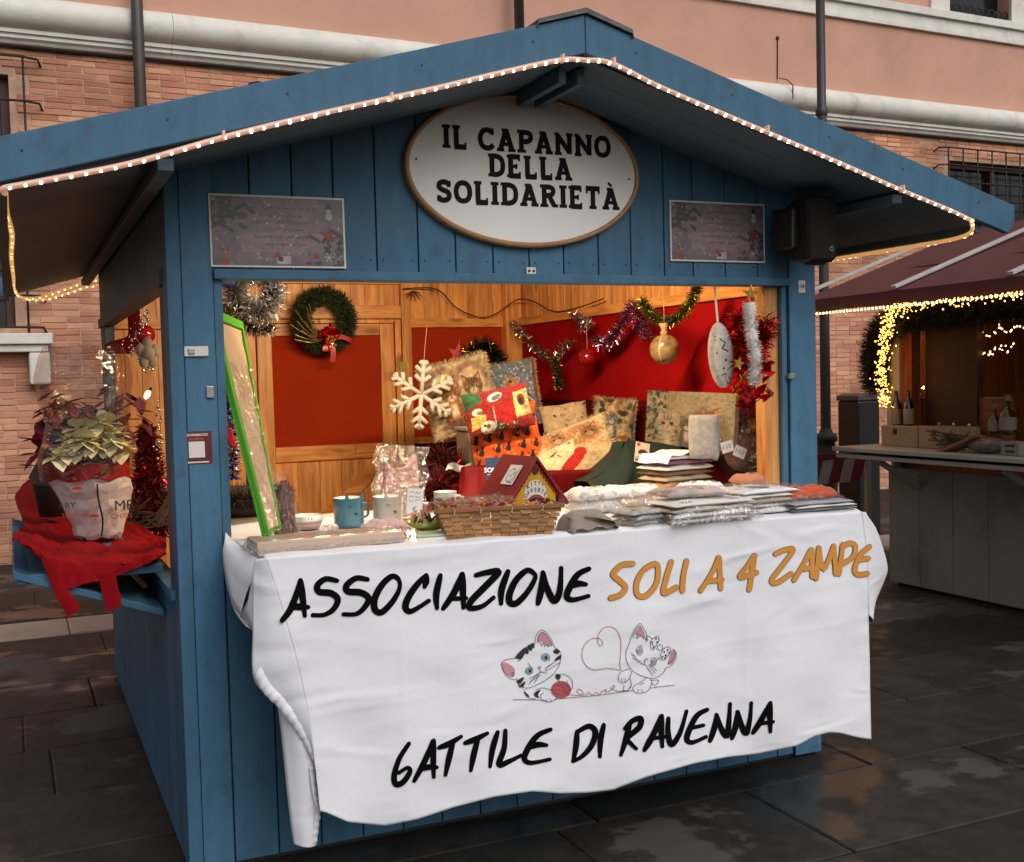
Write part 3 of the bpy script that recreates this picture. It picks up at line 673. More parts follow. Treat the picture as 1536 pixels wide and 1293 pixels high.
    while x < W-.05:
        b = min(x+q.choice((.088, .096)), W-.045)
        if b > .84 and x < 1.72: zz0 = 1.96
        else: zz0 = .08
        pts = [(x+.001, zz0), (b-.001, zz0), (b-.001, zund(b)-.01)]+([(RX, zund(RX)-.01)] if x < RX < b else [])+[(x+.001, zund(x)-.01)]
        MB().prism(pts, yb+.001, yb+.02).build('wall_board', M['pine'], H, bevel=.0015); x = b
    yf = yb-.045
    MB().box(1.715, 1.775, yf, yb, .08, zund(1.775)-.08).build('stud', M['pine'], H, bevel=.003)
    MB().box(2.39, 2.495, yf-.04, yb, .08, zund(2.49)-.08).build('stud', M['pine'], H, bevel=.003)
    MB().box(1.777, 2.388, yf+.008, yb, 1.930, 1.985).build('rail', M['pine_x'], H, bevel=.003)
    MB().box(1.777, 2.388, yf-.07, yb, 1.225, 1.265).build('rail', M['pine_x'], H, bevel=.003)
    MB().box(.80, 1.713, yf+.004, yb, 1.985, 2.065).build('rail', M['pine_x'], H, bevel=.003)
    MB().box(.80, 1.713, yf+.004, yb, 2.19, 2.23).build('rail', M['pine_x'], H, bevel=.003)
    MB().box(.03, .80, yf+.004, yb, 1.93, 1.985).build('rail', M['pine_x'], H, bevel=.003)
    MB().box(.775, .83, yf, yb, .08, 1.983).build('stud', M['pine'], H, bevel=.003)
    MB().box(1.777, 2.388, yb-.006, yb, 1.266, 1.929).build('red_panel', M['panel_o'], H)
    MB().box(1.777, 2.388, yb-.006, yb, .08, 1.224).build('dark_panel', M['panel_d'], H)
    # door with a rust red panel
    MB().box(.84, .925, yf+.012, yb, .1, 1.955).build('door_stile', M['pine'], H, bevel=.003)
    MB().box(1.58, 1.665, yf+.012, yb, .1, 1.955).build('door_stile', M['pine'], H, bevel=.003)
    MB().box(1.672, 1.708, yf+.002, yb, .1, 1.97).build('door_stile', M['pine'], H, bevel=.003)
    MB().box(.926, 1.579, yf+.014, yb, 1.885, 1.955).build('door_rail', M['pine_x'], H, bevel=.003)
    MB().box(.926, 1.579, yf+.010, yb, 1.15, 1.238).build('door_rail', M['pine_x'], H, bevel=.003)
    MB().box(.926, 1.579, yb-.008, yb, 1.239, 1.884).build('door_panel', M['panel_o'], H)
    x = .926
    while x < 1.57:
        b = min(x+.131, 1.579); MB().box(x+.001, b-.001, yb-.012, yb, .1, 1.149).build('door_board', M['pine'], H, bevel=.0015); x = b
    MB().bar((1.12, yb-.024, .72), (1.56, yb-.024, 1.12), .022, .075).build('door_brace', M['pine_x'], H)
    MB().box(1.40, 1.57, yf-.006, yf+.0095, 1.185, 1.225).build('door_latch', M['pine_x'], H)
    # ---- right wall inside
    xi = W-.024
    y = .09; 
    while y < D-.03:
        b = min(y+.105, D-.024); MB().box(xi-.018, xi-.001, y+.001, b-.001, 1.9, zund(W)-.03).build('wall_board', M['pine'], H, bevel=.0015); y = b
    MB().box(xi-.062, xi-.019, .10, yf-.042, 1.935, 1.985).build('rail', M['pine_y'], H, bevel=.003)
    MB().box(xi-.040, xi-.019, .10, yf-.042, 1.472, 1.934).build('red_panel', M['panel_r'], H)
    MB().box(xi-.055, xi-.019, .10, yf-.042, .08, 1.470).build('dark_panel', M['panel_d'], H)
    # small counter shelf behind the opening and fold-out flap at the front
    MB().box(.18, 2.33, .10, .62, 1.050, 1.078).build('inner_counter', M['pine_x'], H)
    MB().box(.205, 2.375, -.45, -.003, 1.060, 1.088).build('counter_flap', M['blue'], H, bevel=.003)
    for bx in (.45, 2.1): MB().bar((bx, -.005, .72), (bx, -.42, 1.055), .03, .03).build('flap_brace', M['blue'], H)
    # side flap and its under board
    o1 = at(22, 865, Y, .36); 
    o1 = at(20, 864, Y, .36); o2 = at(20, 846, Y, .36)
    MB().prism([(-.006, .80), (o1.x, o1.z-.012), (o1.x, o1.z+.014), (-.006, .826)], .36, 2.1).build('side_flap', M['blue'], H, bevel=.003)
    MB().box(o1.x+.01, -.002, .37, 2.1, .955, .985).build('side_shelf', M['blue'], H, bevel=.003)
    MB().box(o1.x-.002, o1.x+.008, .365, 2.1, o1.z+.016, .98).build('shelf_edge', M['blue'], H, bevel=.002)
    MB().bar((-.02, .8, .835), (-.12, .8, .95), .02, .02, up=(0,1,0)).build('shelf_brace', M['pine'], H)
    # latches, outlet
    def plate(px, py, w_, h_, mt, nm, d_=.008, yy=-.006):
        p = at(px, py, Y, yy); MB().obox((0, 0, 0), (w_, d_, h_)).build(nm, mt, H, bevel=.002, loc=(p.x, yy-d_/2, p.z))
        return p
    plate(294, 527, .075, .032, M['paper'], 'bolt_plate'); plate(286, 527, .02, .018, M['metal'], 'bolt', .014)
    plate(315, 588, .025, .038, M['metal'], 'catch'); plate(1185, 564, .026, .022, M['metal'], 'catch', .016)
    p = plate(795, 407, .038, .027, M['paper'], 'socket', .012, 0.0)
    for dx in (-.009, .009): MB().tube([(p.x+dx, -.0128, p.z), (p.x+dx, -.008, p.z)], .0055, 10).build('socket_hole', M['screw'], H)
    p = plate(1202, 430, .034, .050, M['paper'], 'number_plate', .005)
    txt('house_number', '·15·', .022, M['ink'], H, (p.x, -.0118, p.z), bold=.0006)
build_hut()
# ================================================================== oval sign
SLAB = {  # strokes (x, y) in cap heights; advance last. k: [(pts, smooth, closed)...], serifs as short flat bars
 'I': (.42, [([(.21,.06),(.21,.94)],0)], [(.02,.40,.06),(.02,.40,.94)]),
 'L': (.74, [([(.20,.06),(.20,.94)],0), ([(.10,.07),(.66,.07)],0), ([(.625,.0),(.625,.28)],2)], [(.02,.38,.94)]),
 'C': (.86, [([(.74,.76),(.62,.87),(.44,.90),(.24,.80),(.14,.5),(.24,.20),(.44,.10),(.62,.13),(.76,.26)],1), ([(.745,.68),(.745,.98)],2)], []),
 'A': (.94, [([(.19,.06),(.46,.94)],0), ([(.75,.06),(.48,.94)],0), ([(.28,.32),(.66,.32)],3)], [(.02,.38,.06),(.56,.92,.06),(.26,.58,.94)]),
 'P': (.80, [([(.22,.06),(.22,.94)],0), ([(.22,.90),(.48,.90),(.66,.82),(.67,.62),(.50,.50),(.22,.50)],1)], [(.02,.44,.06),(.02,.3,.94)]),
 'N': (.96, [([(.19,.06),(.19,.94)],0), ([(.77,.06),(.77,.94)],0), ([(.19,.88),(.77,.12)],0)], [(.02,.37,.06),(.02,.25,.94),(.60,.94,.94)]),
 'O': (.90, [([(.45,.90),(.22,.80),(.13,.5),(.22,.20),(.45,.10),(.68,.20),(.77,.5),(.68,.80)],4)], []),
 'D': (.88, [([(.21,.06),(.21,.94)],0), ([(.21,.90),(.46,.90),(.68,.78),(.75,.5),(.68,.22),(.46,.10),(.21,.10)],1)], [(.02,.3,.06),(.02,.3,.94)]),
 'E': (.80, [([(.21,.06),(.21,.94)],0), ([(.15,.07),(.70,.07)],0), ([(.15,.93),(.68,.93)],0), ([(.2,.5),(.50,.5)],3), ([(.66,0),(.66,.26)],2), ([(.64,.74),(.64,1)],2), ([(.50,.38),(.50,.62)],2)], [(.02,.3,.06),(.02,.3,.94)]),
 'S': (.76, [([(.64,.74),(.52,.87),(.36,.90),(.18,.82),(.17,.65),(.36,.54),(.54,.47),(.62,.33),(.56,.17),(.38,.10),(.22,.13),(.12,.26)],1), ([(.645,.68),(.645,.96)],2), ([(.115,.04),(.115,.32)],2)], []),
 'R': (.90, [([(.22,.06),(.22,.94)],0), ([(.22,.90),(.48,.90),(.65,.82),(.66,.64),(.50,.53),(.22,.52)],1), ([(.46,.5),(.70,.08)],0)], [(.02,.42,.06),(.02,.3,.94),(.62,.90,.06)]),
 'T': (.82, [([(.41,.06),(.41,.94)],0), ([(.05,.93),(.77,.93)],0), ([(.095,.70),(.095,1)],2), ([(.725,.70),(.725,1)],2)], [(.22,.60,.06)]),
}
def slab_line(mb0, s, x0, x1, z0, h, f):
    tot = sum(.34 if ch == ' ' else SLAB[ch.replace('À', 'A')][0] for ch in s)+.05*(len(s)-1); k = (x1-x0)/(tot*h); x = x0
    for ch in s:
        mb = MB()
        if ch == ' ': x += .34*h*k+.05*h*k; continue
        adv, st, sf = SLAB[ch.replace('À', 'A')]
        T = lambda p: (x+p[0]*h*k, z0+p[1]*h)
        for pts, md in st:
            wd = {0: .245, 1: .235, 2: .10, 3: .16, 4: .235}[md]*h
            strokes(mb, [[T(p) for p in pts]], wd, f, smooth=md in (1, 4), closed=md == 4, round_=False)
        for a, b, yv in sf: strokes(mb, [[T((a, yv)), T((b, yv))]], .15*h, f, smooth=False, round_=False)
        if ch == 'À': strokes(mb, [[T((.34, 1.24)), T((.52, 1.08))]], .13*h, f, smooth=False, round_=False)
        mb.build('letter', M['ink'], mb0); x += (adv+.05)*h*k
def build_sign():
    c = Vector((1.262, 0, 2.346)); S = thing('oval_sign', 'large white oval sign with brown rim reading il capanno della solidarietà under the gable', 'sign', c)
    rx, rz = .447, .257; n = 72
    poly = [(rx*math.cos(2*math.pi*i/n), rz*math.sin(2*math.pi*i/n)) for i in range(n)]
    MB().prism(poly, -.024, -.002).build('board', M['white'], S, bevel=.002)
    mb = MB(); P = []
    for r, y in ((0, -.0245), (0, -.030), (.004, -.033), (.012, -.033), (.016, -.028), (.016, -.002)):
        P.append([((rx+r)*math.cos(2*math.pi*i/n), y, (rz+r)*math.sin(2*math.pi*i/n)) for i in range(n)])
    mb.grid(P, closeu=True); mb.build('rim', M['tan'], S, smooth=True)
    for x, z in ((-.42, .02), (.42, -.01)): MB().tube([(x, -.026, z), (x, -.02, z)], .004, 8).build('screw', M['screw'], S)
    f = lambda u, v, l: (u, -.0246-l, v)
    for s, a, b, h in (('IL CAPANNO', (663, 220), (917, 238), .079), ('DELLA', (732, 264), (859, 271), .079), ('SOLIDARIETÀ', (654, 303), (930, 315), .079)):
        pa, pb = at(*a, Y, -.025), at(*b, Y, -.025); slab_line(S, s, pa.x-c.x, pb.x-c.x, (pa.z+pb.z)/2-c.z, h, f)
build_sign()

# ================================================================== notices beside the sign
M['poster'] = printm('printed_poster', .35, bump=0, spec=.5)
def poster_img(seed):
    I = Img(190, 102, '6e666c'); r = random.Random(seed)
    I.ell(.5, .5, 1.1, .42, '8d7580', soft=1.0)
    for y0, y1, c in ((.78, .9, '85707a'), (.62, .76, '8c7680'), (.50, .61, '8f7a82'), (.20, .49, 'a58b94')):
        I.poly([(.22+r.uniform(-.02, .02), y0), (.84, y0), (.86, y1), (.2, y1)], c, al=.55)
    for k in range(26): # fir twigs upper left and lower right
        x, y = r.uniform(0, .28), r.uniform(.5, 1); I.line([(x, y), (x+r.uniform(-.06, .1), y+r.uniform(-.12, .08))], .05, r.choice(('23302c', '2b3a34', '1c2624')), al=.8)
        x, y = r.uniform(.8, 1), r.uniform(0, .5); I.line([(x, y), (x+r.uniform(-.08, .04), y+r.uniform(-.08, .12))], .04, r.choice(('2b3834', '39423f', '1f2826')), al=.8)
    for x, y in ((.1, .85), (.08, .62), (.24, .72), (.12, .93)): I.ell(x, y, .05, .05, '5c3326', soft=.4)
    for yv, xs in ((.84, (.3, .8)), (.73, (.36, .66)), (.635, (.34, .75)), (.53, (.44, .62)), (.42, (.31, .76)), (.31, (.4, .66))):  # lines of script
        x = xs[0]
        while x < xs[1]:
            p = [(x+i*.008, yv+r.uniform(-.016, .022)) for i in range(r.randint(4, 9))]; I.line(p, .011, '4c343c', al=.8); x = p[-1][0]+.017
    I.poly([(.885+.055*(1 if k % 2 == 0 else .42)*math.cos(math.pi*(.5+k/5))/1, .46+.11*(1 if k % 2 == 0 else .42)*math.sin(math.pi*(.5+k/5))) for k in range(10)], 'a3252c')
    I.ell(.89, .74, .05, .055, 'c9ccd0'); I.ell(.885, .82, .036, .036, 'c9ccd0'); I.poly([(.865, .845), (.91, .845), (.905, .92), (.87, .92)], '2a1d24')
    I.poly([(.07, .0), (.12, .0), (.12, .1), (.07, .1)], 'b23420'); I.ell(.095, .16, .035, .06, 'a8562c'); I.line([(.08, .2), (.065, .27)], .015, '46281c'); I.line([(.11, .2), (.13, .27)], .015, '46281c')
    I.poly([(.48, .03), (.585, .03), (.585, .15), (.48, .15)], 'c0bfc4'); I.poly([(.445, .12), (.49, .22), (.51, .14)], 'a42430'); I.poly([(.485, .07), (.525, .07), (.525, .14), (.485, .14)], '6c1c2c')
    I.poly([(.75, .12), (.78, .22), (.8, .12)], '962838'); I.poly([(.7, .02), (.74, .02), (.74, .07), (.7, .07)], '7c2838')
    I.line([(.86, .08), (.9, .2)], .016, 'b9bcc0'); I.line([(.9, .08), (.86, .2)], .016, 'b9bcc0'); I.line([(.845, .14), (.915, .14)], .016, 'b9bcc0')
    I.speck(60, .02, ['c6bcc0', 'a89ea4', 'd8c8b0'], seed=seed+1, al=.8); I.noise(.06, 10, seed)
    return I
def notice(tl, tr, br, bl, label, seed):
    a, b, c, d = [at(*p, Y, -.006) for p in (tl, tr, br, bl)]; cx = (a+b+c+d)/4; w_ = ((b-a).length+(c-d).length)/2; h = ((a-d).length+(b-c).length)/2
    T = thing('notice', label, 'notice', cx, (0, math.atan2(-(b.z-a.z), (b.x-a.x)), 0), 'Christmas notices screwed to the gable')
    MB().box(-w_/2, w_/2, -.004, .004, -h/2, h/2).build('panel', M['paper'], T)
    print_mesh('print', poster_img(seed), flat_pos(w_-.012, h-.012, -.0046), M['poster'], T)
notice((311,290), (515,298), (519,403), (317,400), 'larger Christmas greeting notice at the upper left of the counter opening', 21)
notice((1003,300), (1146,307), (1146,394), (1006,392), 'smaller Christmas greeting notice at the upper right between oval sign and speaker', 21)

# sticker without its code
def build_sticker():
    a, b = at(271, 648, Y, -.0045), at(319, 695, Y, -.0045); c = (a+b)/2; w_, h = abs(b.x-a.x), abs(a.z-b.z)
    S = thing('sticker', 'small dark red sticker reading giovinbacco in festa on the blue corner post', 'sticker', (c.x, -.0042, c.z))
    MB().box(-w_/2, w_/2, -.0012, 0, -h/2, h/2).build('backing', mat('sticker_red', '5e1420', .4, var=.05), S)
    M['stwhite'] = mat('sticker_white', 'd8d2ce', .4, var=0); M['storange'] = mat('sticker_orange', 'b5502c', .4, var=0)
    txt('lettering', 'GIOVINBACCO', .0105, M['stwhite'], S, (0, -.0017, h*.39), bold=.0004); txt('lettering', 'IN FESTA', .0115, M['storange'], S, (0, -.0017, h*.26), bold=.0005)
    MB().box(-w_*.26, w_*.26, -.0018, -.0013, -h*.30, h*.19).build('white_field', M['stwhite'], S)
    MB().box(-w_*.38, w_*.38, -.0018, -.0013, -h*.46, -h*.42).build('small_print', M['stwhite'], S)
build_sticker()

# ================================================================== rope lights
M['rope'] = mat('rope_light_tube', 'c4a694', .25, var=.1, emit='ffb896', estr=.30); M['rope_w'] = mat('rope_light_tube_warm', 'c49c60', .25, emit='ffb870', estr=.55); M['bulb'] = emitm('rope_bulb', 'fff0d8', 9); M['bulb_w'] = emitm('rope_bulb_warm', 'ffcf7c', 9)
def build_rope():
    T = thing('rope_light', 'lit white rope light following the underside of the blue hut roof', 'rope light')
    YF = FY-.008; zb = lambda x: ztop(x)-.134
    P = [tuple(at(7, 288, Y, YF+.02)), tuple(at(7, 282, Y, YF)), tuple(at(60, 272, Y, YF))]
    for px, py in ((200, 244), (350, 202), (500, 166), (650, 133), (760, 107), (840, 90), (878, 90), (918, 95), (990, 130), (1100, 177), (1240, 236), (1350, 284), (1420, 313)):
        q = at(px, py, Y, YF); P.append(tuple(q))
    q = at(1452, 328, Y, YF); P += [tuple(q), tuple(at(1458, 334, Y, YF+.02))]
    xr = 2.975
    P += [(xr, FY+.1, zund(xr)-.045), (xr, .2, zund(xr)-.05), (xr, 1.2, zund(xr)-.055), (xr, 2.4, zund(xr)-.05), (xr, 3.30, zund(xr)-.04)]
    path = crm(P, 10)
    # left run sags
    xl = -.47; P2 = [tuple(at(7, 288, Y, YF+.02)), tuple(at(10, 320, Y, .05)), tuple(at(18, 352, Y, .5)), tuple(at(17, 385, Y, 1.2)), tuple(at(20, 415, Y, 2.2)), tuple(at(22, 434, Y, 3.0)), tuple(at(32, 446, Y, 3.32)), tuple(at(60, 446, Y, 3.335)), tuple(at(100, 433, Y, 3.335)), tuple(at(146, 420, Y, 3.335)), (.6, 3.335, 2.33)]
    path2 = crm(P2, 10)
    P3 = [tuple(at(34, 449, Y, 3.35)), tuple(at(70, 449, Y, 3.35)), tuple(at(110, 437, Y, 3.35)), tuple(at(146, 428, Y, 3.35)), (.6, 3.35, 2.29)]
    mb = MB()
    k_ = next(i for i, v in enumerate(path) if v.x > 2.9)
    mb.tube(path[:k_+1], .0082, 8); mb.tube(path[k_:], .0080, 8, 1); mb.tube(path2, .0085, 8, 1); mb.tube(P3, .0075, 8, 1)
    mb.build('tube', [M['rope'], M['rope_w']], T, smooth=True)
    bl = MB(); 
    for p, sp in ((path, .039), (path2, .036), (crm(P3, 4), .036)):
        acc = 0
        for a, b in zip(p[:-1], p[1:]):
            a = Vector(a); b = Vector(b); L_ = (b-a).length; t = sp-acc
            while t < L_:
                c = a+(b-a)*(t/L_); side = c.x > 2.93 or c.y > -.4; d = (b-a).normalized()
                bl.tube([c-d*.003+Vector((0, -.0035, -.003)), c+d*.003+Vector((0, -.0035, -.003))], (.0060 if not side else .0052)*(.8+.35*random.random()), 6, 1 if side else 0); t += sp
            acc = L_-(t-sp)
    bl.build('bulb', [M['bulb'], M['bulb_w']], T, kind='stuff')
    for px, py in ((335, 206), (587, 148), (843, 90), (920, 95), (1150, 196), (1353, 285)):
        q = at(px, py, Y, YF); MB().obox(q+Vector((0, -.002, .004)), (.006, .022, .026)).build('clip', M['rope'], T)
build_rope()

# ================================================================== loudspeaker
def build_speaker():
    p = at(1212, 346, Y, -.15)
    T = thing('loudspeaker', 'black wall loudspeaker mounted on the upper right blue corner post', 'loudspeaker', p, (R(3), R(-1), R(4)))
    w_, h = .138, .250
    poly = []
    prof = [(-.5,-.46),(-.44,-.5),(.44,-.5),(.5,-.46),(.5,.44),(.43,.5),(-.43,.5),(-.5,.44)]
    mb = MB(); mb.grid([[(x*w_*s, y, z*h*s) for x, z in prof] for y, s in ((-.085,.93), (-.07,1), (.0,1), (.075,.78))], closeu=True)
    mb.add([(x*w_*.93, -.085, z*h*.93) for x, z in prof], [tuple(range(7, -1, -1))]); mb.add([(x*w_*.78, .075, z*h*.78) for x, z in prof], [tuple(range(8))])
    mb.build('cabinet', M['black'], T, bevel=.006)
    g = MB(); g.grid([[(x*w_*.9, -.0865-.012*(1-abs(x*2)**3), z*h*.9) for x in [i/10-.5 for i in range(11)]] for z in [i/10-.5 for i in range(11)]])
    g.build('grille', mat('speaker_grille', '0b0b0c', .7, var=.3, scale=300, bump=.8, bscale=500), T, smooth=True)
    b = MB().tube([(.030, -.1, -.075), (.030, -.093, -.075)], .010, 16); b.build('badge', M['metal'], T)
    MB().tube([(.030, -.102, -.075), (.030, -.098, -.075)], .006, 16).build('badge', M['black'], T)
    MB().box(-.100, -.05, -.02, .10, -.075, .085).build('bracket', M['black'], T, bevel=.01)
    MB().box(-.02, .05, -.05, -.0, -.135, -.1175).build('foot', M['black'], T, bevel=.004)
    MB().box(-.03, .03, .07, .145, -.03, .03).build('wall_mount', M['black'], T)
build_speaker()

# ================================================================== lamp inside the hut (its tube lies behind the lintel)
def build_tube():
    T = thing('tube_light', 'bright tube light hung behind the lintel inside the hut', 'light', (1.25, .26, 2.27))
    MB().box(-.62, .62, -.03, .03, .0, .035).build('housing', M['white'], T, bevel=.004)
    MB().tube([(-.60, 0, -.022), (.60, 0, -.022)], .015, 10).build('tube', emitm('tube_glow', 'ffc890', 22), T, smooth=True)
    for x in (-.5, .5): MB().tube([(x, 0, .035), (x, 0, .06)], .004, 6).build('hanger', M['metal'], T)
    ld = bpy.data.lights.new('tube_light_source', 'AREA'); ld.shape = 'RECTANGLE'; ld.size = 1.18; ld.size_y = .05; ld.energy = 50; ld.color = (1, .73, .45)
    lo = bpy.data.objects.new('tube_light_source', ld); COL.objects.link(lo); lo.parent = T; lo.location = (0, .0, -.05); lo.rotation_euler = (R(48), 0, 0)
build_tube()

# ================================================================== tablecloth
CY_ = -.492; TZ = 1.093
def cy(x, z):  # folds of the hanging front
    d = max(0, TZ-z)
    return CY_ - (.007+.014*d)*math.sin(x*9+1.3*math.sin(z*3)) *min(1, d*3) - .004*math.sin(x*23+z*2)*min(1, d*2) - .0022*math.sin(x*11-z*16+1.5*math.sin(x*3))*min(1, d*3) - .0016*math.sin(x*17+z*29+2*math.sin(z*5))*min(1, d*3) - .0016*math.exp(-((((x+.05) % .42)-.21)/.012)**2) - .0010*math.exp(-((z-.62-.03*x)/.010)**2) - .0010*math.sin(z*37+x*7)*math.exp(-((x-.55)/.35)**2) - .035*d - (.035*max(0, .5-z)*math.sin(x*5.2+.6))
def cloth_pt(px, py, lift=0):
    p = at(px, py, Y, CY_-.02); y = cy(p.x, p.z)
    p = at(px, py, Y, y); return Vector((p.x, cy(p.x, p.z)-lift, p.z))
def build_cloth():
    T = thing('tablecloth', 'long white cotton tablecloth with two drawn kittens over the fold-out counter', 'tablecloth')
    def interp(pts, x):
        for (a, b), (c, d) in zip(pts[:-1], pts[1:]):
            if x <= c: return b+(d-b)*(x-a)/(c-a)
        return pts[-1][1]
    hem = [(478,1216),(490,1219),(522,1233),(577,1239),(626,1229),(681,1211),(743,1195),(798,1187),(840,1190),(883,1189),(920,1185),(950,1174),(981,1162),(1042,1145),(1090,1136),(1134,1131),(1195,1119),(1222,1105),(1245,1099),(1262,1100),(1287,1106),(1306,1109)]
    top = [(396,837),(600,822),(900,799),(1100,782),(1290,768)]
    nx, nz = 220, 110; mb = MB(); G = []
    for j in range(nz+1):
        t = j/nz; row = []
        for i in range(nx+1):
            s = i/nx
            xt = 398+(1292-398)*s; xb = 480+(1307-480)*s
            yt = interp(top, xt); yb = interp(hem, xb)
            # left boundary bends along the fold, right boundary falls straight
            x = xt+(xb-xt)*t + (1-s)**3*14*math.sin(t*math.pi) + s**8*8*math.sin(min(1, t*3)*math.pi/2)*(1-t)
            y = yt+(yb-yt)*t
            row.append(cloth_pt(x, y))
        G.append(row)
    # top sheet back into the hut, with rounded front edge
    rows = []
    for k, (yy, zz) in enumerate(((.60, TZ), (.2, TZ), (-.1, TZ+.001), (-.3, TZ), (-.42, TZ), (-.462, TZ-.001), (-.480, TZ-.006))):
        r = []
        for i in range(nx+1):
            p = G[0][i]; x = p.x; f = (yy-.6)/(p.y-.6)
            xx = x+(.03*(1-i/nx)-.03*(i/nx))*(1-f)*.3
            r.append(Vector((xx, yy+ (p.y+.49)*f, zz+.0025*math.sin(xx*31+yy*17)*math.sin(yy*12)+(p.z-TZ+.010)*max(0, (f-.85))/.15*.9)))
        rows.append(r)
    allr = rows+[[p for p in r] for r in G]
    mb.grid(allr)
    # right side: the cloth rounds the corner, bulges outward and falls short
    right = [r[-1] for r in allr]
    side = []
    m = len(allr); 
    def loft(A, B, n, bulge, mi=0, f=None):
        P = []
        for i in range(n+1):
            t = i/n; P.append([Vector(a).lerp(Vector(b), t)+Vector(bulge)*math.sin(math.pi*t)*(1 if not f else f(j/(len(A)-1))) for j, (a, b) in enumerate(zip(A, B))])
        mb.grid(P, mi)
    A = [G[j][-1] for j in range(0, int(nz*.47))]; n = len(A)
    sil = crm([(1294,768,-.46),(1312,790,-.40),(1324,822,-.36),(1331,852,-.33),(1326,872,-.34),(1314,900,-.37),(1308,925,-.44),(1306,935,-.475)], 10)
    B = []
    for j in range(n):
        q = sil[int(j/(n-1)*(len(sil)-1))]; B.append(at(q.x, q.y, Y, q.z))
    loft(A, B, 10, (.005, -.012, .0))
    Bt = [at(1294, 768, Y, -.40), at(1296, 764, Y, -.2), at(1290, 762, Y, .0)]
    C = [b+Vector((-.06, .30, -.02-.02*math.sin(j*.4))) for j, b in enumerate(B)]
    loft(B, C, 8, (.015, 0, 0))
    # left: corner fold that hangs in front of the hut boards, ruffled hem
    n = 60
    A = [G[int(j/n*nz)][0] for j in range(n+1)]
    silL = crm([(381,839,-.47),(379,880,-.455),(379,940,-.45),(379,1012,-.45),(396,1040,-.455),(418,1062,-.46),(440,1090,-.468),(458,1118,-.475),(470,1142,-.485),(476,1170,-.492),(480,1216,-.50)], 12)
    hemL = []; B = []
    for j in range(n+1):
        q = silL[int(round(j/n*(len(silL)-1)))]; B.append(at(q.x, q.y, Y, q.z))
    # parametrise by height so rows stay level
    loft(A, B, 18, (.0, -.010, .0), f=lambda s: math.sin(math.pi*min(1, s*1.2+.05)))
    # ruffle strip along the diagonal hem
    h0 = crm([(380,1012,-.46),(396,1040,-.465),(418,1062,-.47),(440,1090,-.478),(458,1118,-.485),(470,1142,-.495)], 14)
    R1 = []; R2 = []
    for i, q in enumerate(h0):
        wv = .0014*math.sin(i*1.1)+.001*math.sin(i*.5); R1.append(at(q.x, q.y, Y, q.z-.004)); R2.append(at(q.x+11, q.y-12, Y, q.z-.008)+Vector((0, wv*.3, 0))); R1[-1] += Vector((0, wv, wv*.5))
    mb.grid([R1, [a.lerp(b, .5)+Vector((0, -.001*math.cos(i*1.1), 0)) for i, (a, b) in enumerate(zip(R1, R2))], R2])
    # tail behind
    Lf = crm([(416,1050,-.435),(423,1110,-.43),(431,1190,-.43),(437,1240,-.43),(441,1266,-.43)], 8); Rt = crm([(470,1130,-.475),(474,1165,-.47),(479,1210,-.455),(477,1245,-.45),(474,1268,-.44)], 8)
    loft([at(q.x, q.y, Y, q.z) for q in Lf], [at(q.x, q.y, Y, q.z) for q in Rt], 10, (0, -.022, 0))
    rf1 = crm([(472,1150,-.48),(477,1190,-.475),(482,1214,-.47),(478,1240,-.46),(475,1266,-.45)], 12)
    mb.grid([[at(q.x+math.sin(i*1.3), q.y, Y, q.z) for i, q in enumerate(rf1)], [at(q.x-8, q.y+1, Y, q.z-.006) for q in rf1]])
    # left drop over the flap edge: from the counter edge to a short swag
    E_ = [(.185, .02, TZ+.002), (.180, -.12, TZ+.001), (.178, -.25, TZ), (.180, -.36, TZ-.002), (.195, -.455, TZ-.006)]
    E_ = crm([G[0][0].lerp(rows[0][0], t)*0+Vector(p) for t, p in enumerate(E_)], 6)
    S1 = crm([at(340, 800, Y, -.02), at(334, 826, Y, -.08), at(336, 850, Y, -.16), at(346, 900, Y, -.28), at(360, 925, Y, -.36)], 6)
    S2 = crm([at(344, 860, Y, .0), at(345, 895, Y, -.06), at(352, 915, Y, -.16), at(364, 935, Y, -.28), at(379, 946, Y, -.42)], 6)
    loft(E_, S1, 8, (-.012, 0, .012)); loft(S1, S2, 8, (-.006, -.01, 0))
    mb.grid([[v+Vector((.006, .012, -.002)) for v in E_], [Vector(a).lerp(b, .5)+Vector((.0, .012, 0)) for a, b in zip(E_, S2)], [v+Vector((.004, .010, .004)) for v in S2]])
    fA = [E_[-1], S1[-1], S2[-1]]; fB = [at(384, 842, Y, -.452), at(381, 895, Y, -.448), at(382, 950, Y, -.446)]; mb.grid([fA, [a.lerp(b, .5)+Vector((0, -.006, 0)) for a, b in zip(fA, fB)], fB])
    Lr = [Vector((.150, .60, TZ)), Vector((.150, .2, TZ)), Vector((.185, .02, TZ+.002)), Vector((.178, -.25, TZ)), Vector((.195, -.455, TZ-.006))]
    Rr = [rows[k][0]+Vector((.01, 0, .0)) for k in (0, 1, 2, 3, 5)]
    mb.grid([[a.lerp(b, t) for a, b in zip(Lr, Rr)] for t in (0, .5, 1)])
    # corner cap closing the fold to the top
    mb.grid([[A[0], B[0]], [Vector((.195, -.455, TZ-.006)).lerp(A[0], .5), Vector((.186, -.455, TZ-.006))]])
    o = mb.build('cloth_sheet', M['cloth'], T, smooth=True)
    sub = o.modifiers.new('solid', 'SOLIDIFY'); sub.thickness = .0016; sub.offset = 1
    return T
TC = build_cloth()
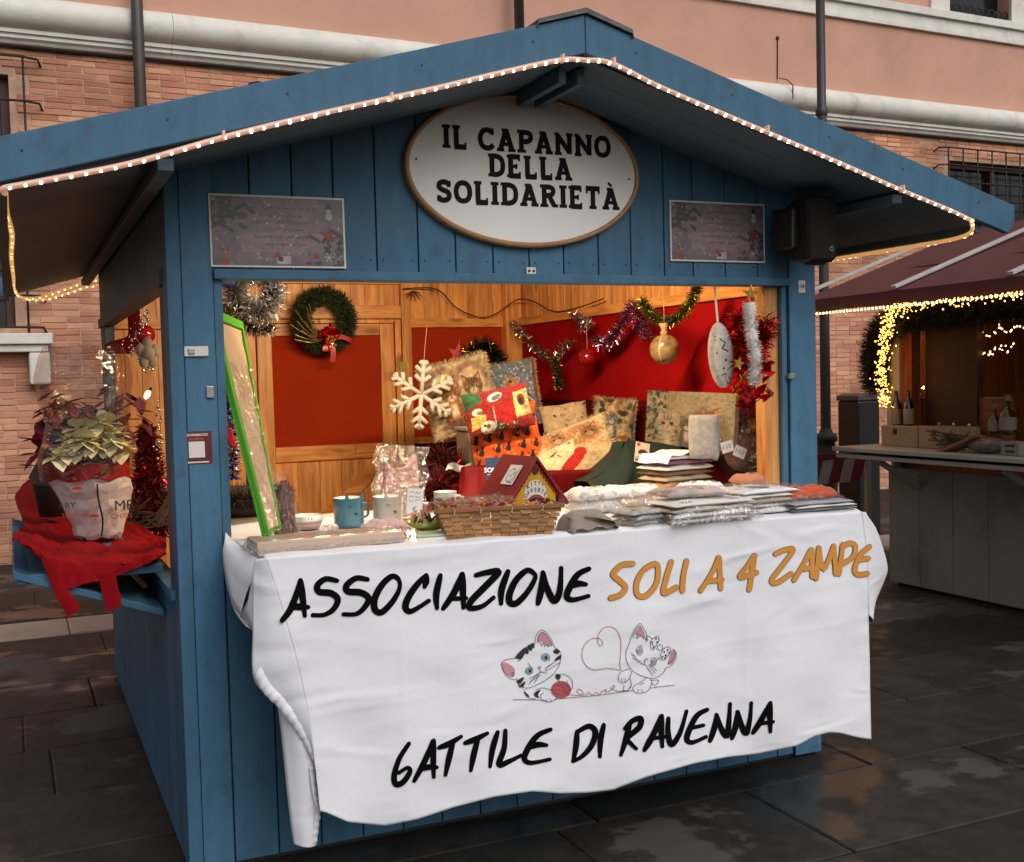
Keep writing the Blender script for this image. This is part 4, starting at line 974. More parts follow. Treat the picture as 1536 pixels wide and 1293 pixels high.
def trace(mb, lines, x0, y0, k, wd, mi=0, taper=None, closed=False, smooth=True, base=.0024):
    "pen strokes traced on the cloth; lift keeps ink a hair above the weave"
    f = lambda u, v, l: cloth_pt(x0+u/k, y0+v/k, base+l)
    for ln in lines:
        strokes(mb, [ln], wd*k, f, mi, smooth=smooth, closed=closed, taper=taper, step=.00008)
def letters(strk, x0, y0, k, wd, mt, name='letter', closed=(), **kw):
    "strokes whose extents overlap belong to one letter"
    L_ = [(s, False) for s in strk]+[(s, True) for s in closed]; box = lambda s: (min(p[0] for p in s), max(p[0] for p in s)); gr = []
    for s, c in L_:
        a, b = box(s); hit = None
        for g in gr:
            ga, gb = g[0]; ov = min(b, gb)-max(a, ga)
            if ov > .42*min(b-a+1, gb-ga+1): hit = g; break
        if hit: hit[0] = (min(a, hit[0][0]), max(b, hit[0][1])); hit[1].append((s, c))
        else: gr.append([(a, b), [(s, c)]])
    for g in gr:
        mb = MB()
        for s, c in g[1]: trace(mb, [s], x0, y0, k, wd, closed=c, **kw)
        mb.build(name, mt, TC)
def build_lettering():
    M['textblack'] = mat('black_textile_ink', '08080a', .9, var=.05, spec=.1); M['textorange'] = mat('orange_textile_ink', 'cf8c3c', .8, var=.05); M['textedge'] = mat('dark_outline_ink', '7a5c3c', .8, var=.05)
    tp = lambda t: .80+.45*math.sin(math.pi*min(1, t*1.05+.05))
    A1 = [[(40,315),(80,262),(106,195),(124,128)], [(127,126),(136,200),(147,292)], [(88,252),(125,250),(163,252)],
     [(298,128),(245,120),(207,150),(215,180),(270,187),(302,215),(284,260),(240,288),(185,290)],
     [(442,122),(390,116),(345,148),(350,178),(410,184),(447,210),(430,250),(390,284),(330,286)],
     [(720,110),(716,135),(710,156)], [(718,103),(680,140),(640,195),(620,245),(632,270),(662,265),(730,222)],
     [(784,103),(765,190),(768,256)],
     [(798,258),(845,190),(868,140),(884,96)], [(888,96),(890,170),(893,254)], [(848,212),(905,210)],
     [(952,102),(1000,90),(1058,86),(1000,150),(930,222),(922,256),(980,248),(1034,207)],
     [(1102,84),(1072,170),(1070,235)],
     [(1243,235),(1258,170),(1266,88)], [(1266,90),(1285,160),(1318,222),(1342,190),(1350,130),(1352,68)],
     [(1483,72),(1430,100),(1390,165),(1380,205),(1410,218),(1480,200)], [(1398,155),(1430,142),(1468,145)]]
    O1 = [[(588,122),(555,108),(508,150),(475,215),(478,265),(510,275),(560,225),(592,165)], [(1222,92),(1190,80),(1140,125),(1110,190),(1112,230),(1145,232),(1198,175),(1230,115)]]
    letters(A1, 410, 830, 3.135, 8.4, M['textblack'], closed=O1, taper=tp)
    G1 = [[(85,192),(48,250),(28,315),(35,348),(62,340),(88,302),(80,285),(45,305)],
     [(105,335),(140,270),(160,225),(175,182)], [(180,180),(178,250),(180,320)], [(130,290),(160,282),(192,283)],
     [(200,208),(240,192),(285,165)], [(255,182),(238,250),(225,312)], [(300,190),(340,175),(385,152)], [(350,170),(332,240),(322,295)],
     [(425,148),(405,215),(396,280)], [(455,142),(450,210),(430,272),(470,260),(515,238)],
     [(628,138),(580,160),(545,205),(528,250),(555,266),(625,252)], [(548,207),(580,196),(612,198)],
     [(730,145),(726,200),(715,260)], [(730,148),(775,125),(800,148),(785,200),(750,240),(715,260)], [(832,120),(820,180),(818,242)],
     [(935,110),(918,180),(900,236)], [(915,135),(945,105),(975,97),(970,130),(925,172),(940,195),(958,212)],
     [(990,218),(1025,150),(1050,87)], [(1054,85),(1052,140),(1056,202)], [(1012,172),(1068,165)],
     [(1080,95),(1078,150),(1092,195),(1125,150),(1150,68)],
     [(1230,62),(1190,85),(1158,145),(1152,178),(1175,187),(1225,166)], [(1168,132),(1215,122)],
     [(1240,182),(1258,130),(1266,82)], [(1266,82),(1282,130),(1305,163),(1314,105),(1318,40)],
     [(1325,172),(1340,120),(1346,70)], [(1346,70),(1360,120),(1378,152),(1392,100),(1398,36)],
     [(1405,150),(1440,95),(1470,37)], [(1472,36),(1470,90),(1472,146)], [(1425,116),(1482,108)]]
    letters(G1, 580, 1040, 2.56, 7.4, M['textblack'], taper=tp)
    k = 1.634; x0, y0 = 400, 800
    A2 = [[(896,74),(868,78),(848,100),(864,116),(878,132),(866,150),(842,158)], [(990,70),(978,110),(972,146),(1003,132)], [(1028,68),(1020,105),(1018,140)]]
    O2 = [[(955,76),(925,88),(906,120),(908,150),(930,152),(955,120)]]
    k2 = 2.181
    A3 = [[(110,405),(140,360),(158,325),(168,298)], [(170,298),(173,345),(176,398)], [(130,375),(180,370)],
     [(285,292),(262,325),(238,362),(292,346)], [(286,290),(278,345),(268,402)],
     [(355,285),(385,272),(412,272),(375,325),(342,370),(358,380),(405,350)],
     [(415,370),(445,320),(470,272)], [(472,272),(474,315),(475,360)], [(435,335),(478,330)],
     [(487,365),(492,320),(496,266)], [(496,266),(512,335),(545,260)], [(545,260),(552,350)],
     [(562,350),(575,255)], [(572,262),(600,250),(616,262),(608,295),(574,318)],
     [(662,262),(635,285),(614,330),(622,352),(655,350)], [(622,308),(640,302),(658,300)]]
    letters(A2, x0, y0, k, 9.2, M['textedge'], 'letter_outline', closed=O2, base=.0022); letters(A3, 1000, 700, k2, 8.6, M['textedge'], 'letter_outline', base=.0022)
    letters(A2, x0, y0, k, 7.8, M['textorange'], closed=O2, base=.0038); letters(A3, 1000, 700, k2, 7.2, M['textorange'], base=.0038)
build_lettering()
def build_kittens():
    pen = mat('pen_line', '4a4a50', .8, var=.1); dark = mat('pen_black', '2a2a2e', .8, var=.05); red = mat('red_pen', 'a8383c', .8); pinkm = mat('ear_pink', 'c48a98', .8, var=.2); blue = mat('eye_blue', '7f9fae', .8); rose = mat('yarn_red', 'b0545a', .8, var=.2)
    X0, Y0, K = 700, 900, 4.267
    def blob(name, polys, mt, base, par):
        for i, pl in enumerate(polys):
            mb = MB()
            pl = crm([(a, b, 0) for a, b in pl], 5, True); vs = [cloth_pt(X0+p.x/K, Y0+p.y/K, base+i*.00002) for p in pl]; mb.add(vs, [tuple(range(len(vs)))]); mb.build(name, mt, par)
    def el(cx, cy_, rx, ry, a=0, n=12): return [(cx+rx*math.cos(t)*math.cos(a)-ry*math.sin(t)*math.sin(a), cy_+rx*math.cos(t)*math.sin(a)+ry*math.sin(t)*math.cos(a)) for t in [2*math.pi*i/n for i in range(n)]]
    # striped kitten at the left
    blob('kitten_drawing', [[(225,400),(262,405),(305,440),(300,490),(262,480),(235,445)], [(485,205),(520,235),(548,285),(520,292),(480,262),(458,275),(452,250),(462,220)]], pinkm, .0023, TC)
    blob('kitten_drawing', [[(310,365),(345,325),(372,330),(365,352),(345,378)], [(350,322),(378,302),(396,330),(384,345)], [(385,298),(408,282),(418,318),(402,322)], [(412,280),(430,276),(432,300),(424,308)],
        [(570,310),(595,325),(580,345),(552,332)], [(598,350),(600,375),(560,385),(578,362)], [(320,515),(365,492),(352,525),(330,535)], [(335,545),(375,520),(362,552),(350,560)], [(570,472),(600,480),(590,508),(570,500)], [(430,595),(470,572),(455,605),(462,625),(440,618)], [(370,585),(392,605),(400,620),(380,610)]], dark, .0025, TC)
    blob('kitten_drawing', [el(503,368,22,22), el(400,455,23,22)], blue, .0027, TC)
    blob('kitten_drawing', [el(505,368,9,12), el(403,453,9,12)], dark, .0031, TC)
    blob('kitten_drawing', [el(602,572,64,55)], rose, .0024, TC)
    L1 = [[(310,372),(262,378),(222,402),(232,450),(262,492),(300,508),(322,500)], [(310,368),(350,318),(400,288),(436,274)], [(436,274),(445,225),(482,190),(530,235),(562,302)], [(562,302),(598,332),(600,375),(585,425),(550,475),(500,512),(440,545),(385,562),(340,545),(318,508)],
          [(452,262),(462,222),(485,205),(515,235),(545,290)], [(485,455),(465,462),(440,480),(400,500)], [(455,430),(462,422),(472,430),(462,440),(455,430)], [(462,440),(468,458),(452,482),(440,475)], [(468,458),(490,462),(505,452),(508,440)],
          [(460,480),(430,530)], [(470,478),(405,520)], [(450,470),(395,540)], [(500,440),(560,395)], [(505,430),(575,385)], [(510,450),(592,400)], [(500,470),(512,462)],
          [(366,570),(372,600),(400,625),(440,632)], [(440,575),(480,560),(530,572),(560,585),(578,610),(560,640),(520,650),(485,640),(470,612),(490,592)], [(505,635),(515,648)], [(530,632),(540,645)],
          [(572,478),(610,472),(655,492),(676,530),(668,575),(650,560),(632,545),(615,560),(598,540),(585,510),(572,500)], [(615,520),(618,545)], [(640,515),(645,545)],
          [(478,380),(480,350),(510,342),(528,360),(524,388)], [(375,462),(378,438),(402,428),(424,448)], [(390,400),(420,440)], [(470,270),(478,290),(490,272),(498,296),(512,280),(520,300)], [(280,470),(300,462),(288,482),(306,478)], [(330,390),(345,378)], [(336,560),(330,535)]]
    mb = MB(); trace(mb, L1, X0, Y0, K, .75, base=.0028)
    trace(mb, [[(295,637),(400,636),(500,640)], [(560,632),(700,620),(860,604),(1000,585),(1060,578)], [(1170,562),(1230,553),(1330,542)]], X0, Y0, K, .8, base=.0028)
    R1 = [[(1020,320),(1040,272),(1058,215),(1082,172),(1106,148),(1130,180),(1150,230),(1152,262)], [(1152,262),(1152,228),(1185,245)], [(1062,240),(1080,190),(1104,165),(1125,200),(1145,258)],
          [(1020,320),(1018,370),(1038,425),(1080,465),(1140,492),(1200,498),(1250,470),(1272,435)], [(1272,435),(1310,415),(1338,370),(1336,330),(1318,312)], [(1284,405),(1315,385),(1332,340)],
          [(1052,340),(1080,360)], [(1056,352),(1095,380)], [(1060,370),(1100,392)], [(1100,385),(1112,402),(1135,410),(1138,385),(1150,372),(1155,380)], [(1135,410),(1155,425)], [(1150,430),(1190,480)], [(1160,420),(1205,465)], [(1165,410),(1215,450)],
          [(1085,330),(1090,305),(1112,300),(1124,320),(1118,345),(1098,350),(1085,330)], [(1178,400),(1182,375),(1206,370),(1212,392),(1200,418),(1182,418),(1178,400)], [(1100,292),(1122,290)], [(1222,368),(1230,382)],
          [(1172,265),(1190,245),(1222,228),(1228,260),(1212,285),(1192,318),(1176,300),(1172,265)], [(1240,340),(1262,308),(1290,298),(1305,320),(1290,350),(1262,382),(1242,372),(1240,340)],
          [(1048,438),(1005,448),(975,470),(970,510),(990,528),(1022,520),(1045,490),(1052,455)], [(990,500),(992,520)], [(1012,500),(1014,520)], [(1045,500),(1052,545),(1030,575),(1000,578)], [(1005,540),(1002,575)],
          [(1150,492),(1120,520),(1080,540),(1062,565),(1078,590),(1120,595),(1160,575),(1182,530),(1175,500)], [(1095,570),(1098,588)], [(1120,570),(1124,588)], [(1105,540),(1130,530)], [(1180,512),(1225,512),(1205,545),(1185,530)], [(1075,240),(1095,232),(1085,215)], [(1090,245),(1110,225)]]
    trace(mb, R1, X0, Y0, K, .75, base=.0028); mb.build('kitten_drawing', pen, TC)
    blob('kitten_drawing', [[(1080,215),(1104,170),(1124,205),(1138,250),(1110,225)], [(1288,405),(1300,360),(1318,315),(1338,335),(1330,375),(1308,408)]], pinkm, .0023, TC)
    blob('kitten_drawing', [el(1104,325,14,17), el(1196,396,14,17)], mat('eye_grey', '9a9ea4', .8), .0024, TC)
    blob('kitten_drawing', [el(1185,270,5,6), el(1210,245,5,6), el(1195,300,5,6), el(1218,268,4,6), el(1190,285,4,5), el(1262,330,5,6), el(1285,318,5,6), el(1272,352,5,6), el(1252,362,4,5), el(1295,335,4,5), el(1268,368,4,5)], dark, .0031, TC)
    mb = MB(); trace(mb, [el(1235,302,17,19)], X0, Y0, K, .8, base=.0033, closed=True)
    mb.build('kitten_drawing', pen, TC)
    mb = MB(); trace(mb, [[(986,448),(900,436),(810,445),(755,410),(735,350),(752,285),(800,245),(848,246),(868,275),(856,292),(838,275),(838,225),(868,180),(910,168),(955,190),(982,250),(984,330),(978,400),(984,448)], [(660,602),(700,608),(740,600),(732,575),(712,568),(706,585),(728,606),(765,602),(780,588),(800,606),(830,588),(845,606),(862,585),(890,570),(885,586),(912,582),(925,560),(940,545),(942,562),(928,568),(950,578),(985,582),(1030,575),(1046,550)]], X0, Y0, K, .8, base=.0028)
    trace(mb, [[(548,545),(600,550),(640,575)], [(542,570),(600,575),(655,610)], [(560,530),(610,560),(650,600)], [(562,600),(620,590),(664,575)], [(580,612),(630,605),(662,590)]], X0, Y0, K, .6, base=.0030)
    mb.build('kitten_drawing', red, TC)
build_kittens()

# ================================================================== street lamp post between hut and palazzo
def build_post():
    p = at(1234, 700, Y, 4.05); q = at(1236, 10, Y, 4.05); x = (p.x+q.x)/2
    T = thing('lamp_post', 'grey iron street lamp post rising behind the hut roof', 'lamp post', (x, 4.05, 0))
    M['post'] = mat('post_iron', '3d3c3c', .5, .3, var=.12, scale=4)
    zc = at(1236, 174, Y, 4.05).z; zb = at(1234, 655, Y, 4.05).z
    MB().lathe([(.044, zb), (.041, 2.5), (.040, zc)], 20).build('shaft', M['post'], T, smooth=True)
    MB().lathe([(.046, zc), (.052, zc+.02), (.052, zc+.05), (.038, zc+.07), (.037, 5.4), (0, 5.4)], 20).build('upper_shaft', M['post'], T, smooth=True)
    MB().lathe([(.16, 0), (.16, .12), (.12, .16), (.10, .2), (.085, zb-.1), (.075, zb-.05), (.095, zb-.04), (.10, zb-.01), (.09, zb+.02), (.06, zb+.03), (.05, zb+.06), (.044, zb+.07)], 20).build('base', M['post'], T, smooth=True)
    MB().bar((0, 0, 5.35), (.9, -.2, 5.5), .05, .05).build('arm', M['post'], T)
    MB().lathe([(.0, .12), (.1, .1), (.16, 0), (.14, -.02), (0, -.03)], 16, (.9, -.2, 5.45)).build('lamp_head', M['post'], T, smooth=True)
build_post()
# ================================================================== goods and decorations inside the hut
M['fabric'] = printm('printed_fabric', .85, sheen=.2, bump=.35, bscale=60); M['plush'] = mat('cream_plush', '9c8864', .95, var=.2, scale=30, sheen=.3)
M['silver'] = mat('silver_foil', 'd8d4d0', .22, 1, var=.1); M['gold'] = mat('gold_foil', 'c89a3c', .25, 1, var=.1); M['purple'] = mat('purple_foil', 'a0508c', .25, 1, var=.1)
M['greenfoil'] = mat('green_foil', '6a7a2c', .28, .9, var=.2); M['redfoil'] = mat('red_foil', 'c01420', .22, .9, var=.2); M['bluefoil'] = mat('blue_foil', '1c3c90', .25, .9, var=.2)
M['fir'] = mat('fir_needles', '27351f', .8, var=.3, scale=30); M['fir2'] = mat('fir_needles_light', '3c4c30', .8, var=.3, scale=30)
M['thread'] = mat('white_thread', 'c8c0b0', .7); M['red'] = mat('red_satin', 'b80c12', .35, var=.15, scale=10, coat=.2); M['redgloss'] = mat('red_glass', '8c0c10', .08, var=.05, coat=1)
M['film'] = film('clear_cellophane', fac=.05); M['film2'] = film('crumpled_clear_bag', fac=.12, bscale=60, bump=1)
M['twig'] = mat('gilded_twig', 'a08a50', .4, .5, var=.2); M['ceramic'] = mat('white_ceramic', 'd8d0c4', .25, var=.03, coat=.4)
BLK = mat('black_print', '16161a', .6, var=.1)
def thread(a, b, parent, r=.0009, mt=None): MB().tube([a, b], r, 5).build('thread', mt or M['thread'], parent)

def cushion(label, px, py, yd, wpx, hpx, img, roll=0, tilt=-14, yaw=None, thick=.085, back='8a7a60', fringe=None, flen=.03, group=None, wr=.004, seed=1, cat='cushion', name='cushion'):
    c = at(px, py, Y, yd); m = mpp(c); w_, h = wpx*m, hpx*m
    yw = face_cam(c)*.75 if yaw is None else R(yaw)
    T = thing(name, label, cat, c, (R(tilt), R(-roll), yw), group)
    g = np.random.default_rng(seed); ph = g.uniform(0, 6, 6)
    def pos(u, v, s=-1):
        a = 2*u-1; b = 2*v-1; t = thick/2*np.clip((1-np.abs(a)**3.2)*(1-np.abs(b)**3.2), 0, 1)**.55
        x = a*w_/2*(1-.055*(1-b*b)); z = b*h/2*(1-.055*(1-a*a))
        y = s*t+s*wr*np.sin(a*7+ph[0]+b*3)*np.sin(b*6+ph[1])*(np.clip(t/thick*3, 0, 1))+.004*np.sin(a*5+ph[2])*np.abs(b)**3
        return np.stack([x, y, z], -1)
    print_mesh('cover', img, pos, M['fabric'], T, back=(back, lambda u, v: pos(u, v, 1)))
    if fringe:
        mb = MB(); r = random.Random(seed); per = []
        for i in range(60):
            t = i/60*2-1
            for a, b in ((t, -1), (t, 1), (-1, t), (1, t)): per.append((a, b))
        for a, b in per:
            for _ in range(4):
                x = a*w_/2*(1-.055*(1-b*b)); z = b*h/2*(1-.055*(1-a*a)); d = Vector((a if abs(a) == 1 else 0, r.uniform(-.6, .6), b if abs(b) == 1 else 0))+Vector((r.gauss(0, .35), 0, r.gauss(0, .35))); d = d.normalized()*flen*r.uniform(.5, 1.1); p = Vector((x+r.gauss(0, .003), r.uniform(-.008, .008), z)); q = d.cross(Vector((0, 1, 0)))*.12+Vector((.001, 0, .001))
                mb.add([p-q, p+q, p+d*.6+q*.7+Vector((0, r.gauss(0, .003), 0)), p+d], [(0, 1, 2, 3)])
        mb.build('fringe', fringe, T)
    return T

def build_decor():
    q = random.Random(9)
    # --- wreath on the door
    c = at(487, 480, Y, 2.70); T = thing('wreath', 'green fir wreath with gold twigs and red ribbon hanging on the door', 'wreath', c, (0, 0, R(8)))
    m = mpp(c); rr = 37*m
    ring = [(rr*math.cos(t), 0, rr*math.sin(t)) for t in [2*math.pi*i/40 for i in range(41)]]
    mb = MB(); tinsel(mb, ring, .066, 6500, (0, 1), wd=.005, seed=2); mb.build('greenery', [M['fir'], M['fir2']], T, kind='stuff')
    mb = MB()
    for i in range(11):
        a = R(120+i*11); L_ = q.uniform(.14, .22)
        base = Vector((-.02, -.05, -rr*.75)); d = Vector((math.cos(a)*.9-.25, -.05, math.sin(a)*.8+.3)).normalized(); mb.tube(crm([base, base+d*L_*.5+Vector((-.02, -.02, 0)), base+d*L_*1.1+Vector((.012, -.01, .035))], 5), [.003]*11 if False else .0026, 5)
    mb.build('gold_twigs', M['twig'], T)
    mb = MB()
    def petal(cen, a, l, w_):
        d = Vector((math.cos(a), -.3, math.sin(a))); n = Vector((-math.sin(a), 0, math.cos(a))); cen = Vector(cen)
        mb.add([cen, cen+d*l*.5+n*w_+Vector((0, -.012, 0)), cen+d*l, cen+d*l*.5-n*w_+Vector((0, -.012, 0))], [(0, 1, 2, 3)])
    for cen in ((-.03, -.065, -.075), (.0, -.065, -.05), (.035, -.065, -.085), (-.02, -.065, -.125), (.0, -.07, -.095), (-.055, -.06, -.09)):
        for k in range(6): petal(cen, k*1.05+q.random(), .034, .012)
    mb.build('red_blossom', M['redfoil'], T)
    mb = MB()
    for pts in ([(.01, -.07, -.12), (.06, -.075, -.10), (.13, -.08, -.125), (.14, -.07, -.15)], [(.0, -.07, -.13), (.015, -.075, -.18), (.012, -.07, -.245)], [(.0, -.07, -.13), (-.03, -.08, -.15), (-.035, -.08, -.185), (-.0, -.075, -.165)]):
        p = crm(pts, 8); mb.grid([[v+Vector((-.0, 0, .014)) for v in p] if abs(pts[-1][0]) > .1 else [v+Vector((-.015, .003, 0)) for v in p], [v-Vector((0, 0, .014)) for v in p] if abs(pts[-1][0]) > .1 else [v+Vector((.015, -.003, 0)) for v in p]])
    mb.build('ribbon', M['red'], T, smooth=True)
    mb = MB()
    for _ in range(9): mb.obox((q.uniform(-.03, .03), -.085, q.uniform(-.16, -.10)), (.016, .01, .016), Matrix.Rotation(q.random()*3, 3, 'Y'))
    mb.build('gold_trim', M['gold'], T)
    # --- silver tinsel wreath top left
    c = at(382, 437, Y, .75); m = mpp(c); T = thing('tinsel_wreath', 'grey silver tinsel wreath hanging at the upper left of the opening', 'tinsel wreath', c, (0, 0, R(12))); rr = 31*m
    mb = MB(); tinsel(mb, [(rr*math.cos(t), 0, rr*math.sin(t)) for t in [2*math.pi*i/30 for i in range(31)]], .06, 4600, (0, 1), wd=.0028, seed=4); mb.build('tinsel', [M['silver'], mat('dull_tinsel', '8a8c92', .5, .6, var=.3)], T, kind='stuff')
    # dark swag beside it
    T = thing('tinsel_swag', 'dark shimmering tinsel swag behind the silver wreath by the left jamb', 'tinsel'); mb = MB(); tinsel(mb, [at(330, 455, Y, .6), at(350, 478, Y, .62), at(385, 495, Y, .65), at(410, 490, Y, .65)], .04, 900, (0, 1), wd=.003, seed=5); mb.build('tinsel', [M['silver'], mat('bronze_tinsel', '4c3c2c', .35, .8, var=.3)], T, kind='stuff')
    p = at(340, 427, Y, .5); T = thing('blue_bundle', 'small dark blue rolled cloth tucked under the lintel at left', 'cloth', p); MB().tube([(-.03, 0, 0), (-.01, 0, .004), (.03, 0, 0)], .014, 10).build('roll', mat('navy_cloth', '1c2a5a', .7), T)
    # --- green framed panel leaning on the left
    a, b, c_, d_ = at(314, 464, Y, .22), at(360, 484, Y, .50), at(418, 795, Y, -.16), at(398, 806, Y, -.24)
    T = thing('framed_picture', 'tall picture with bright green edge and plastic wrapping leaning at the left of the counter', 'picture', d_)
    gm = mat('lime_green_edge', '418c14', .4, var=.05); bm = mat('wrapped_beige_print', 'a3917c', .35, var=.25, scale=7, stretch=(1, 1, .6), bump=.3, bscale=14, coat=.5)
    L0 = [v-d_ for v in (a, b, c_, d_)]; ctr = sum(L0, Vector())/4; ins = [v.lerp(ctr, .0)+0*v for v in L0]
    nrm = (L0[1]-L0[0]).cross(L0[3]-L0[0]).normalized(); nrm = nrm if nrm.y < 0 else -nrm
    mb = MB(); mb.add([v-nrm*.010 for v in L0]+[v for v in L0], [(0,1,2,3), (0,4,5,1), (1,5,6,2), (2,6,7,3), (3,7,4,0), (7,6,5,4)]); mb.build('backing', gm, T)
    A, B, C, D_ = L0; mp = lambda u, v: (A.lerp(B, u)).lerp(D_.lerp(C, u), v)
    mb = MB(); mb.grid([[mp(.12+.81*u/14, .05+.93*v/30)+nrm*(.002+.0035*abs(math.sin(u*1.7+v*.6))) for u in range(15)] for v in range(31)]); mb.build('print', bm, T, smooth=True)
    mb = MB()
    for (u0, v0, u1, v1) in ((0, 0, .11, 1), (.94, 0, 1, 1), (.11, 0, .94, .045)):
        pts = [mp(u0, v0), mp(u1, v0), mp(u1, v1), mp(u0, v1)]; mb.add([x+nrm*.0015 for x in pts]+[x+nrm*.011 for x in pts], [(3,2,1,0), (4,5,6,7), (0,1,5,4), (1,2,6,5), (2,3,7,6), (3,0,4,7)])
    mb.build('edge_frame', gm, T)
    wr = MB(); wr.grid([[mp(.12+.84*u/12, .25+.75*v/30)+nrm*(.013+.006*math.sin(u*2.2+v)+.004*math.sin(v*1.7-u)) for u in range(13)] for v in range(31)]); wr.build('wrapping', M['film'], T, smooth=True)
    # --- blue tinsel with red felt beside the picture
    T = thing('blue_tinsel', 'blue glittering tinsel hanging between the left jamb and the green framed picture', 'tinsel'); mb = MB(); tinsel(mb, [at(338, 540, Y, .5), at(343, 600, Y, .5), at(348, 660, Y, .5), at(350, 718, Y, .5)], .035, 1100, (0, 0, 1), wd=.003, seed=6); mb.build('tinsel', [M['bluefoil'], M['silver']], T, kind='stuff')
    p = at(344, 654, Y, .42); T = thing('red_felt_sock', 'small red felt sock hung on the blue tinsel', 'ornament', p); mb = MB(); mb.prism([(-.018, .03), (.008, .03), (.022, -.03), (.016, -.045), (-.004, -.03)], -.008, .008); mb.build('sock', M['red'], T, bevel=.004)
    # --- wire and beams decoration
    T = tag(MB().tube(crm([at(605, 433, Y, 2.74), at(655, 434, Y, 2.75), at(685, 462, Y, 2.75), at(720, 476, Y, 2.75), at(745, 470, Y, 2.75), at(775, 450, Y, 2.6), at(800, 452, X, 2.46), at(830, 467, X, 2.46), at(865, 462, X, 2.46), at(905, 448, X, 2.46)], 6), .004, 6).build('light_cable', mat('cable_brown', '3a1c12', .5)), 'thin dark cable looping along the upper wooden wall inside', 'cable')
    p = at(620, 437, Y, 2.72); T = thing('dried_sprig', 'little dark dried sprig pinned to the top of the back wall', 'sprig', p); mb = MB()
    for i in range(9): a = i*.7; mb.tube([(0, 0, 0), (.05*math.cos(a), -.01, -.03+.03*math.sin(a))], .003, 4)
    mb.build('sprig', M['woodbrown'], T)
    # --- snowflake
    c = at(632, 592, Y, 1.55); m = mpp(c); T = thing('snowflake', 'large white foam snowflake ornament hanging from a thread', 'ornament', c, (0, R(6), R(-10))); mb = MB()
    L_ = 52*m
    for k in range(6):
        a = R(90+60*k); d = Vector((math.cos(a), 0, math.sin(a))); mb.tube([(0, 0, 0), d*L_], .011, 8)
        for t in (.36, .62, .86):
            for s in (-1, 1):
                e = Vector((math.cos(a+s*.85), 0, math.sin(a+s*.85))); mb.tube([d*L_*t, d*L_*t+e*L_*(.30 if t < .8 else .16)], .0105, 8)
    mb.build('flake', mat('white_foam', 'c8c0b4', .8, var=.08, scale=60, bump=.6, bscale=200), T, smooth=True); thread(d*0+Vector((0, 0, L_)), Vector((.002, 0, L_+.17)), T)
    p = at(604, 549, Y, 2.55); T = thing('key_tag', 'small yellow green tag hanging on a hook by the door', 'tag', p, (0, R(-15), 0)); MB().box(-.022, .022, -.003, .003, -.026, .026).build('tag', mat('yellow_green_card', '9a8a30', .6), T, bevel=.003); MB().tube([(0, 0, .026), (.002, 0, .05), (.008, 0, .06), (.004, 0, .065)], .002, 5).build('hook', M['iron'], T)
    # --- red felt star and dark tinsel behind the cushions
    c = at(686, 532, Y, 2.45); T = thing('red_star', 'red felt star ornament on the back wall behind the kitten cushion', 'ornament', c, (0, R(10), R(-10))); pl = [((.075 if k % 2 == 0 else .032)*math.sin(math.pi*k/5), (.10 if k % 2 == 0 else .035)*math.cos(math.pi*k/5)) for k in range(10)]; MB().prism(pl, -.012, .012).build('star', M['red'], T, bevel=.006)
    T = thing('dark_garland', 'dark green tinsel heap with silver glints above the two upper cushions', 'tinsel'); mb = MB(); tinsel(mb, [at(698, 548, Y, 2.2), at(712, 525, Y, 2.2), at(728, 518, Y, 2.2), at(745, 535, Y, 2.2), at(755, 560, Y, 2.2)], .07, 1700, (0, 0, 0, 1), wd=.004, seed=7); mb.build('tinsel', [mat('dark_green_tinsel', '1c2418', .45, .5), M['gold']], T, kind='stuff')
    mb = MB(); [mb.tube([at(*a, Y, 2.1), at(*b, Y, 2.1)], .003, 5) for a, b in (((688, 527), (702, 523)), ((718, 514), (735, 510)), ((733, 510), (737, 528)))]; mb.build('silver_strip', M['silver'], T)
    # --- garlands on the right wall
    def garl(label, pts, r, n, mats, seed, mi):
        T = thing('tinsel_garland', label, 'tinsel'); mb = MB(); tinsel(mb, crm([at(a, b, X, xw) for a, b, xw in pts], 6), r, n, mi, wd=.0032, seed=seed); mb.build('tinsel', mats, T, kind='stuff'); return T
    garl('silver tinsel garland drooping from the back right corner', [(768,483,2.40), (790,508,2.38), (808,525,2.38), (830,538,2.38), (845,520,2.38), (857,512,2.38)], .038, 800, [M['silver'], mat('pewter_foil', '8c7878', .3, .9)], 11, (0, 1))
    garl('short silver tinsel tuft on the beam left of the purple garland', [(858,470,2.40), (870,478,2.40), (885,486,2.38), (868,492,2.38)], .034, 520, [M['silver'], mat('mauve_foil', '9c7888', .3, .9)], 12, (0, 1))
    garl('silver and purple tinsel garland between red bauble and beige bauble', [(893,508,2.36), (905,516,2.36), (925,498,2.36), (940,475,2.36), (950,458,2.36), (962,490,2.36), (972,508,2.36)], .045, 1500, [M['silver'], M['purple'], mat('violet_foil', '6c3c5c', .3, .9)], 13, (0, 1, 1, 2))
    garl('olive green tinsel garland looping above the beige bauble', [(962,452,2.32), (975,468,2.32), (990,482,2.30), (1008,482,2.28), (1028,465,2.28), (1040,445,2.28), (1045,430,2.28)], .036, 1700, [M['greenfoil'], mat('dark_olive_foil', '343c18', .4, .8), M['gold']], 14, (0, 0, 1, 1, 2))
    T = thing('bauble_cluster', 'green gold sequin ornament hanging below the corner garland', 'ornament'); mb = MB(); tinsel(mb, [at(832,540,X,2.34), at(836,560,X,2.34), at(838,583,X,2.34)], .034, 700, (0, 1, 2, 3), wd=.006, seed=15); mb.build('sequins', [M['greenfoil'], M['gold'], M['silver'], mat('dark_green_glass', '123a22', .15, .5)], T, kind='stuff')
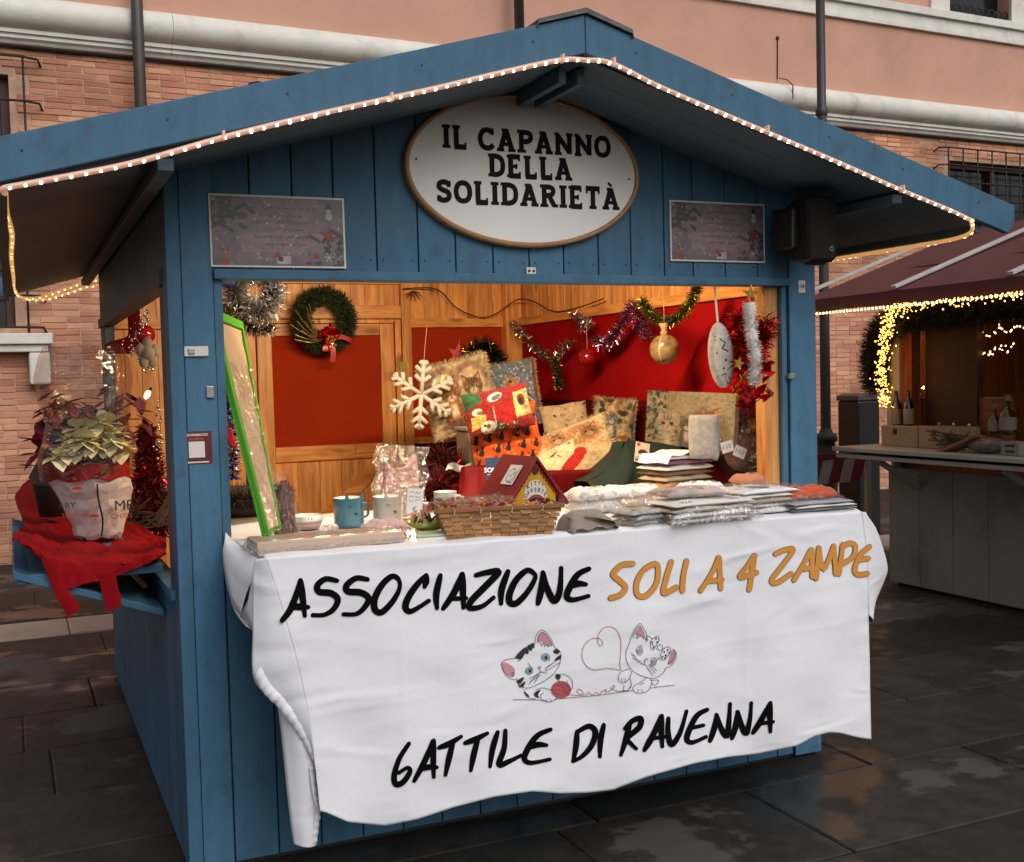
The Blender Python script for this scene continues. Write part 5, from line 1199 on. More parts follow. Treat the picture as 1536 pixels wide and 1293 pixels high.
    # baubles
    c = at(881, 536, X, 2.34); m = mpp(c); r = 13.5*m; T = thing('bauble', 'glossy dark red glass bauble hanging on the right wall', 'bauble', c); MB().ball((0, 0, 0), r, 24).build('ball', M['redgloss'], T, smooth=True); MB().tube([(0, 0, r-.002), (0, 0, r+.012)], .007, 10).build('cap', M['gold'], T); thread((0, 0, r), (0, 0, r+.15), T)
    c = at(997, 524, X, 2.26); m = mpp(c); r = 22.5*m; T = thing('bauble', 'large beige paper bauble with printed roses and tied cloth top', 'bauble', c)
    bi = Img(120, 80, '9c7f56'); bi.noise(.12, 10, 3); 
    for k in range(14): bi.ell(q.random(), q.uniform(.15, .85), .07, .06, q.choice(('8a4c34', '6c6a3c', '7c5c3c')), soft=.7, al=.8)
    for u in (.1, .35, .6, .85): bi.line([(u, 0), (u, 1)], .03, 'c0a676')
    print_mesh('ball', bi, lambda u, v: np.stack([r*np.sin(math.pi*v)*np.cos(2*math.pi*u), r*np.sin(math.pi*v)*np.sin(2*math.pi*u), -r*np.cos(math.pi*v)], -1), printm('lacquered_paper', .2, bump=0, spec=.6), T)
    MB().lathe([(.014, r-.004), (.02, r+.008), (.012, r+.02), (.026, r+.05), (.0, r+.052)], 14).build('tied_top', mat('raw_linen', 'a08458', .9, var=.2), T, smooth=True); thread((0, 0, r+.05), (0, 0, r+.16), T)
    # hanging oval cushion with cat paw print
    c = at(1081, 533, X, 2.12); m = mpp(c); I = Img(60, 110, 'b8b4ac'); I.ell(.8, .5, .3, .5, 'd6d4d0', soft=.3); I.line([(.55, .75), (.75, .68), (.6, .6), (.8, .55)], .02, '20242a'); I.ell(.7, .42, .03, .02, '7a2c34'); I.ell(.6, .3, .02, .02, '20242a'); I.line([(.5, .2), (.7, .22), (.65, .12)], .015, '30343a'); I.speck(20, .012, '6c5c48', u=(.05, .4), seed=2)
    T = thing('hanging_pillow', 'small oval cream pillow with printed cat hanging on a white ribbon', 'ornament', c, (0, R(-4), R(-38))); w_, h = 34*m, 98*m
    def pp(u, v, s=-1):
        a, b = 2*u-1, 2*v-1; rx = np.sqrt(np.clip(1-b*b*.98, 0, 1)); t = .026*np.sqrt(np.clip((1-a*a)*(1-b*b*.98), 0, 1)); return np.stack([a*rx*w_/2*1.1, s*t, b*h/2], -1)
    print_mesh('pillow', I, pp, M['fabric'], T, back=('a89c84', lambda u, v: pp(u, v, 1)))
    mb = MB().box(-.004, .004, -.001, .001, h/2-.01, h/2+.17); mb.build('ribbon', M['paper'], T)
    mb = MB(); p0 = Vector((.012, -.01, -h/2+.0)); mb.tube(crm([(.012, -.012, -.05), (.026, -.012, -.07), (.012, -.012, -.09), (.022, -.012, -.115), (.032, -.012, -.10), (.024, -.012, -.09)], 5), .0022, 5); mb.build('cord', BLK, T)
    # white tinsel icicle
    T = thing('tinsel_icicle', 'white fluffy tinsel icicle hanging near the right post', 'ornament'); pts = [at(1124, 455, X, 2.05), at(1127, 500, X, 2.05), at(1133, 530, X, 2.05), at(1132, 560, X, 2.05), at(1133, 575, X, 2.05)]; mb = MB(); wool = mat('white_wool', 'd4cec8', .9, var=.1, bump=.6, bscale=90)
    pa = crm(pts, 6); mb.tube(pa, [.020+.004*math.sin(i*1.1) - .007*i/len(pa) for i in range(len(pa))], 12); tinsel(mb, pa, .03, 1600, (0,), wd=.002, seed=21); mb.build('fluff', wool, T, smooth=True, kind='stuff')
    thread(pts[0], at(1126, 430, X, 2.05), T)
    c = at(1131, 573, X, 2.05); T2 = thing('silver_bow', 'small shiny silver disc hanging under the white icicle', 'ornament', c); mb = MB(); mb.ball((0, 0, -.004), (.024, .015, .007), 14); mb.build('disc', M['silver'], T2, smooth=True); thread((0, 0, 0), (0, 0, .02), T2)
    # gold star cluster at the top right, red foil decorations
    c = at(1127, 440, X, 2.08); T = thing('gold_star', 'small gold star hanging in the upper right corner of the opening', 'ornament', c, (0, 0, R(-35))); pl = [((.036 if k % 2 == 0 else .014)*math.sin(math.pi*k/5), (.036 if k % 2 == 0 else .014)*math.cos(math.pi*k/5)) for k in range(10)]; MB().prism(pl, -.005, .005).build('star', M['gold'], T, bevel=.002)
    T = thing('red_foil_garland', 'red tinsel and foil garland with gold stars in the right corner', 'tinsel'); mb = MB(); tinsel(mb, crm([at(1110,470,X,2.2), at(1112,520,X,2.2), at(1118,560,X,2.2), at(1140,510,X,2.2), at(1150,480,X,2.2)], 5), .07, 1700, (0, 0, 0, 1), wd=.0035, seed=23); mb.build('tinsel', [M['redfoil'], mat('wine_foil', '5c0c14', .35, .8)], T, kind='stuff')
    for px_, py_ in ((1108, 545), (1116, 567), (1104, 585)):
        c = at(px_, py_, X, 2.10); s = MB().prism([((.026 if k % 2 == 0 else .011)*math.sin(math.pi*k/5+.3), (.026 if k % 2 == 0 else .011)*math.cos(math.pi*k/5+.3)) for k in range(10)], -.003, .003); s.build('star', M['gold'], T, loc=c)
    T = thing('red_foil_flower', 'crumpled bright red foil flower wrap beside the right inner post', 'gift wrap'); mb = MB(); r_ = random.Random(4)
    for k in range(46):
        px_ = r_.uniform(1108, 1156); py_ = r_.uniform(545, 612) if px_ > 1125 else r_.uniform(575, 612); c = at(px_, py_, X, 2.12+r_.uniform(-.04, .05)); a = Vector((r_.gauss(0,1), r_.gauss(0,1), r_.gauss(0,1))).normalized(); b = a.orthogonal().normalized(); mb.add([c-a*.03, c+b*.022, c+a*.03+Vector((0, 0, .01)), c-b*.02+a*.004], [(0, 1, 2), (0, 2, 3)])
    mb.build('foil', M['redfoil'], T, kind='stuff')

    # --- cushions
    I = Img(110, 110, 'b4a07c'); I.noise(.07, 8, 1)
    for cx in (.30, .70): I.ell(cx, .66, .27, .27, '8c6e5c', soft=.15); I.ell(cx+.02, .62, .20, .22, 'b8a680', soft=.2)
    I.poly([(.08, .58), (.92, .58), (.9, .1), (.12, .1)], 'b09a78', al=.5); I.cat(.36, .52, .15, '8a5c38', dark='4a2c1a'); I.cat(.72, .56, .15, '6c4c36', dark='34221a'); I.ell(.52, .1, .42, .06, '6c4c3a', soft=.3); I.noise(.12, 30, 4)
    cushion('cream cushion with two brown kittens in hearts and a shaggy fringe', 690, 593, 1.62, 103, 112, I, roll=13, fringe=M['plush'], flen=.024, back='a08c68', seed=2)
    I = Img(100, 104, '6e7884'); I.speck(120, .014, 'c4c8c8', v=(.45, 1), seed=5); I.ell(.36, .42, .14, .12, '9a6a44'); I.ell(.52, .62, .12, .12, 'a87c54'); I.ell(.34, .5, .03, .02, '2c1c14'); I.ell(.5, .66, .03, .02, '2c1c14'); I.ell(.60, .40, .22, .12, '4a4840', soft=.4); I.line([(.7, .46), (.9, .3)], .03, 'c4bcae'); I.poly([(.94, 0), (1, 0), (1, 1), (.94, 1)], '8c4c3c'); I.noise(.1, 24, 6); I.ell(.75, .05, .5, .3, '6a645c', soft=.9, al=.7)
    cushion('grey blue cushion with cats in falling snow and red piping', 767, 590, 1.80, 84, 100, I, roll=6, fringe=M['plush'], flen=.014, back='5c6068', seed=3)
    I = Img(110, 96, 'e0520e'); I.noise(.22, 14, 9); r_ = random.Random(8)
    for iy in range(5):
        for ix in range(5):
            cx, cy_ = (ix+.4+.35*(iy % 2)+r_.uniform(-.15, .15))/5.2, (iy+.45)/5; 
            I.ell(cx, cy_-.02, .042, .055, '141010', soft=.3); I.ell(cx+.02, cy_+.05, .026, .026, '141010', soft=.3); I.line([(cx-.03, cy_-.05), (cx-.07, cy_), (cx-.05, cy_+.05)], .016, '141010'); I.line([(cx+.01, cy_+.06), (cx+.005, cy_+.09)], .014, '141010'); I.line([(cx+.03, cy_+.06), (cx+.04, cy_+.09)], .014, '141010')
    for k in range(12): I.ell(r_.random(), r_.random(), .03, .02, 'e87a20', soft=.5)
    cushion('orange cushion printed all over with black cats', 757, 654, 1.05, 110, 92, I, roll=9, tilt=-14, thick=.06, back='a03a10', seed=4)
    I = Img(120, 84, '8a1612'); 
    I.poly([(.0, .55), (.28, .62), (.25, 1), (0, 1)], '2c5a30'); I.poly([(.04, .25), (.30, .32), (.28, .72), (.04, .6)], '8c1a14'); I.poly([(.05, .12), (.28, .2), (.28, .42), (.06, .4)], 'c8a050'); I.poly([(.44, .12), (.74, .14), (.72, .62), (.42, .55)], '9c0e12'); I.poly([(.30, .6), (.70, .68), (.66, .98), (.3, .95)], '7c1814')
    I.ell(.17, .50, .12, .09, 'c8c0b4'); I.ell(.20, .48, .07, .05, '7a6a50'); I.ell(.48, .78, .17, .10, 'c4c0bc', rot=.3); I.ell(.5, .76, .11, .06, '5c6468', rot=.3); I.poly([(.74, .2), (1, .28), (1, .85), (.76, .8)], 'c8ae70'); I.ell(.87, .6, .09, .14, '6c2018'); I.ell(.86, .58, .05, .08, '201818'); I.ell(.92, .42, .05, .05, 'b87884')
    I.ell(.30, .12, .16, .14, 'd0c8b8'); I.ell(.30, .14, .05, .05, '6c4c30'); I.ell(.25, .17, .03, .03, '302018'); I.ell(.46, .1, .06, .1, '2c4c24'); I.line([(.42, .1), (.42, .55)], .02, 'c8c0a8'); I.speck(40, .014, ['2c4c24', 'c8c0b0'], u=(.45, .75), v=(.02, .14), seed=9); I.noise(.15, 30, 2)
    cushion('red patchwork cushion with printed cat pictures lying over the orange one', 747, 615, 1.00, 102, 68, I, roll=10, tilt=-14, back='5c1410', seed=5)
    I = Img(100, 64, 'b8a07a'); r_ = random.Random(3)
    for k in range(34): I.ell(r_.random(), r_.random(), .06, .035, r_.choice(('a07050', '8c7a5c', 'c8b490', '2c2420', 'b0805c')), rot=r_.random()*3, soft=.5)
    cushion('small cream cushion with little cats and black spots', 848, 631, 1.38, 72, 56, I, roll=7, tilt=-25, back='8c7454', seed=6)
    I = Img(150, 110, 'bfa478'); I.noise(.06, 8, 5)
    I.ell(.72, .72, .30, .20, '9c7048', soft=.35); I.ell(.38, .80, .24, .16, 'a8784c', soft=.35); r_ = random.Random(12)
    for k in range(60): x = r_.uniform(.3, 1); y_ = r_.uniform(.5, .95); I.line([(x, y_), (x+r_.uniform(-.06, .06), y_-.05)], .012, r_.choice(('6c4428', '8a5c38', 'c8a67c')), al=.8)
    I.ell(.1, .85, .08, .06, '8c7c4c'); I.ell(.10, .85, .05, .035, 'bca884'); I.poly([(.18, .60), (.60, .68), (.55, .30), (.15, .05)], 'cdbb95'); I.poly([(.26, .50), (.40, .58), (.33, .50)], '8c3020'); I.poly([(.50, .63), (.56, .66), (.56, .6)], '6c6c58'); I.line([(.37, .5), (.40, .45)], .02, '5c5c50')
    I.ell(.50, .27, .25, .10, 'a8160f', rot=.55, soft=.06); I.ell(.62, .40, .10, .09, 'a8160f', soft=.08); I.cat(.44, .78, .12, '8c6444', dark='50341f', body=False, eye='50341f', light='c0a07c'); I.cat(.80, .72, .13, '7c5436', dark='442a18', body=False, eye='442a18', light='b8946c'); I.noise(.06, 40, 7)
    cushion('big cream cushion with sleeping kittens and a red heart lying on its side', 853, 682, .93, 142, 92, I, roll=19, tilt=-30, thick=.09, fringe=M['plush'], flen=.018, back='8c744c', seed=7)
    I = Img(90, 104, 'a08c68'); r_ = random.Random(5)
    for k in range(70): I.ell(r_.random(), r_.random(), .06, .09, r_.choice(('b09870', '6c4c34', '1c2018', '34443c', '9c5c34', 'b8a888', '202022', '3c4c2c')), rot=r_.random()*3, soft=.4, al=.85)
    I.cat(.42, .62, .12, '6c6c64', body=True); I.noise(.15, 30, 8)
    cushion('upright tapestry cushion crowded with cats beside the cat canvas', 920, 640, 1.22, 64, 88, I, roll=-6, tilt=-6, fringe=M['plush'], flen=.012, back='4c4434', seed=8)
    # cat canvas
    I = Img(150, 96, '9c8c6c'); I.noise(.04, 6, 2); r_ = random.Random(31)
    for k in range(70): x = r_.uniform(0, .24); I.ell(x, r_.uniform(.1, 1), .045, .022, r_.choice(('2c3a28', '4c5c44', '1a2418', '7c8870', '3c4a34')), rot=r_.random()*3, soft=.3)
    for x in (.27, .31, .35): I.line([(x, .4), (x, 1)], .012, '8c7048')
    I.ell(.30, .12, .16, .34, '5c4c38', soft=.5); I.cat(.27, .40, .19, 'a89878', eye='202418', dark='4c3c2c', light='ccc0a0'); I.cat(.50, .40, .13, '5c564c', eye='6c7c50', dark='3c3428'); I.ell(.62, .5, .1, .2, '8c6c50', soft=.4); I.cat(.74, .55, .15, '94603c', dark='5c3c28', body=False); I.ell(.85, .3, .16, .26, '7a6c4c', soft=.6); I.noise(.08, 34, 3)
    a, b, c_, d_ = at(972,592,X,2.40), at(1104,590,X,2.36), at(1104,668,X,2.34), at(974,668,X,2.37); c = (a+b+c_+d_)/4
    T = thing('cat_canvas', 'rectangular canvas photograph of several cats under leaves', 'canvas', c, (R(-4), R(1), math.atan2(b.y-a.y, b.x-a.x))); w_ = (b-a).length; h = (a-d_).length
    print_mesh('print', I, flat_pos(w_, h, -.0105), M['fabric'], T); MB().box(-w_/2, w_/2, -.010, .010, -h/2, h/2).build('stretcher', M['plush'], T)
    # white roll cushion with tag cards, dark container, grey boxes
    c = at(1056, 655, X, 2.18); m = mpp(c); T = thing('white_cushion', 'small plain white cushion standing in front of the cat canvas', 'cushion', c, (R(-5), 0, face_cam(c))); w_, h = 46*m, 66*m
    def pq(u, v, s=-1):
        a, b = 2*u-1, 2*v-1; t = .035*np.clip((1-np.abs(a)**3)*(1-np.abs(b)**6), 0, 1)**.5; return np.stack([a*w_/2*(1-.10*np.abs(b)**6), s*t, b*h/2], -1)
    I = Img(40, 60, 'b4b0ac'); print_mesh('cover', I, pq, M['fabric'], T, back=('a8a49c', lambda u, v: pq(u, v, 1)))
    c = at(722, 690, Y, 1.35); m = mpp(c); T = thing('storage_box', 'translucent grey plastic storage box standing under the kitten cushion', 'box', c); w_, h = 52*m, 88*m; mb = MB().box(-w_/2, w_/2, -.05, .12, -h/2-.05, h/2); mb.build('box', mat('frosted_plastic', '8c8070', .35, var=.1, scale=3, coat=.3), T, bevel=.012); MB().box(-w_/2-.006, w_/2+.006, -.056, .126, h/2+.001, h/2+.02).build('lid', mat('frosted_lid', 'a09484', .35), T, bevel=.005)
    # display table under the cushions
    T = thing('display_table', 'dark red cloth covered table carrying the cushions inside the hut', 'table', (2.0, 1.3, .08)); MB().box(-.40, .44, -.55, .62, .60, 1.06-.08+.12).build('cloth_cover', M['panel_d'], T, bevel=.01)
    for sx in (-.36, .40):
        for sy in (-.5, .57): MB().box(sx-.02, sx+.02, sy-.02, sy+.02, 0, .599).build('leg', M['pine'], T)
    # red sparkling mesh, red folded felt left of it
    T = thing('red_mesh', 'dark red glitter tulle bunched behind the price card', 'tulle'); mb = MB(); tinsel(mb, crm([at(650,700,Y,1.4), at(665,690,Y,1.4), at(680,715,Y,1.3), at(650,735,Y,1.2)], 4), .10, 1500, (0, 0, 0, 1), wd=.006, seed=31); mb.build('tulle', [mat('wine_tulle', '3c0408', .7, var=.3), M['redfoil']], T, kind='stuff')
    T = thing('paper_napkins', 'crumpled white paper lying on dark red cloth behind the cups', 'paper'); mb = MB(); P = [[at(668+6*i+2*j, 706-3*math.sin(i*1.3)-5*j, Y, 1.15+.03*math.sin(i+j)) for i in range(7)] for j in range(3)]; mb.grid(P); mb.build('paper', M['paper'], T, smooth=True)
    c = at(713, 722, Y, .55); m = mpp(c); T = thing('red_gift_bag', 'dark red cloth bag standing left of the blue book', 'bag', c); mb = MB(); mb.grid([[((.062+.01*math.sin(7*t+z*30))*math.cos(t)*(1-.25*z/.1), .04*math.sin(t)+.004*math.sin(5*t), z) for t in [2*math.pi*i/20 for i in range(20)]] for z in (-.09, -.05, 0, .035, .055, .062)], closeu=True); mb.build('bag', mat('crimson_satin', '7c0a10', .45, var=.2, scale=9), T, smooth=True)
    # blue book
    a, b, c_, d_ = at(729,692,Y,.42), at(790,690,Y,.40), at(790,745,Y,.40), at(731,745,Y,.42); c = (a+b+c_+d_)/4; T = thing('blue_book', 'dark blue illustrated book reading soli a 4 zampe behind the donation house', 'book', c, (R(-8), 0, R(-12))); w_, h = (b-a).length, (a-d_).length+.03
    MB().box(-w_/2+.003, w_/2, -.006, .006, -h/2, h/2).build('pages', M['paper'], T); MB().box(-w_/2, w_/2+.001, -.009, -.0065, -h/2-.002, h/2+.002).build('cover', mat('navy_cover', '1c3050', .4, var=.15, scale=12), T)
    txt('title', 'SOLI A 4 ZAMPE', .026, M['paper'], T, (0.0, -.0098, .036), bold=.0006)
    MB().box(-w_/2+.006, 0, -.0098, -.0092, .018, .0198).build('title_rule', M['paper'], T)
build_decor()

def soft(w_, d, t, o, r, n=18):
    "a folded piece of cloth: rounded, sagging at its ends, with uneven edges"
    mb = MB(); ph = [r.uniform(0, 6) for _ in range(8)]; top = []; bot = []
    for j in range(n+1):
        ra, rb = [], []
        for i in range(n+1):
            a, b = math.sin((2*i/n-1)*math.pi/2), math.sin((2*j/n-1)*math.pi/2); e = (max(0, 1-abs(a)**8)*max(0, 1-abs(b)**8))**.5
            x = o[0]+a*w_/2*(1+.025*math.sin(b*5+ph[0])+.01*math.sin(b*13+ph[1])); y = o[1]+b*d/2*(1+.035*math.sin(a*5+ph[2])+.012*math.sin(a*14+ph[3])); m_ = o[2]+t/2
            wv = .10*t*math.sin(a*6+ph[4]+b*2)+.08*t*math.sin(b*9+ph[5]-a*4)+.05*t*math.sin(a*17+ph[6])
            sag = -.22*t*max(0, abs(a)-.75)/.25
            ra.append((x, y, m_+(t/2*.97+wv)*e+sag)); rb.append((x, y, m_-(t/2*.97)*e+sag*.4))
        top.append(ra); bot.append(rb)
    return mb.grid(top).grid([q[::-1] for q in bot])
def film_lump(name, label, cat, c, size, seed, fold=None, mt=None, rot=0, inner=None):
    "packed soft things in a clear bag: a low pillow of film over folded cloth"
    T = thing(name, label, cat, c, (0, 0, rot)); r = random.Random(seed); w_, d, h = size; ph = [r.uniform(0, 6) for _ in range(6)]
    def lump(k, amp, n=22):
        G = []
        for j in range(n+1):
            row = []
            for i in range(n+1):
                a, b = 2*i/n-1, 2*j/n-1; e = max(0, 1-abs(a)**4)**.5*max(0, 1-abs(b)**4)**.5
                x = a*w_/2*k*(1+.05*math.sin(b*4+ph[0])); y = b*d/2*k*(1+.05*math.sin(a*5+ph[1]))
                z = h*k*e*(.8+amp*math.sin(a*6+ph[2]+b*2)*math.sin(b*5+ph[3])+amp*.6*math.sin(a*13+b*9+ph[4]))
                row.append((x, y, max(z, .001)))
            G.append(row)
        return G
    if inner:
        n = len(inner); z0 = 0
        for i, mt_ in enumerate(inner):
            t = h*.86/n; s = .93-.05*r.random(); ox, oy = r.uniform(-.008, .008), r.uniform(-.008, .008)
            soft(w_*s, d*s, t, (ox, oy, z0), r).build('folded_cloth', mt_, T, smooth=True); z0 += t
    mb = MB(); mb.grid(lump(1.04, .10)); mb.build('bag', mt or M['film2'], T, smooth=True); return T
def folds(T, w_, d, hs, mats, seed=1, round_=.45):
    r = random.Random(seed); z = 0
    for i, (h, m_) in enumerate(zip(hs, mats)):
        s = r.uniform(.93, 1.0); a = r.uniform(-.05, .05); n = 14; mb = MB(); ox, oy = r.uniform(-.01, .01), r.uniform(-.01, .01); ph = r.uniform(0, 6)
        G = []
        for v in range(2):
            row = []
        prof = [(math.cos(t), math.sin(t)) for t in [math.pi*(-.5+k/6) for k in range(7)]]
        ring = []
        for j in range(n+1):
            y = (j/n-.5)*d*s+oy; wob = .003*math.sin(j*.9+ph)
            ring.append([(ox+w_*s/2-h/2+c*h/2+wob+a*(y), y, z+h/2+s_*h/2) for c, s_ in prof]+[(ox-w_*s/2+h/2-c*h/2-wob+a*y, y, z+h/2-s_*h/2) for c, s_ in prof])
        mb.grid(ring, closeu=True); mb.add(ring[0], [tuple(range(14))]); mb.add(ring[-1], [tuple(range(13, -1, -1))]); mb = soft(w_*s, d*s, h, (ox, oy, z), r); mb.build('folded_cloth', m_, T, smooth=True); z += h+.0006
    return z
def on_table(px, py): return at(px, py, Z, TZ+.004)

def build_goods():
    r = random.Random(77)
    # long wrapped box, front left
    a, b = on_table(392, 833), on_table(612, 814); u = (b-a); w_ = u.length; T = thing('wrapped_box', 'long flat beige box wrapped in clear film at the front left of the table', 'box', (a+b)/2+Vector((-.03, .085, 0)), (0, 0, math.atan2(u.y, u.x)))
    MB().box(-w_/2+.02, w_/2+.02, -.075, .085, .001, .036).build('box', mat('beige_carton', 'b8a290', .5, var=.06), T, bevel=.003); MB().box(-w_/2+.0185, -w_/2+.0195, -.07, .08, .008, .028).build('end_label', M['paper'], T)
    mb = MB(); mb.grid([[(-w_/2-.002+(w_+.09)*i/20, -.083+.178*j/8, (.039 if 0 < j < 8 and 0 < i < 20 else .004)+.003*math.sin(i*2.3+j)) for i in range(21)] for j in range(9)]); mb.build('film', M['film2'], T, smooth=True)
    # bundle in clear bag beside the picture
    c = on_table(428, 803); T = thing('bark_bundle', 'brown dried bark bundle in a clear bag leaning against the picture', 'bundle', c); mb = MB()
    for i in range(26):
        p = Vector((r.uniform(-.03, .05), r.uniform(-.02, .02), .0)); q = p+Vector((r.uniform(-.05, .02), r.uniform(-.01, .03), r.uniform(.10, .19))); mb.bar(p, q, r.uniform(.006, .014), .004)
    mb.build('bark', mat('dark_bark', '5c3222', .6, var=.4, scale=20), T, kind='stuff'); mb = MB(); mb.grid([[((.055+.012*math.sin(3*t+z*30))*math.cos(t)*(1-(z/.24)**2*.5)-.02*z/.2, .035*math.sin(t), z) for t in [2*math.pi*i/16 for i in range(16)]] for z in (.0, .05, .1, .15, .2, .215)], closeu=True); mb.build('bag', M['film'], T, smooth=True)
    # pet bowl
    def bowl(name, label, px, py, rpx, h, m_out, m_in, cat='bowl', flare=.8):
        c = on_table(px, py); k = mpp(c); R_ = rpx*k; T = thing(name, label, cat, c); MB().lathe([(0, .002), (R_*flare, .002), (R_*.97, h*.55), (R_, h*.62)], 32).build('outside', m_out, T, smooth=True); MB().lathe([(R_+.0005, h*.62), (R_, h), (R_*.94, h), (R_*.9, h*.3), (0, h*.2)], 32).build('rim', m_in, T, smooth=True); return T, R_
    pinkc = mat('pink_ceramic', 'a8887c', .35, coat=.3); T, R_ = bowl('pet_bowl', 'low pink and white ceramic pet bowl beside the leaning picture', 460, 793, 25, .048, pinkc, M['ceramic'])
    for dx in (-.005, .005): MB().ball((dx, -R_-.0005, .040), .0022, 8).build('dot', BLK, T)
    # plate under and clear trinkets
    # cat mugs
    def mug(label, px, py, rpx, hpx, col, yaw):
        c = on_table(px, py); k = mpp(c); R_ = rpx*k; h = hpx*k; T = thing('cat_mug', label, 'mug', c, (0, 0, yaw), None); mt_ = mat('mug_glaze', col, .3, coat=.4, var=.05)
        MB().lathe([(0, .002), (R_*.9, .002), (R_, .012), (R_, h)], 32).build('body', mt_, T, smooth=True); MB().lathe([(R_, h+.0003), (R_*.92, h), (R_*.9, .02), (0, .016)], 32).build('inside', M['ceramic'], T, smooth=True)
        for s in (-1, 1):
            x = s*R_*.55; y = -R_*.80; mb = MB(); mb.add([(x-.010, y-.002, h-.004), (x+.010, y-.002, h-.004), (x+s*.002, y-.0015, h+.020), (x-.010, y+.004, h-.004), (x+.010, y+.004, h-.004), (x+s*.002, y+.003, h+.020)], [(0,1,2), (3,5,4), (0,2,5,3), (1,4,5,2), (0,3,4,1)]); mb.build('ear', mt_, T, bevel=.001)
        f = lambda u, v, l: (math.sin(u/R_)*(R_+.0006+l), -math.cos(u/R_)*(R_+.0006+l), v)
        mb = MB(); e = lambda cx: [(cx-.006, h*.70), (cx, h*.76), (cx+.006, h*.70)]
        strokes(mb, [e(-R_*.5), e(R_*.5)], .0016, f); strokes(mb, [[(-.006, h*.42), (0, h*.50), (.006, h*.42)], [(-.008, h*.50), (0, h*.51)]], .0028, f); mb.build('face', BLK, T)
        mb = MB().tube(crm([(R_*.98, 0, h*.75), (R_+.022, 0, h*.7), (R_+.024, 0, h*.35), (R_*.98, 0, h*.25)], 6), .0045, 8); mb.build('handle', mt_, T, smooth=True); return T, R_, h
    mug('teal blue cat mug with little ears and a smiling face', 524, 790, 22.5, 44, '3f6e7c', .25)
    T2, R2, h2 = mug('cream grey cat mug with small ears behind the gingham bag', 582, 786, 22, 42, 'a8a196', .25)
    # plastic cat shape in a bag behind
    c = on_table(594, 790); c = at(598, 745, Y, .25); T = thing('bagged_cat_plush', 'flat pink cat shaped plush in a tall clear bag behind the mugs', 'plush toy', c, (R(-12), R(6), R(-10)))
    I = Img(70, 90, 'a87c70'); I.noise(.2, 22, 3); k = mpp(c)
    mb = MB(); o = [(-.055, .055), (-.062, .135), (-.03, .105), (.02, .115), (.055, .165), (.07, .06), (.075, -.06), (-.07, -.06)]; mb.prism([(x*1.02, z*1.0) for x, z in crm([(a, b, 0) for a, b in o], 4, True) for z in (z,)] if False else [(p.x, p.y) for p in crm([(a, b, 0) for a, b in o], 3, True)], -.014, .014); mb.build('plush', mat('rose_plush', 'b08078', .9, var=.35, scale=45, bump=.6, bscale=90), T, bevel=.006)
    mb = MB(); mb.grid([[(-.10+.20*i/14+.008*math.sin(j), -.024-.006*math.sin(i*1.9+j*.7), -.06+.25*j/14) for i in range(15)] for j in range(15)]); mb.build('bag', M['film2'], T, smooth=True)
    # white jar and glass trinkets between bowl and mug
    c = on_table(497, 797); T = thing('glass_trinkets', 'small clear glass trinkets between the pink bowl and the teal mug', 'trinket', c)
    for i in range(5): MB().lathe([(0, 0), (.012, .002), (.013, .018), (.006, .022), (0, .023)], 10, (r.uniform(-.03, .02), r.uniform(-.02, .03), .001)).build('jar', M['film2'], T, smooth=True)
    # pink gingham bag
    c = on_table(585, 806); T = thing('gingham_bag', 'pink and white gingham cloth bag with clear wrapping', 'bag', c, (0, 0, R(6))); I = Img(130, 60, 'd0b0b0'); I.noise(.05, 8, 2)
    for k in range(16): I.poly([((k+.0)/16, 0), ((k+.5)/16, 0), ((k+.5)/16, .3), (k/16, .3)], 'b03a58', al=.9)
    I.poly([(0, .1), (1, .1), (1, .18), (0, .18)], 'c8b0b0', al=.6); I.speck(160, .02, ['c8b8a8', '9c6464', 'a89060'], v=(.35, 1), seed=6, al=.7)
    print_mesh('bag', I, lambda u, v: np.stack([(u-.5)*.235*(1-.25*v), -.055+.13*v, .004+.052*np.sin(np.clip(v, 0, 1)*math.pi*.62)*(1-np.abs(2*u-1)**4)+.003*np.sin(u*22)], -1), M['fabric'], T)
    mb = MB(); mb.grid([[((i/16-.5)*.27, -.065+.15*j/8, .010+.058*math.sin(j/8*math.pi*.62)*(1-abs(2*i/16-1)**4)+.004*math.sin(i*2+j)) for i in range(17)] for j in range(9)]); mb.build('film', M['film'], T, smooth=True); bpy.data.objects.remove(T.children[-1])
    # price card with frame
    c = at(622, 752, Y, -.02); T = thing('price_card', 'small handwritten price card standing above the clothes pegs', 'card', c, (R(-12), R(9), R(-5))); MB().box(-.031, .031, -.001, .001, -.048, .048).build('card', mat('card_blue', 'a4b0b8', .5), T); MB().box(-.027, .027, -.0016, -.0011, -.044, .044).build('sheet', M['paper'], T)
    f = lambda u, v, l: (u, -.0019-l, v); mb = MB(); strokes(mb, [[(x0_+i*.004, z+r.uniform(-.005, .005)) for i in range(n)] for z in (.030, .016, .002) for x0_, n in ((-.021, 5), (.001, 6))], .0016, f); strokes(mb, [[(.008, -.018), (-.002, -.022), (-.002, -.034), (.009, -.038)], [(-.006, -.026), (.005, -.026)]], .002, f); mb.build('handwriting', mat('blue_ink', '2c3c5c', .6), T)
    # bowl of pegs
    lime = mat('lime_bowl', '7a8c2c', .35, coat=.3); T, R_ = bowl('peg_bowl', 'lime green bowl heaped with wooden clothes pegs', 634, 799, 31, .040, lime, lime, flare=.6); peg = mat('peg_wood', 'b08c68', .6, var=.2); pegd = mat('peg_dark', '3c2c24', .6)
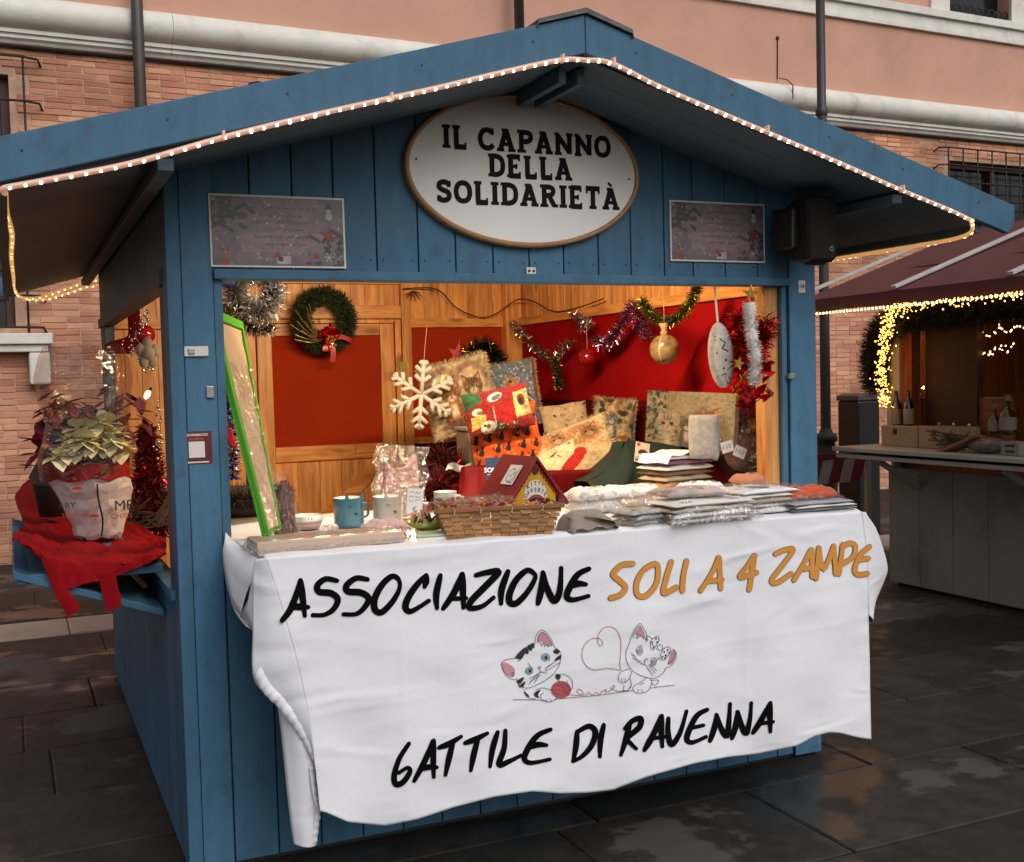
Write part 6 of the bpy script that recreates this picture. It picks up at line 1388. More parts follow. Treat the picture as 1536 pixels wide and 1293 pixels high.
    for i in range(22):
        a = r.random()*6.3; d = r.random()**.6*R_*.7; p = Vector((d*math.cos(a), d*math.sin(a), .03+.02*(1-d/R_)*r.random())); e = Vector((r.uniform(-.6, .9), r.uniform(-.5, .5), r.uniform(.2, 1))).normalized()*r.uniform(.03, .05); MB().bar(p, p+e, .008, .005).build('peg', peg if i % 4 else pegd, T, bevel=.001)
    # booklets
    c = on_table(650, 808); T = thing('booklets', 'two thin white booklets stacked beside the basket', 'booklet', c, (0, 0, R(-6)), None); MB().box(-.062, .075, -.04, .06, 0, .010).build('booklet', M['paper'], T, bevel=.001); MB().box(-.07, .06, -.035, .06, .0115, .018).build('booklet', mat('pale_green_cover', 'a8b89c', .5), T, bevel=.001)
    # cups
    def cup(label, px, py, yd, rpx, hpx, img):
        c = at(px, py, Y, yd); k = mpp(c); R_ = rpx*k; h = hpx*k; T = thing('cup', label, 'cup', c); pos = lambda u, v: np.stack([(R_*(.86+.14*v))*np.cos(2*math.pi*u), (R_*(.86+.14*v))*np.sin(2*math.pi*u), v*h-h/2], -1)
        print_mesh('body', img, pos, printm('cup_print', .3, bump=0, spec=.6), T); MB().lathe([(R_, h/2), (R_*.93, h/2), (R_*.8, -h/2+.01), (0, -h/2+.008)], 28).build('inside', M['ceramic'], T, smooth=True)
        MB().tube(crm([(R_*.9, 0, h*.25), (R_+.018, 0, h*.2), (R_+.018, 0, -h*.2), (R_*.86, 0, -h*.28)], 5), .004, 8).build('handle', M['ceramic'], T, smooth=True)
    I = Img(120, 40, 'c8c2b8'); [I.ell(x, .5, .2, .22, '3c3c3c') or I.ell(x, .5, .1, .12, '8c8478') for x in (.1, .6, .8)]; cup('white cup with dark paw prints behind the red cup', 668, 752, .12, 17.5, 30, I)
    I = Img(120, 40, '4c1418'); I.speck(60, .05, ['7c2c24', '2c1814', '9c6c4c'], seed=3); I.poly([(0, .85), (1, .85), (1, 1), (0, 1)], 'c8c2b8'); cup('dark red decorated cup beside the wicker basket', 681, 768, -.12, 18, 26, I)
    I = Img(80, 30, 'b8b0a8'); I.poly([(0, .2), (1, .2), (1, .8), (0, .8)], '8c1c20'); cup('small red and white cup behind the price card', 642, 762, .1, 9, 16, I)
    # wicker basket
    a, b = on_table(682, 809), on_table(836, 801); u = b-a; w_ = u.length; T = thing('wicker_basket', 'rectangular woven wood strip basket filled with wrapped sweets', 'basket', (a+b)/2+Vector((0, .085, 0)), (0, 0, math.atan2(u.y, u.x))); hh = .088; d = .17
    straw = wood('woven_strip', 'b98a5c', '8f6238', .6, axis='x', knots=False, rnd=.25); strawd = mat('basket_rim', '8a5a36', .6, var=.2)
    for f_ in range(4):
        L_ = w_ if f_ % 2 == 0 else d; n = 12 if f_ % 2 == 0 else 8; mr_ = Matrix.Rotation(R(90*f_), 4, 'Z'); off = d/2 if f_ % 2 == 0 else w_/2
        for j in range(6):
            z0 = j*hh/6; fl = 1+.20*(j+.5)/6
            for i in range(n):
                x0_ = (i/n-.5)*L_*fl*1.0; x1_ = ((i+1)/n-.5)*L_*fl; out = .0022 if (i+j) % 2 else -.0018
                if f_ in (1, 2) and False: continue
                mb = MB(); y_ = -off-.02*(j+.5)/6*1.0-out; mb.box(x0_+.0008, x1_-.0008, y_-.0015, y_+.0015, z0+.001, z0+hh/6-.001); mb.xf(mr_); mb.build('strip', straw, T)
        mb = MB(); y_ = -off-.024; mb.box(-L_*.62, L_*.62, y_-.004, y_+.004, hh, hh+.014); mb.xf(mr_); mb.build('rim', strawd, T, bevel=.002)
        for i in ([-.45, -.2, .1, .4] if f_ % 2 == 0 else [0]):
            mb = MB(); mb.tube([(i*L_, y_-.005, hh-.006), (i*L_+.002, y_-.007, hh+.007), (i*L_, y_+.005, hh+.016), (i*L_, y_+.007, hh)], .0016, 5); mb.xf(mr_); mb.build('stitch', M['thread'], T)
    MB().box(-w_/2, w_/2, -d/2, d/2, .001, .004).build('bottom', strawd, T)
    org = (a+b)/2+Vector((0, .085, 0)); cols = [mat('sweet_red', 'c03c2c', .4, coat=.5), mat('sweet_orange', 'c8602c', .4, coat=.5), mat('sweet_white', 'c0b4a8', .4, coat=.5), mat('sweet_pink', 'b07068', .4, coat=.5), mat('sweet_yellow', 'b09440', .4, coat=.5)]
    for i in range(46):
        lx_ = r.uniform(-w_*.5, w_*.5); ly = r.uniform(-d*.45, d*.42); p = org+Vector((math.cos(T.rotation_euler.z)*lx_, math.sin(T.rotation_euler.z)*lx_+ly, hh+r.uniform(-.004, .010)+(.012 if lx_ < -.02 else 0)))
        c_ = cols[r.randrange(2) if (lx_ < 0 and r.random() < .7) else r.randrange(5)]; cn = ('red', 'orange', 'white', 'pink', 'yellow')[cols.index(c_)]; S = thing('sweet', cn+' wrapped sweet in the wicker basket', 'sweet', p, (r.random(), r.random(), r.random()*3), cn+' wrapped sweets in the wicker basket'); MB().ball((0, 0, 0), (.013, .008, .007), 8).build('sweet', c_, S, smooth=True)
        mb = MB(); [mb.add([(s*.011, 0, 0), (s*.024, .008, .004), (s*.022, 0, -.004), (s*.024, -.008, .004)], [(0, 1, 2), (0, 2, 3)]) for s in (-1, 1)]; mb.build('wrapper_end', M['film2'], S)
    mb = MB(); mb.grid([[(org.x-.2+.24*i/14, org.y-.09+.16*j/8, TZ+hh+.035+.010*math.sin(i*1.7+j*1.2)) for i in range(15)] for j in range(9)]); tag(mb.build('clear_wrap', M['film2'], None, smooth=True), 'crinkled clear wrap lying over the sweets in the left half of the basket', 'wrapping')
    # donation house
    hc = at(785, 790, Y, -.24); k = mpp(hc); bz = TZ+hh-.02; T = thing('donation_house', 'little yellow wooden donation house with red roof reading kitty offerte', 'donation box', (hc.x-.012, -.25, bz+.018), (0, 0, R(12)))
    T.scale = (1.12, 1.12, 1.12)
    hw, hwall, ridge, dp = .076, .035, .128, .15; yel = mat('yellow_paint', 'c08c1c', .5, var=.12, scale=14); rd = mat('red_roof_paint', '7c1c20', .45, var=.1); rd2 = mat('dark_red_trim', '8a2420', .5)
    MB().prism([(-hw, 0), (hw, 0), (hw, hwall), (0, ridge), (-hw, hwall)], -dp/2, dp/2).build('body', yel, T)
    for s in (-1, 1):
        e = Vector((s*(hw+.035), 0, hwall-.043)); t_ = Vector((0, 0, ridge+.006)); n_ = Vector((s*.0085, 0, .0075)); poly = [(t_.x, t_.z), (e.x, e.z), (e.x+n_.x, e.z+n_.z), (0, t_.z+.012)]; MB().prism(poly if s > 0 else poly[::-1], -dp/2-.014, dp/2+.012).build('roof_panel', rd, T, bevel=.0015)
        for i in range(9):
            q_ = Vector((0, 0, ridge)).lerp(Vector((s*(hw+.012), 0, hwall-.012)), (i+.6)/9.4); MB().tube([(q_.x, -dp/2-.004, q_.z-.004), (q_.x, -dp/2+.001, q_.z-.004)], .0056, 10).build('scallop', rd2, T)
    MB().tube([(0, -dp/2-.0035, ridge-.026), (0, -dp/2+.001, ridge-.026)], .011, 16).build('top_disc', mat('brown_disc', '3c1c10', .5), T)
    f = lambda u, v, l: (u, -dp/2-.0012-l, v)
    arch = lambda rx_, rz, z0: [(rx_*math.cos(math.pi*i/14), -dp/2-.0006, z0+rz*math.sin(math.pi*i/14)) for i in range(15)]
    MB().add(arch(.044, .055, .020), [tuple(range(15))]).build('white_arch', M['ceramic'], T)
    MB().add([(x, y-.0006, z) for x, y, z in arch(.028, .022, .002)], [tuple(range(15))]).build('door_hole', mat('hole_dark', '381410', .7), T)
    mb = MB(); strokes(mb, [[(x, z) for x, y, z in arch(.032, .026, .002)]], .006, f); mb.build('door_trim', rd2, T)
    for s_, rr, sz, cc in (('KITTY', .044, .017, mat('dark_blue_ink', '28304c', .5)), ('OFFERTE', .0345+.006, .0175, BLK)):
        n = len(s_); 
        for i, ch in enumerate(s_):
            a = R(90)-(i-(n-1)/2)*R(15 if n == 5 else 17); 
            if n == 5: x, z = .060*math.cos(a)*.9, .008+.056*math.sin(a)
            else: x, z = .046*math.cos(a)*1.0, .004+.041*math.sin(a)
            o = txt('letter', ch, sz, cc, T, (x, -dp/2-.0016, z)); o.rotation_euler = (R(90), R(-0), 0); o.rotation_euler = Matrix.Rotation(-(a-R(90)), 3, 'Y').to_4x4().to_euler() if False else (R(90), (R(90)-a)*.7, 0)
    # label on the roof
    lx0 = MB(); e = Vector((-(hw+.035), 0, hwall-.043)); t_ = Vector((0, 0, ridge+.006)); dirr = (e-t_).normalized(); nn = Vector((-.0085, 0, .0075)).normalized()*.0128; pts = [t_+dirr*a_+Vector((0, y_, 0))+nn for a_, y_ in ((.03, -.055), (.03, .005), (.10, .005), (.10, -.055))]; lx0.add(pts, [(0, 1, 2, 3)]); lx0.build('roof_label', M['paper'], T)
    ff = lambda u, v, l: t_+dirr*(.03+.07*v)+Vector((0, -.055+.06*u, 0))+nn*(1.05+l*20); mb = MB(); strokes(mb, [[(.3, .35), (.2, .6), (.35, .8), (.6, .85), (.8, .6), (.7, .3), (.5, .2), (.35, .35), (.5, .6), (.6, .5)], [(.1, .15), (.12, .85)], [(.15, .9), (.5, .88)]], .03, ff); mb.build('roof_drawing', BLK, T)
    # small black item and trinkets right in the basket
    c = at(828, 785, Y, -.25); T = thing('black_coin_purse', 'small black fluffy purse lying in the basket beside the donation house', 'purse', (c.x, -.27, TZ+hh+.006)); MB().ball((0, 0, 0), (.030, .018, .012), 16).build('purse', mat('black_plush', '0c0c0e', .9, bump=.6), T, smooth=True)
    # grey felt pouch and bagged items right of the basket
    gf = cloth_mat('grey_felt', '8c827c', .6, 3); wl = mat('grey_print_cloth', 'a8a6a4', .8, var=.35, scale=40, bump=.4); lin_ = cloth_mat('white_linen', 'dcd8d4', .5, 2); 
    c = on_table(893, 797); T = thing('felt_pouch', 'grey felt pouch lying open with green lining right of the basket', 'pouch', c+Vector((0, .05, 0)), (0, 0, R(4))); mb = MB()
    n = 16; mb.grid([[((i/n-.5)*.17*(1+.1*math.sin(j)), -.055+.11*j/8, .002+.060*math.sin(math.pi*min(1, (j+.6)/9)*.75)*(1-abs(2*i/n-1)**5)**.5 + .006*math.sin(i*.9+j*1.4)) for i in range(n+1)] for j in range(9)]); mb.build('pouch', gf, T, smooth=True); MB().grid([[(-.03+.11*i/6, -.045+.02*j-.006*i*(1-j), .052-.014*i/3+.004*j) for i in range(7)] for j in range(2)]).build('lining', mat('green_lining', '6c7c3c', .7), T, smooth=True)
    f1 = film_lump('bagged_towels', 'black and white patterned cloth in a crinkled clear bag behind the felt pouch', 'packet', on_table(893, 768)+Vector((0, .03, 0)), (.19, .16, .10), 3, inner=[mat('black_white_print', 'd0cecc', .8, var=.1, dirt=('1c1c20', .9), dscale=34), mat('black_white_print_b', 'd8d6d4', .8, var=.1, dirt=('1c1c20', .9), dscale=26)])
    f2 = film_lump('bagged_towels', 'grey printed socks in a clear bag between felt pouch and flat stack', 'packet', on_table(967, 787)+Vector((0, .04, 0)), (.17, .15, .060), 4, inner=[wl, mat('grey_lines_cloth', 'a8a8a8', .8, var=.5, scale=50), wl], rot=.2)
    f3 = film_lump('bagged_cloth', 'shiny clear bag of beige cloth lying left of the flat stack', 'packet', on_table(965, 760)+Vector((0, .08, 0)), (.25, .18, .085), 5, inner=[cloth_mat('beige_cotton', 'a09080', .5, 2), lin_], rot=-.1)
    f4 = film_lump('flat_stack', 'flat stack of white tea towels with orange print in clear film at the front', 'packet', on_table(1068, 782)+Vector((0, .07, 0)), (.37, .20, .085), 6, inner=[mat('towel_orange_print', 'c0b4ac', .7, var=.2, scale=14, dirt=('b05030', .8), dscale=9), lin_, cloth_mat('taupe_cotton', 'bcb0a4', .5, 2), lin_], rot=.05, mt=film('packet_film', fac=.10, bscale=25, bump=.6))
    f5 = film_lump('bagged_towels', 'crumpled clear bag over mauve cloth lying on top of the flat stack', 'packet', on_table(1045, 782)+Vector((.03, .11, .078)), (.26, .17, .034), 7, inner=[mat('mauve_cloth', 'b8a8a4', .8, var=.3, scale=12)], rot=-.05)
    T = thing('towel_stack', 'stack of folded white towels with an oval label at the right of the table', 'towels', on_table(1148, 770)+Vector((0, .08, 0)), (0, 0, R(3))); z = folds(T, .26, .20, (.020, .016, .018, .014, .018), (lin_, M['cloth'], cloth_mat('ecru', 'a89c84', .5, 2), lin_, M['cloth']), 4)
    mb = MB(); mb.add([(.0+.062*math.cos(t), -.02+.035*math.sin(t), z+.0022) for t in [2*math.pi*i/28 for i in range(28)]], [tuple(range(28))]); mb.build('oval_label', mat('pale_blue_label', 'b0bcc4', .5), T)
    mb = MB(); strokes(mb, [[(-.04+.005*i, y_+r.uniform(-.002, .002)) for i in range(15)] for y_ in (-.035, -.022, -.009)], .002, lambda u, v, l: (u, v, z+.0030+l)); mb.build('label_text', mat('grey_ink', '70808c', .6), T)
    mb = MB(); mb.grid([[(-.15+.31*i/16, -.11+.22*j/8, z+.006+.006*math.sin(i*1.3+j)*(1) if 0 < j < 8 and 0 < i < 16 else .01) for i in range(17)] for j in range(9)]); mb.build('bag', M['film'], T, smooth=True)
    f7 = film_lump('orange_packet', 'orange cloth in a clear bag lying on pale grey packets at the far right', 'packet', on_table(1236, 765)+Vector((-.01, .09, .036)), (.23, .17, .048), 9, inner=[cloth_mat('orange_cotton', 'c4512c', .4, 2)], rot=-.08, mt=M['film'])
    T = thing('grey_packet', 'flat pale grey cloth packet under the orange one', 'packet', on_table(1240, 766)+Vector((0, .09, 0)), (0, 0, R(-2))); folds(T, .28, .19, (.012, .010, .012), (cloth_mat('pale_grey_cotton', 'a4a8ac', .5, 2), lin_, cloth_mat('pale_grey_cotton_b', '9ca0a8', .5, 2)), 5)
    f8 = film_lump('salmon_packet', 'salmon coloured cloth packet behind the oval labelled towels', 'packet', on_table(1165, 745)+Vector((0, .12, 0)), (.22, .16, .10), 10, inner=[lin_, cloth_mat('salmon_cotton', 'b07860', .4, 2)], mt=M['film'])
    # tall folded stack behind
    c = on_table(1045, 745); T = thing('towel_stack', 'tall stack of folded towels with mauve top towel in the middle of the goods', 'towels', c+Vector((.03, .20, 0)), (0, 0, R(8))); mats = [cloth_mat('oatmeal', '9c8468', .5, 2), cloth_mat('caramel', 'a07850', .5, 2), cloth_mat('ecru_b', 'b4a68c', .5, 2), cloth_mat('brown_linen', '7c5c44', .5, 2), lin_, mat('mauve_check', '8c5c70', .8, var=.4, scale=30), lin_]
    z = folds(T, .27, .20, (.030, .024, .024, .022, .022, .022, .02), mats, 8); 
    mb = MB(); mb.grid([[(-.14+.28*i/12, -.11+.20*j/6, z-.004+.014*math.exp(-((i-7)/4)**2)+.004*math.sin(i*1.4+j)-(.03 if i in (0, 12) else 0)) for i in range(13)] for j in range(7)]); mb.build('top_towel', M['cloth'], T, smooth=True)
    # shop cloth bag with paper tag, clear drape
    film_lump('clear_bag', 'white crinkled clear bag with drawing in front of the tall towel stack', 'packet', on_table(1085, 760)+Vector((0, .14, .0)), (.19, .14, .095), 12, inner=[lin_, M['cloth']], mt=M['film2'])
    # dark green cloth with the label card
    T = thing('green_cloth', 'dark green cloth draped over boxes behind the towels', 'cloth'); top = crm([at(880,722,Y,.62), at(908,705,Y,.66), at(930,678,Y,.7), at(940,662,Y,.74), at(980,663,Y,.75), at(1020,672,Y,.72), at(1040,690,Y,.68)], 6); bot = crm([at(872,745,Y,.5), at(905,742,Y,.5), at(935,742,Y,.5), at(960,742,Y,.5), at(985,742,Y,.5), at(1020,742,Y,.5), at(1045,742,Y,.5)], 6)
    mb = MB(); mb.grid([[a.lerp(b, j/8)+Vector((0, -.012*math.sin(i*.5+j*.5)-.05*math.sin(math.pi*j/8), 0)) for i, (a, b) in enumerate(zip(top, bot))] for j in range(9)]); mb.build('cloth', mat('bottle_green_felt', '0b2216', .9, var=.15, scale=8), T, smooth=True)
    bk = MB(); bk.grid([top, [v+Vector((.0, .16, -.01)) for v in top], [v+Vector((0, .17, -.15)) for v in top]]); bk.build('cloth_back', mat('bottle_green_felt_b', '0b2216', .9, var=.15), T, smooth=True)
    c = at(963, 679, Y, .60); k = mpp(c); T = thing('label_card', 'cream card with a brown picture and small red logo on the green cloth', 'card', c, (R(-14), R(13), R(-8))); MB().box(-.034, .034, -.001, .001, -.046, .046).build('card', mat('cream_card', 'c8bca4', .5), T); MB().add([(.004+.024*math.cos(t), -.0016, -.002+.017*math.sin(t)*(1 if math.sin(t) > 0 else .45)) for t in [2*math.pi*i/20 for i in range(20)]], [tuple(range(20))]).build('picture', mat('brown_ink', '4c2424', .5), T); MB().box(-.028, -.012, -.0016, -.0011, .028, .042).build('logo', M['red'], T); MB().box(-.03, .008, -.0016, -.0011, -.040, -.031).build('text_bar', mat('plum_ink', '5c3040', .5), T)
    MB().box(-.03, .012, -.0016, -.0011, -.026, -.0235).build('text_bar', BLK, T)
    # wrapped gift basket at right with dried flowers and price tags
    c = at(1118, 670, Y, .34); k = mpp(c); T = thing('gift_basket', 'round gift basket with dried leaves and yellow flowers wrapped in clear film', 'gift basket', c); R_ = 46*k
    MB().ball((0, .01, -.01), (R_*.72, R_*.6, R_*.75), 24).build('contents', mat('brown_felt', '94685a', .9, var=.3, scale=14, bump=.6), T, smooth=True)
    mb = MB(); 
    for i in range(260):
        a = r.uniform(-.9, 1.2) if r.random() < .6 else r.random()*6.3; e = r.uniform(-.1, 1.2) if a < 1.2 else r.uniform(.75, 1.3); d_ = Vector((math.cos(a)*math.cos(e), math.sin(a)*math.cos(e)-.2, math.sin(e))).normalized(); p = d_*R_*r.uniform(.75, 1.05); p.x += .015; n_ = Vector((r.gauss(0,1), r.gauss(0,1), r.gauss(0,1))).normalized(); s_ = d_.cross(n_).normalized()*.006; mb.add([p-s_, p+n_*.018, p+s_, p-n_*.012], [(0, 1, 2), (0, 2, 3)], 0 if r.random() < .6 else 1)
    mb.build('dried_leaves', [mat('grey_green_leaf', '94a088', .8, var=.3), mat('dry_leaf', '7c6c44', .8, var=.3)], T, kind='stuff')
    mb = MB()
    for i in range(44):
        p = Vector((.012+r.gauss(0, .03), -.075+r.gauss(0, .015), R_*.72+r.gauss(0, .018)))
        for t in range(5): a = t*1.256+r.random(); mb.add([p, p+Vector((.012*math.cos(a), -.004, .012*math.sin(a))), p+Vector((.012*math.cos(a+.7), -.005, .012*math.sin(a+.7)))], [(0, 1, 2)])
    mb.build('yellow_flowers', mat('yellow_petal', 'c0a020', .7, var=.2), T, kind='stuff'); mb = MB(); mb.grid([[((R_*1.02+.006*math.sin(5*t+z*50))*math.cos(t)*s, (R_*.95+.004*math.sin(7*t))*math.sin(t)*s, z) for t in [2*math.pi*i/28 for i in range(28)]] for z, s in ((-R_, .6), (-R_*.6, .9), (0, 1), (R_*.6, .85), (R_*1.0, .5), (R_*1.3, .55))], closeu=True); mb.build('film', M['film'], T, smooth=True)
    for px_, py_, ro, lab in ((1091, 670, -14, 'upper price tag on the wrapped gift basket'), (1110, 678, 24, 'lower price tag on the wrapped gift basket')):
        c = at(px_, py_, Y, .34-R_-.012-(.004 if ro > 0 else 0)); t2 = thing('price_tag', lab, 'price tag', c, (0, R(ro), R(-5))); MB().box(-.028, .028, -.001, .001, -.023, .023).build('tag', M['paper'], t2); mb = MB(); strokes(mb, [[(-.018, .008), (-.022, 0), (-.018, -.008)], [(-.024, 0), (-.014, 0)], [(-.008, .008), (.0, .006), (-.005, 0), (.001, -.005), (-.008, -.008)], [(.008, .006), (.008, -.006), (.014, -.006), (.014, .006), (.008, .006)]], .0018, lambda u, v, l: (u, -.0013-l, v)); mb.build('handwriting', mat('pen_blue', '2c3c6c', .6), t2)
    T = thing('leafy_bouquet', 'pale grey green leafy bouquet in film beside the right post', 'bouquet'); mb = MB()
    for i in range(420):
        px_ = r.gauss(1148, 14); py_ = r.gauss(700, 18); p = at(px_, py_, Y, .22+r.uniform(-.04, .06)); n_ = Vector((r.gauss(0,1), r.gauss(0,1), r.gauss(0,1))).normalized(); s_ = n_.orthogonal().normalized()*.005; mb.add([p-s_, p+n_*.016, p+s_, p-n_*.01], [(0, 1, 2), (0, 2, 3)], r.choice((0, 0, 1)))
    mb.build('leaves', [mat('silver_leaf', '8c9482', .6, var=.3), mat('dusty_green', '5c6c58', .7, var=.3)], T, kind='stuff')
    film_lump('clear_bag', 'clear bag around the stems of the leafy bouquet by the right post', 'wrapping', at(1148, 735, Y, .2), (.13, .10, .09), 15, inner=[mat('moss_green', '6c7c50', .8, var=.4, scale=30)], mt=M['film2'])
    # dark fur pet bed at left
    c = at(362, 752, Y, .62); T = thing('pet_bed', 'round dark brown fur pet bed behind the leaning picture', 'pet bed', c); mb = MB(); mb.lathe([(0, -.05), (.10, -.05), (.15, -.02), (.16, .02), (.13, .05), (.10, .035), (.08, -.01), (0, -.02)], 30, sx=1.1); fur = mat('dark_fur', '2a1a12', .95, var=.5, scale=50, bump=1, bscale=120)
    tinsel(mb, [(.155*1.1*math.cos(t), .155*math.sin(t), .02) for t in [2*math.pi*i/24 for i in range(25)]], .045, 2600, (0,), wd=.003, seed=44); mb.build('fur', fur, T, smooth=True); MB().box(-.2, .2, -.14, .14, -.10, -.052).build('base_cushion', mat('tan_cotton', 'b09068', .9), T, bevel=.02)
build_goods()
# ================================================================== left side: shelf goods and side window ornaments
SHZ = .985
def build_left():
    r = random.Random(19)
    XO = -.40
    # red cloth bag spread on the shelf, straps hanging
    T = thing('red_cloth_bag', 'bright red cloth bag spread over the side shelf with two straps hanging down', 'bag')
    redc = mat('red_canvas', '8a0a14', .9, var=.1, scale=12, bump=.5, bscale=25, spec=.15)
    def row(ps): return crm([at(px, py, Z, z) for px, py, z in ps], 6)
    rows = [row([(30,733,1.03), (55,712,1.05), (80,722,1.01), (120,748,1.0), (165,770,1.0), (215,792,1.0), (246,806,1.0)]),
            row([(22,745,1.06), (45,732,1.06), (75,752,1.02), (120,775,.995), (165,790,.995), (215,803,.995), (250,815,.995)]),
            row([(36,790,1.01), (52,790,1.01), (80,805,1.0), (120,812,.994), (165,812,.992), (215,814,.992), (248,822,.992)])]
    edge = [at(a, b, Y, .352) for a, b in ((18,805), (42,822), (80,838), (120,842), (165,842), (210,838), (249,828))]; hang = [at(a, b, Y, .342) for a, b in ((20,808), (55,828), (97,880), (125,876), (160,868), (205,852), (248,832))]
    rows += [crm(edge, 6), crm(hang, 6)]
    dn = []
    for a, b in zip(rows[:-1], rows[1:]):
        for t in (0, .125, .25, .375, .5, .625, .75, .875): dn.append([p.lerp(q, t)+Vector((0, .003*math.sin(i*1.7+len(dn)*.6), .007*math.sin(i*.7+len(dn)*.45)+.004*math.sin(i*1.3-len(dn)*.8)+.003*math.sin(i*2.6+len(dn)*1.1))) for i, (p, q) in enumerate(zip(a, b))])
    dn.append(rows[-1]); MB().grid(dn).build('cloth', redc, T, smooth=True)
    def strap(L_, R__):
        a = crm([at(x, y, Y, .338) for x, y in L_], 6); b = crm([at(x, y, Y, .334) for x, y in R__], 6); mb = MB(); mb.grid([a, [p.lerp(q, .5)+Vector((0, -.008, 0)) for p, q in zip(a, b)], b]); mb.build('strap', redc, T, smooth=True)
    strap([(56,822), (70,860), (84,895), (102,926)], [(92,862), (100,880), (110,896), (122,911)]); strap([(147,862), (152,885), (156,900), (160,918)], [(172,856), (177,880), (181,895), (182,910)])
    # potted poinsettia in cellophane
    c = at(146, 806, Z, SHZ+.02); c.y = c.y; k = mpp(c); T = thing('poinsettia', 'cream poinsettia in a white and red printed bag wrapped in tall cellophane', 'potted plant', c)
    h = lambda px_, py_: ((px_-146)*k, (806-py_)*k)
    def ringrow(py_, xl, xr, dep, wob): 
        z = (806-py_)*k; cx = ((xl+xr)/2-146)*k; rx = (xr-xl)/2*k
        return [(cx*1.0+math.cos(t)*rx*(1+wob*math.sin(5*t+z*20)), math.sin(t)*rx*dep*(1+wob*math.sin(4*t)+wob*.8*math.sin(11*t+z*60)), z+wob*.25*math.sin(7*t)) for t in [2*math.pi*i/40 for i in range(40)]]
    bagm = mat('white_printed_paper', 'bdb4b0', .5, var=.08, scale=8, bump=.5, bscale=20); 
    G_ = MB().grid([ringrow(y, a, b, .8, .03)[::2] for y, a, b in ((805, 120, 180), (800, 112, 184), (785, 110, 187), (770, 104, 190), (757, 99, 195), (745, 96, 197), (732, 88, 199), (722, 84, 199), (715, 80, 198))], closeu=True)
    G_.v = [(x+r.uniform(-.005, .005), y+r.uniform(-.006, .006), z+r.uniform(-.003, .003)) for x, y, z in G_.v]; G_.build('bag', bagm, T)
    MB().grid([ringrow(y, a, b, .82, .03) for y, a, b in ((716, 80, 199), (705, 76, 198), (692, 74, 197))], closeu=True).build('red_band', mat('red_paper', '9c1820', .5, var=.1), T, smooth=True)
    MB().tube(crm([(h(146, 722)[0], -.134, h(146, 722)[1]), (h(147, 745)[0], -.121, h(147, 745)[1]), (h(152, 775)[0], -.106, h(152, 775)[1]), (h(150, 800)[0], -.088, h(150, 800)[1])], 4), .0035, 5).build('crease_shade', BLK, T)  # shade of a vertical paper crease, put in as a black tube
    for px_ in (): MB().tube(crm([(h(px_, 722)[0], -.110, h(px_, 722)[1]), (h(146+(px_-146)*.85, 760)[0], -.108, h(px_, 760)[1]), (h(146+(px_-146)*.6, 800)[0], -.078, h(px_, 800)[1])], 4), .004, 5).build('paper_crease', bagm, T)
    txt('lettering', 'ME', .058, BLK, T, (h(182, 757)[0], -.115, h(182, 757)[1])); txt('lettering', 'CHRIS', .030, mat('pink_red_ink', 'a0404c', .5), T, (h(178, 772)[0], -.118, h(178, 772)[1])); txt('lettering', 'RRY', .034, BLK, T, (h(100, 752)[0]+.012, -.113, h(100, 752)[1])); txt('lettering', 'TMAS', .022, mat('pink_red_ink_b', 'a0404c', .5), T, (h(103, 766)[0]+.01, -.112, h(103, 766)[1]))
    for px_, py_ in ((118, 728), (140, 770)): x, z = h(px_, py_); MB().add([(x+.018*math.cos(t), -.138+.002*math.cos(t), z+.012*math.sin(t)) for t in [math.pi*i/10 for i in range(11)]], [tuple(range(11))]).build('printed_hat', mat('hat_red', '9c1820', .5), T)
    lf = MB()
    def leaf(p, d, l, w_, mi):
        d = d.normalized(); s = d.cross(Vector((0, 0, 1))); s = s.normalized() if s.length > .1 else Vector((1, 0, 0)); up = Vector((0, 0, 1)); lf.add([p, p+d*l*.35+s*w_, p+d*l*.7+s*w_*.7-up*l*.05, p+d*l-up*l*.15, p+d*l*.7-s*w_*.7-up*l*.05, p+d*l*.35-s*w_], [(0, 1, 2, 3), (0, 3, 4, 5)], mi)
    for i in range(70):
        px_, py_ = r.uniform(86, 190), r.uniform(660, 705); x, z = h(px_, py_); a = r.uniform(0, 6.3); leaf(Vector((x*.85, r.uniform(-.12, .05), z)), Vector((math.cos(a), -.5, r.uniform(-.3, .5))), .075, .024, 0)
    for cxp, cyp in ((120, 640), (152, 645), (175, 650), (100, 668), (140, 660), (165, 634), (88, 678), (186, 672), (128, 655), (110, 655), (160, 662), (138, 640), (172, 660), (118, 668), (150, 630)):
        x, z = h(cxp, cyp); p = Vector((x*.9, -.13 + r.uniform(-.02, .02), z))
        for t in range(7): a = t*.9+r.random(); leaf(p, Vector((math.cos(a), -.5, math.sin(a)*.7)), .068, .032, 1)
    lf.build('leaves', [mat('poinsettia_green', '38552e', .6, var=.3, scale=20), mat('cream_bract', 'd6d0aa', .6, var=.15, scale=20)], T, kind='stuff')
    for px_, py_ in ((114, 671), (156, 622)): x, z = h(px_, py_); MB().tube([(x, -.155, z), (x, -.150, z)], .021, 20).build('price_dot', M['paper'], T)
    MB().grid([ringrow(y, a, b, .78, .04) for y, a, b in ((715, 72, 200), (690, 68, 202), (660, 74, 200), (630, 82, 196), (600, 74, 204), (570, 68, 206), (540, 72, 200), (520, 82, 192))], closeu=True).build('cellophane', film('plant_cellophane', fac=.07, bscale=14, bump=.6, tint='f2eae6'), T, smooth=True)
    # dark red poinsettia behind at the shelf's outer end
    c = at(75, 740, Z, SHZ); c = at(78, 700, Y, 1.7); k2 = mpp(c); T = thing('red_poinsettia', 'dark red poinsettia behind the cream one on the side shelf', 'potted plant', c); lf = MB()
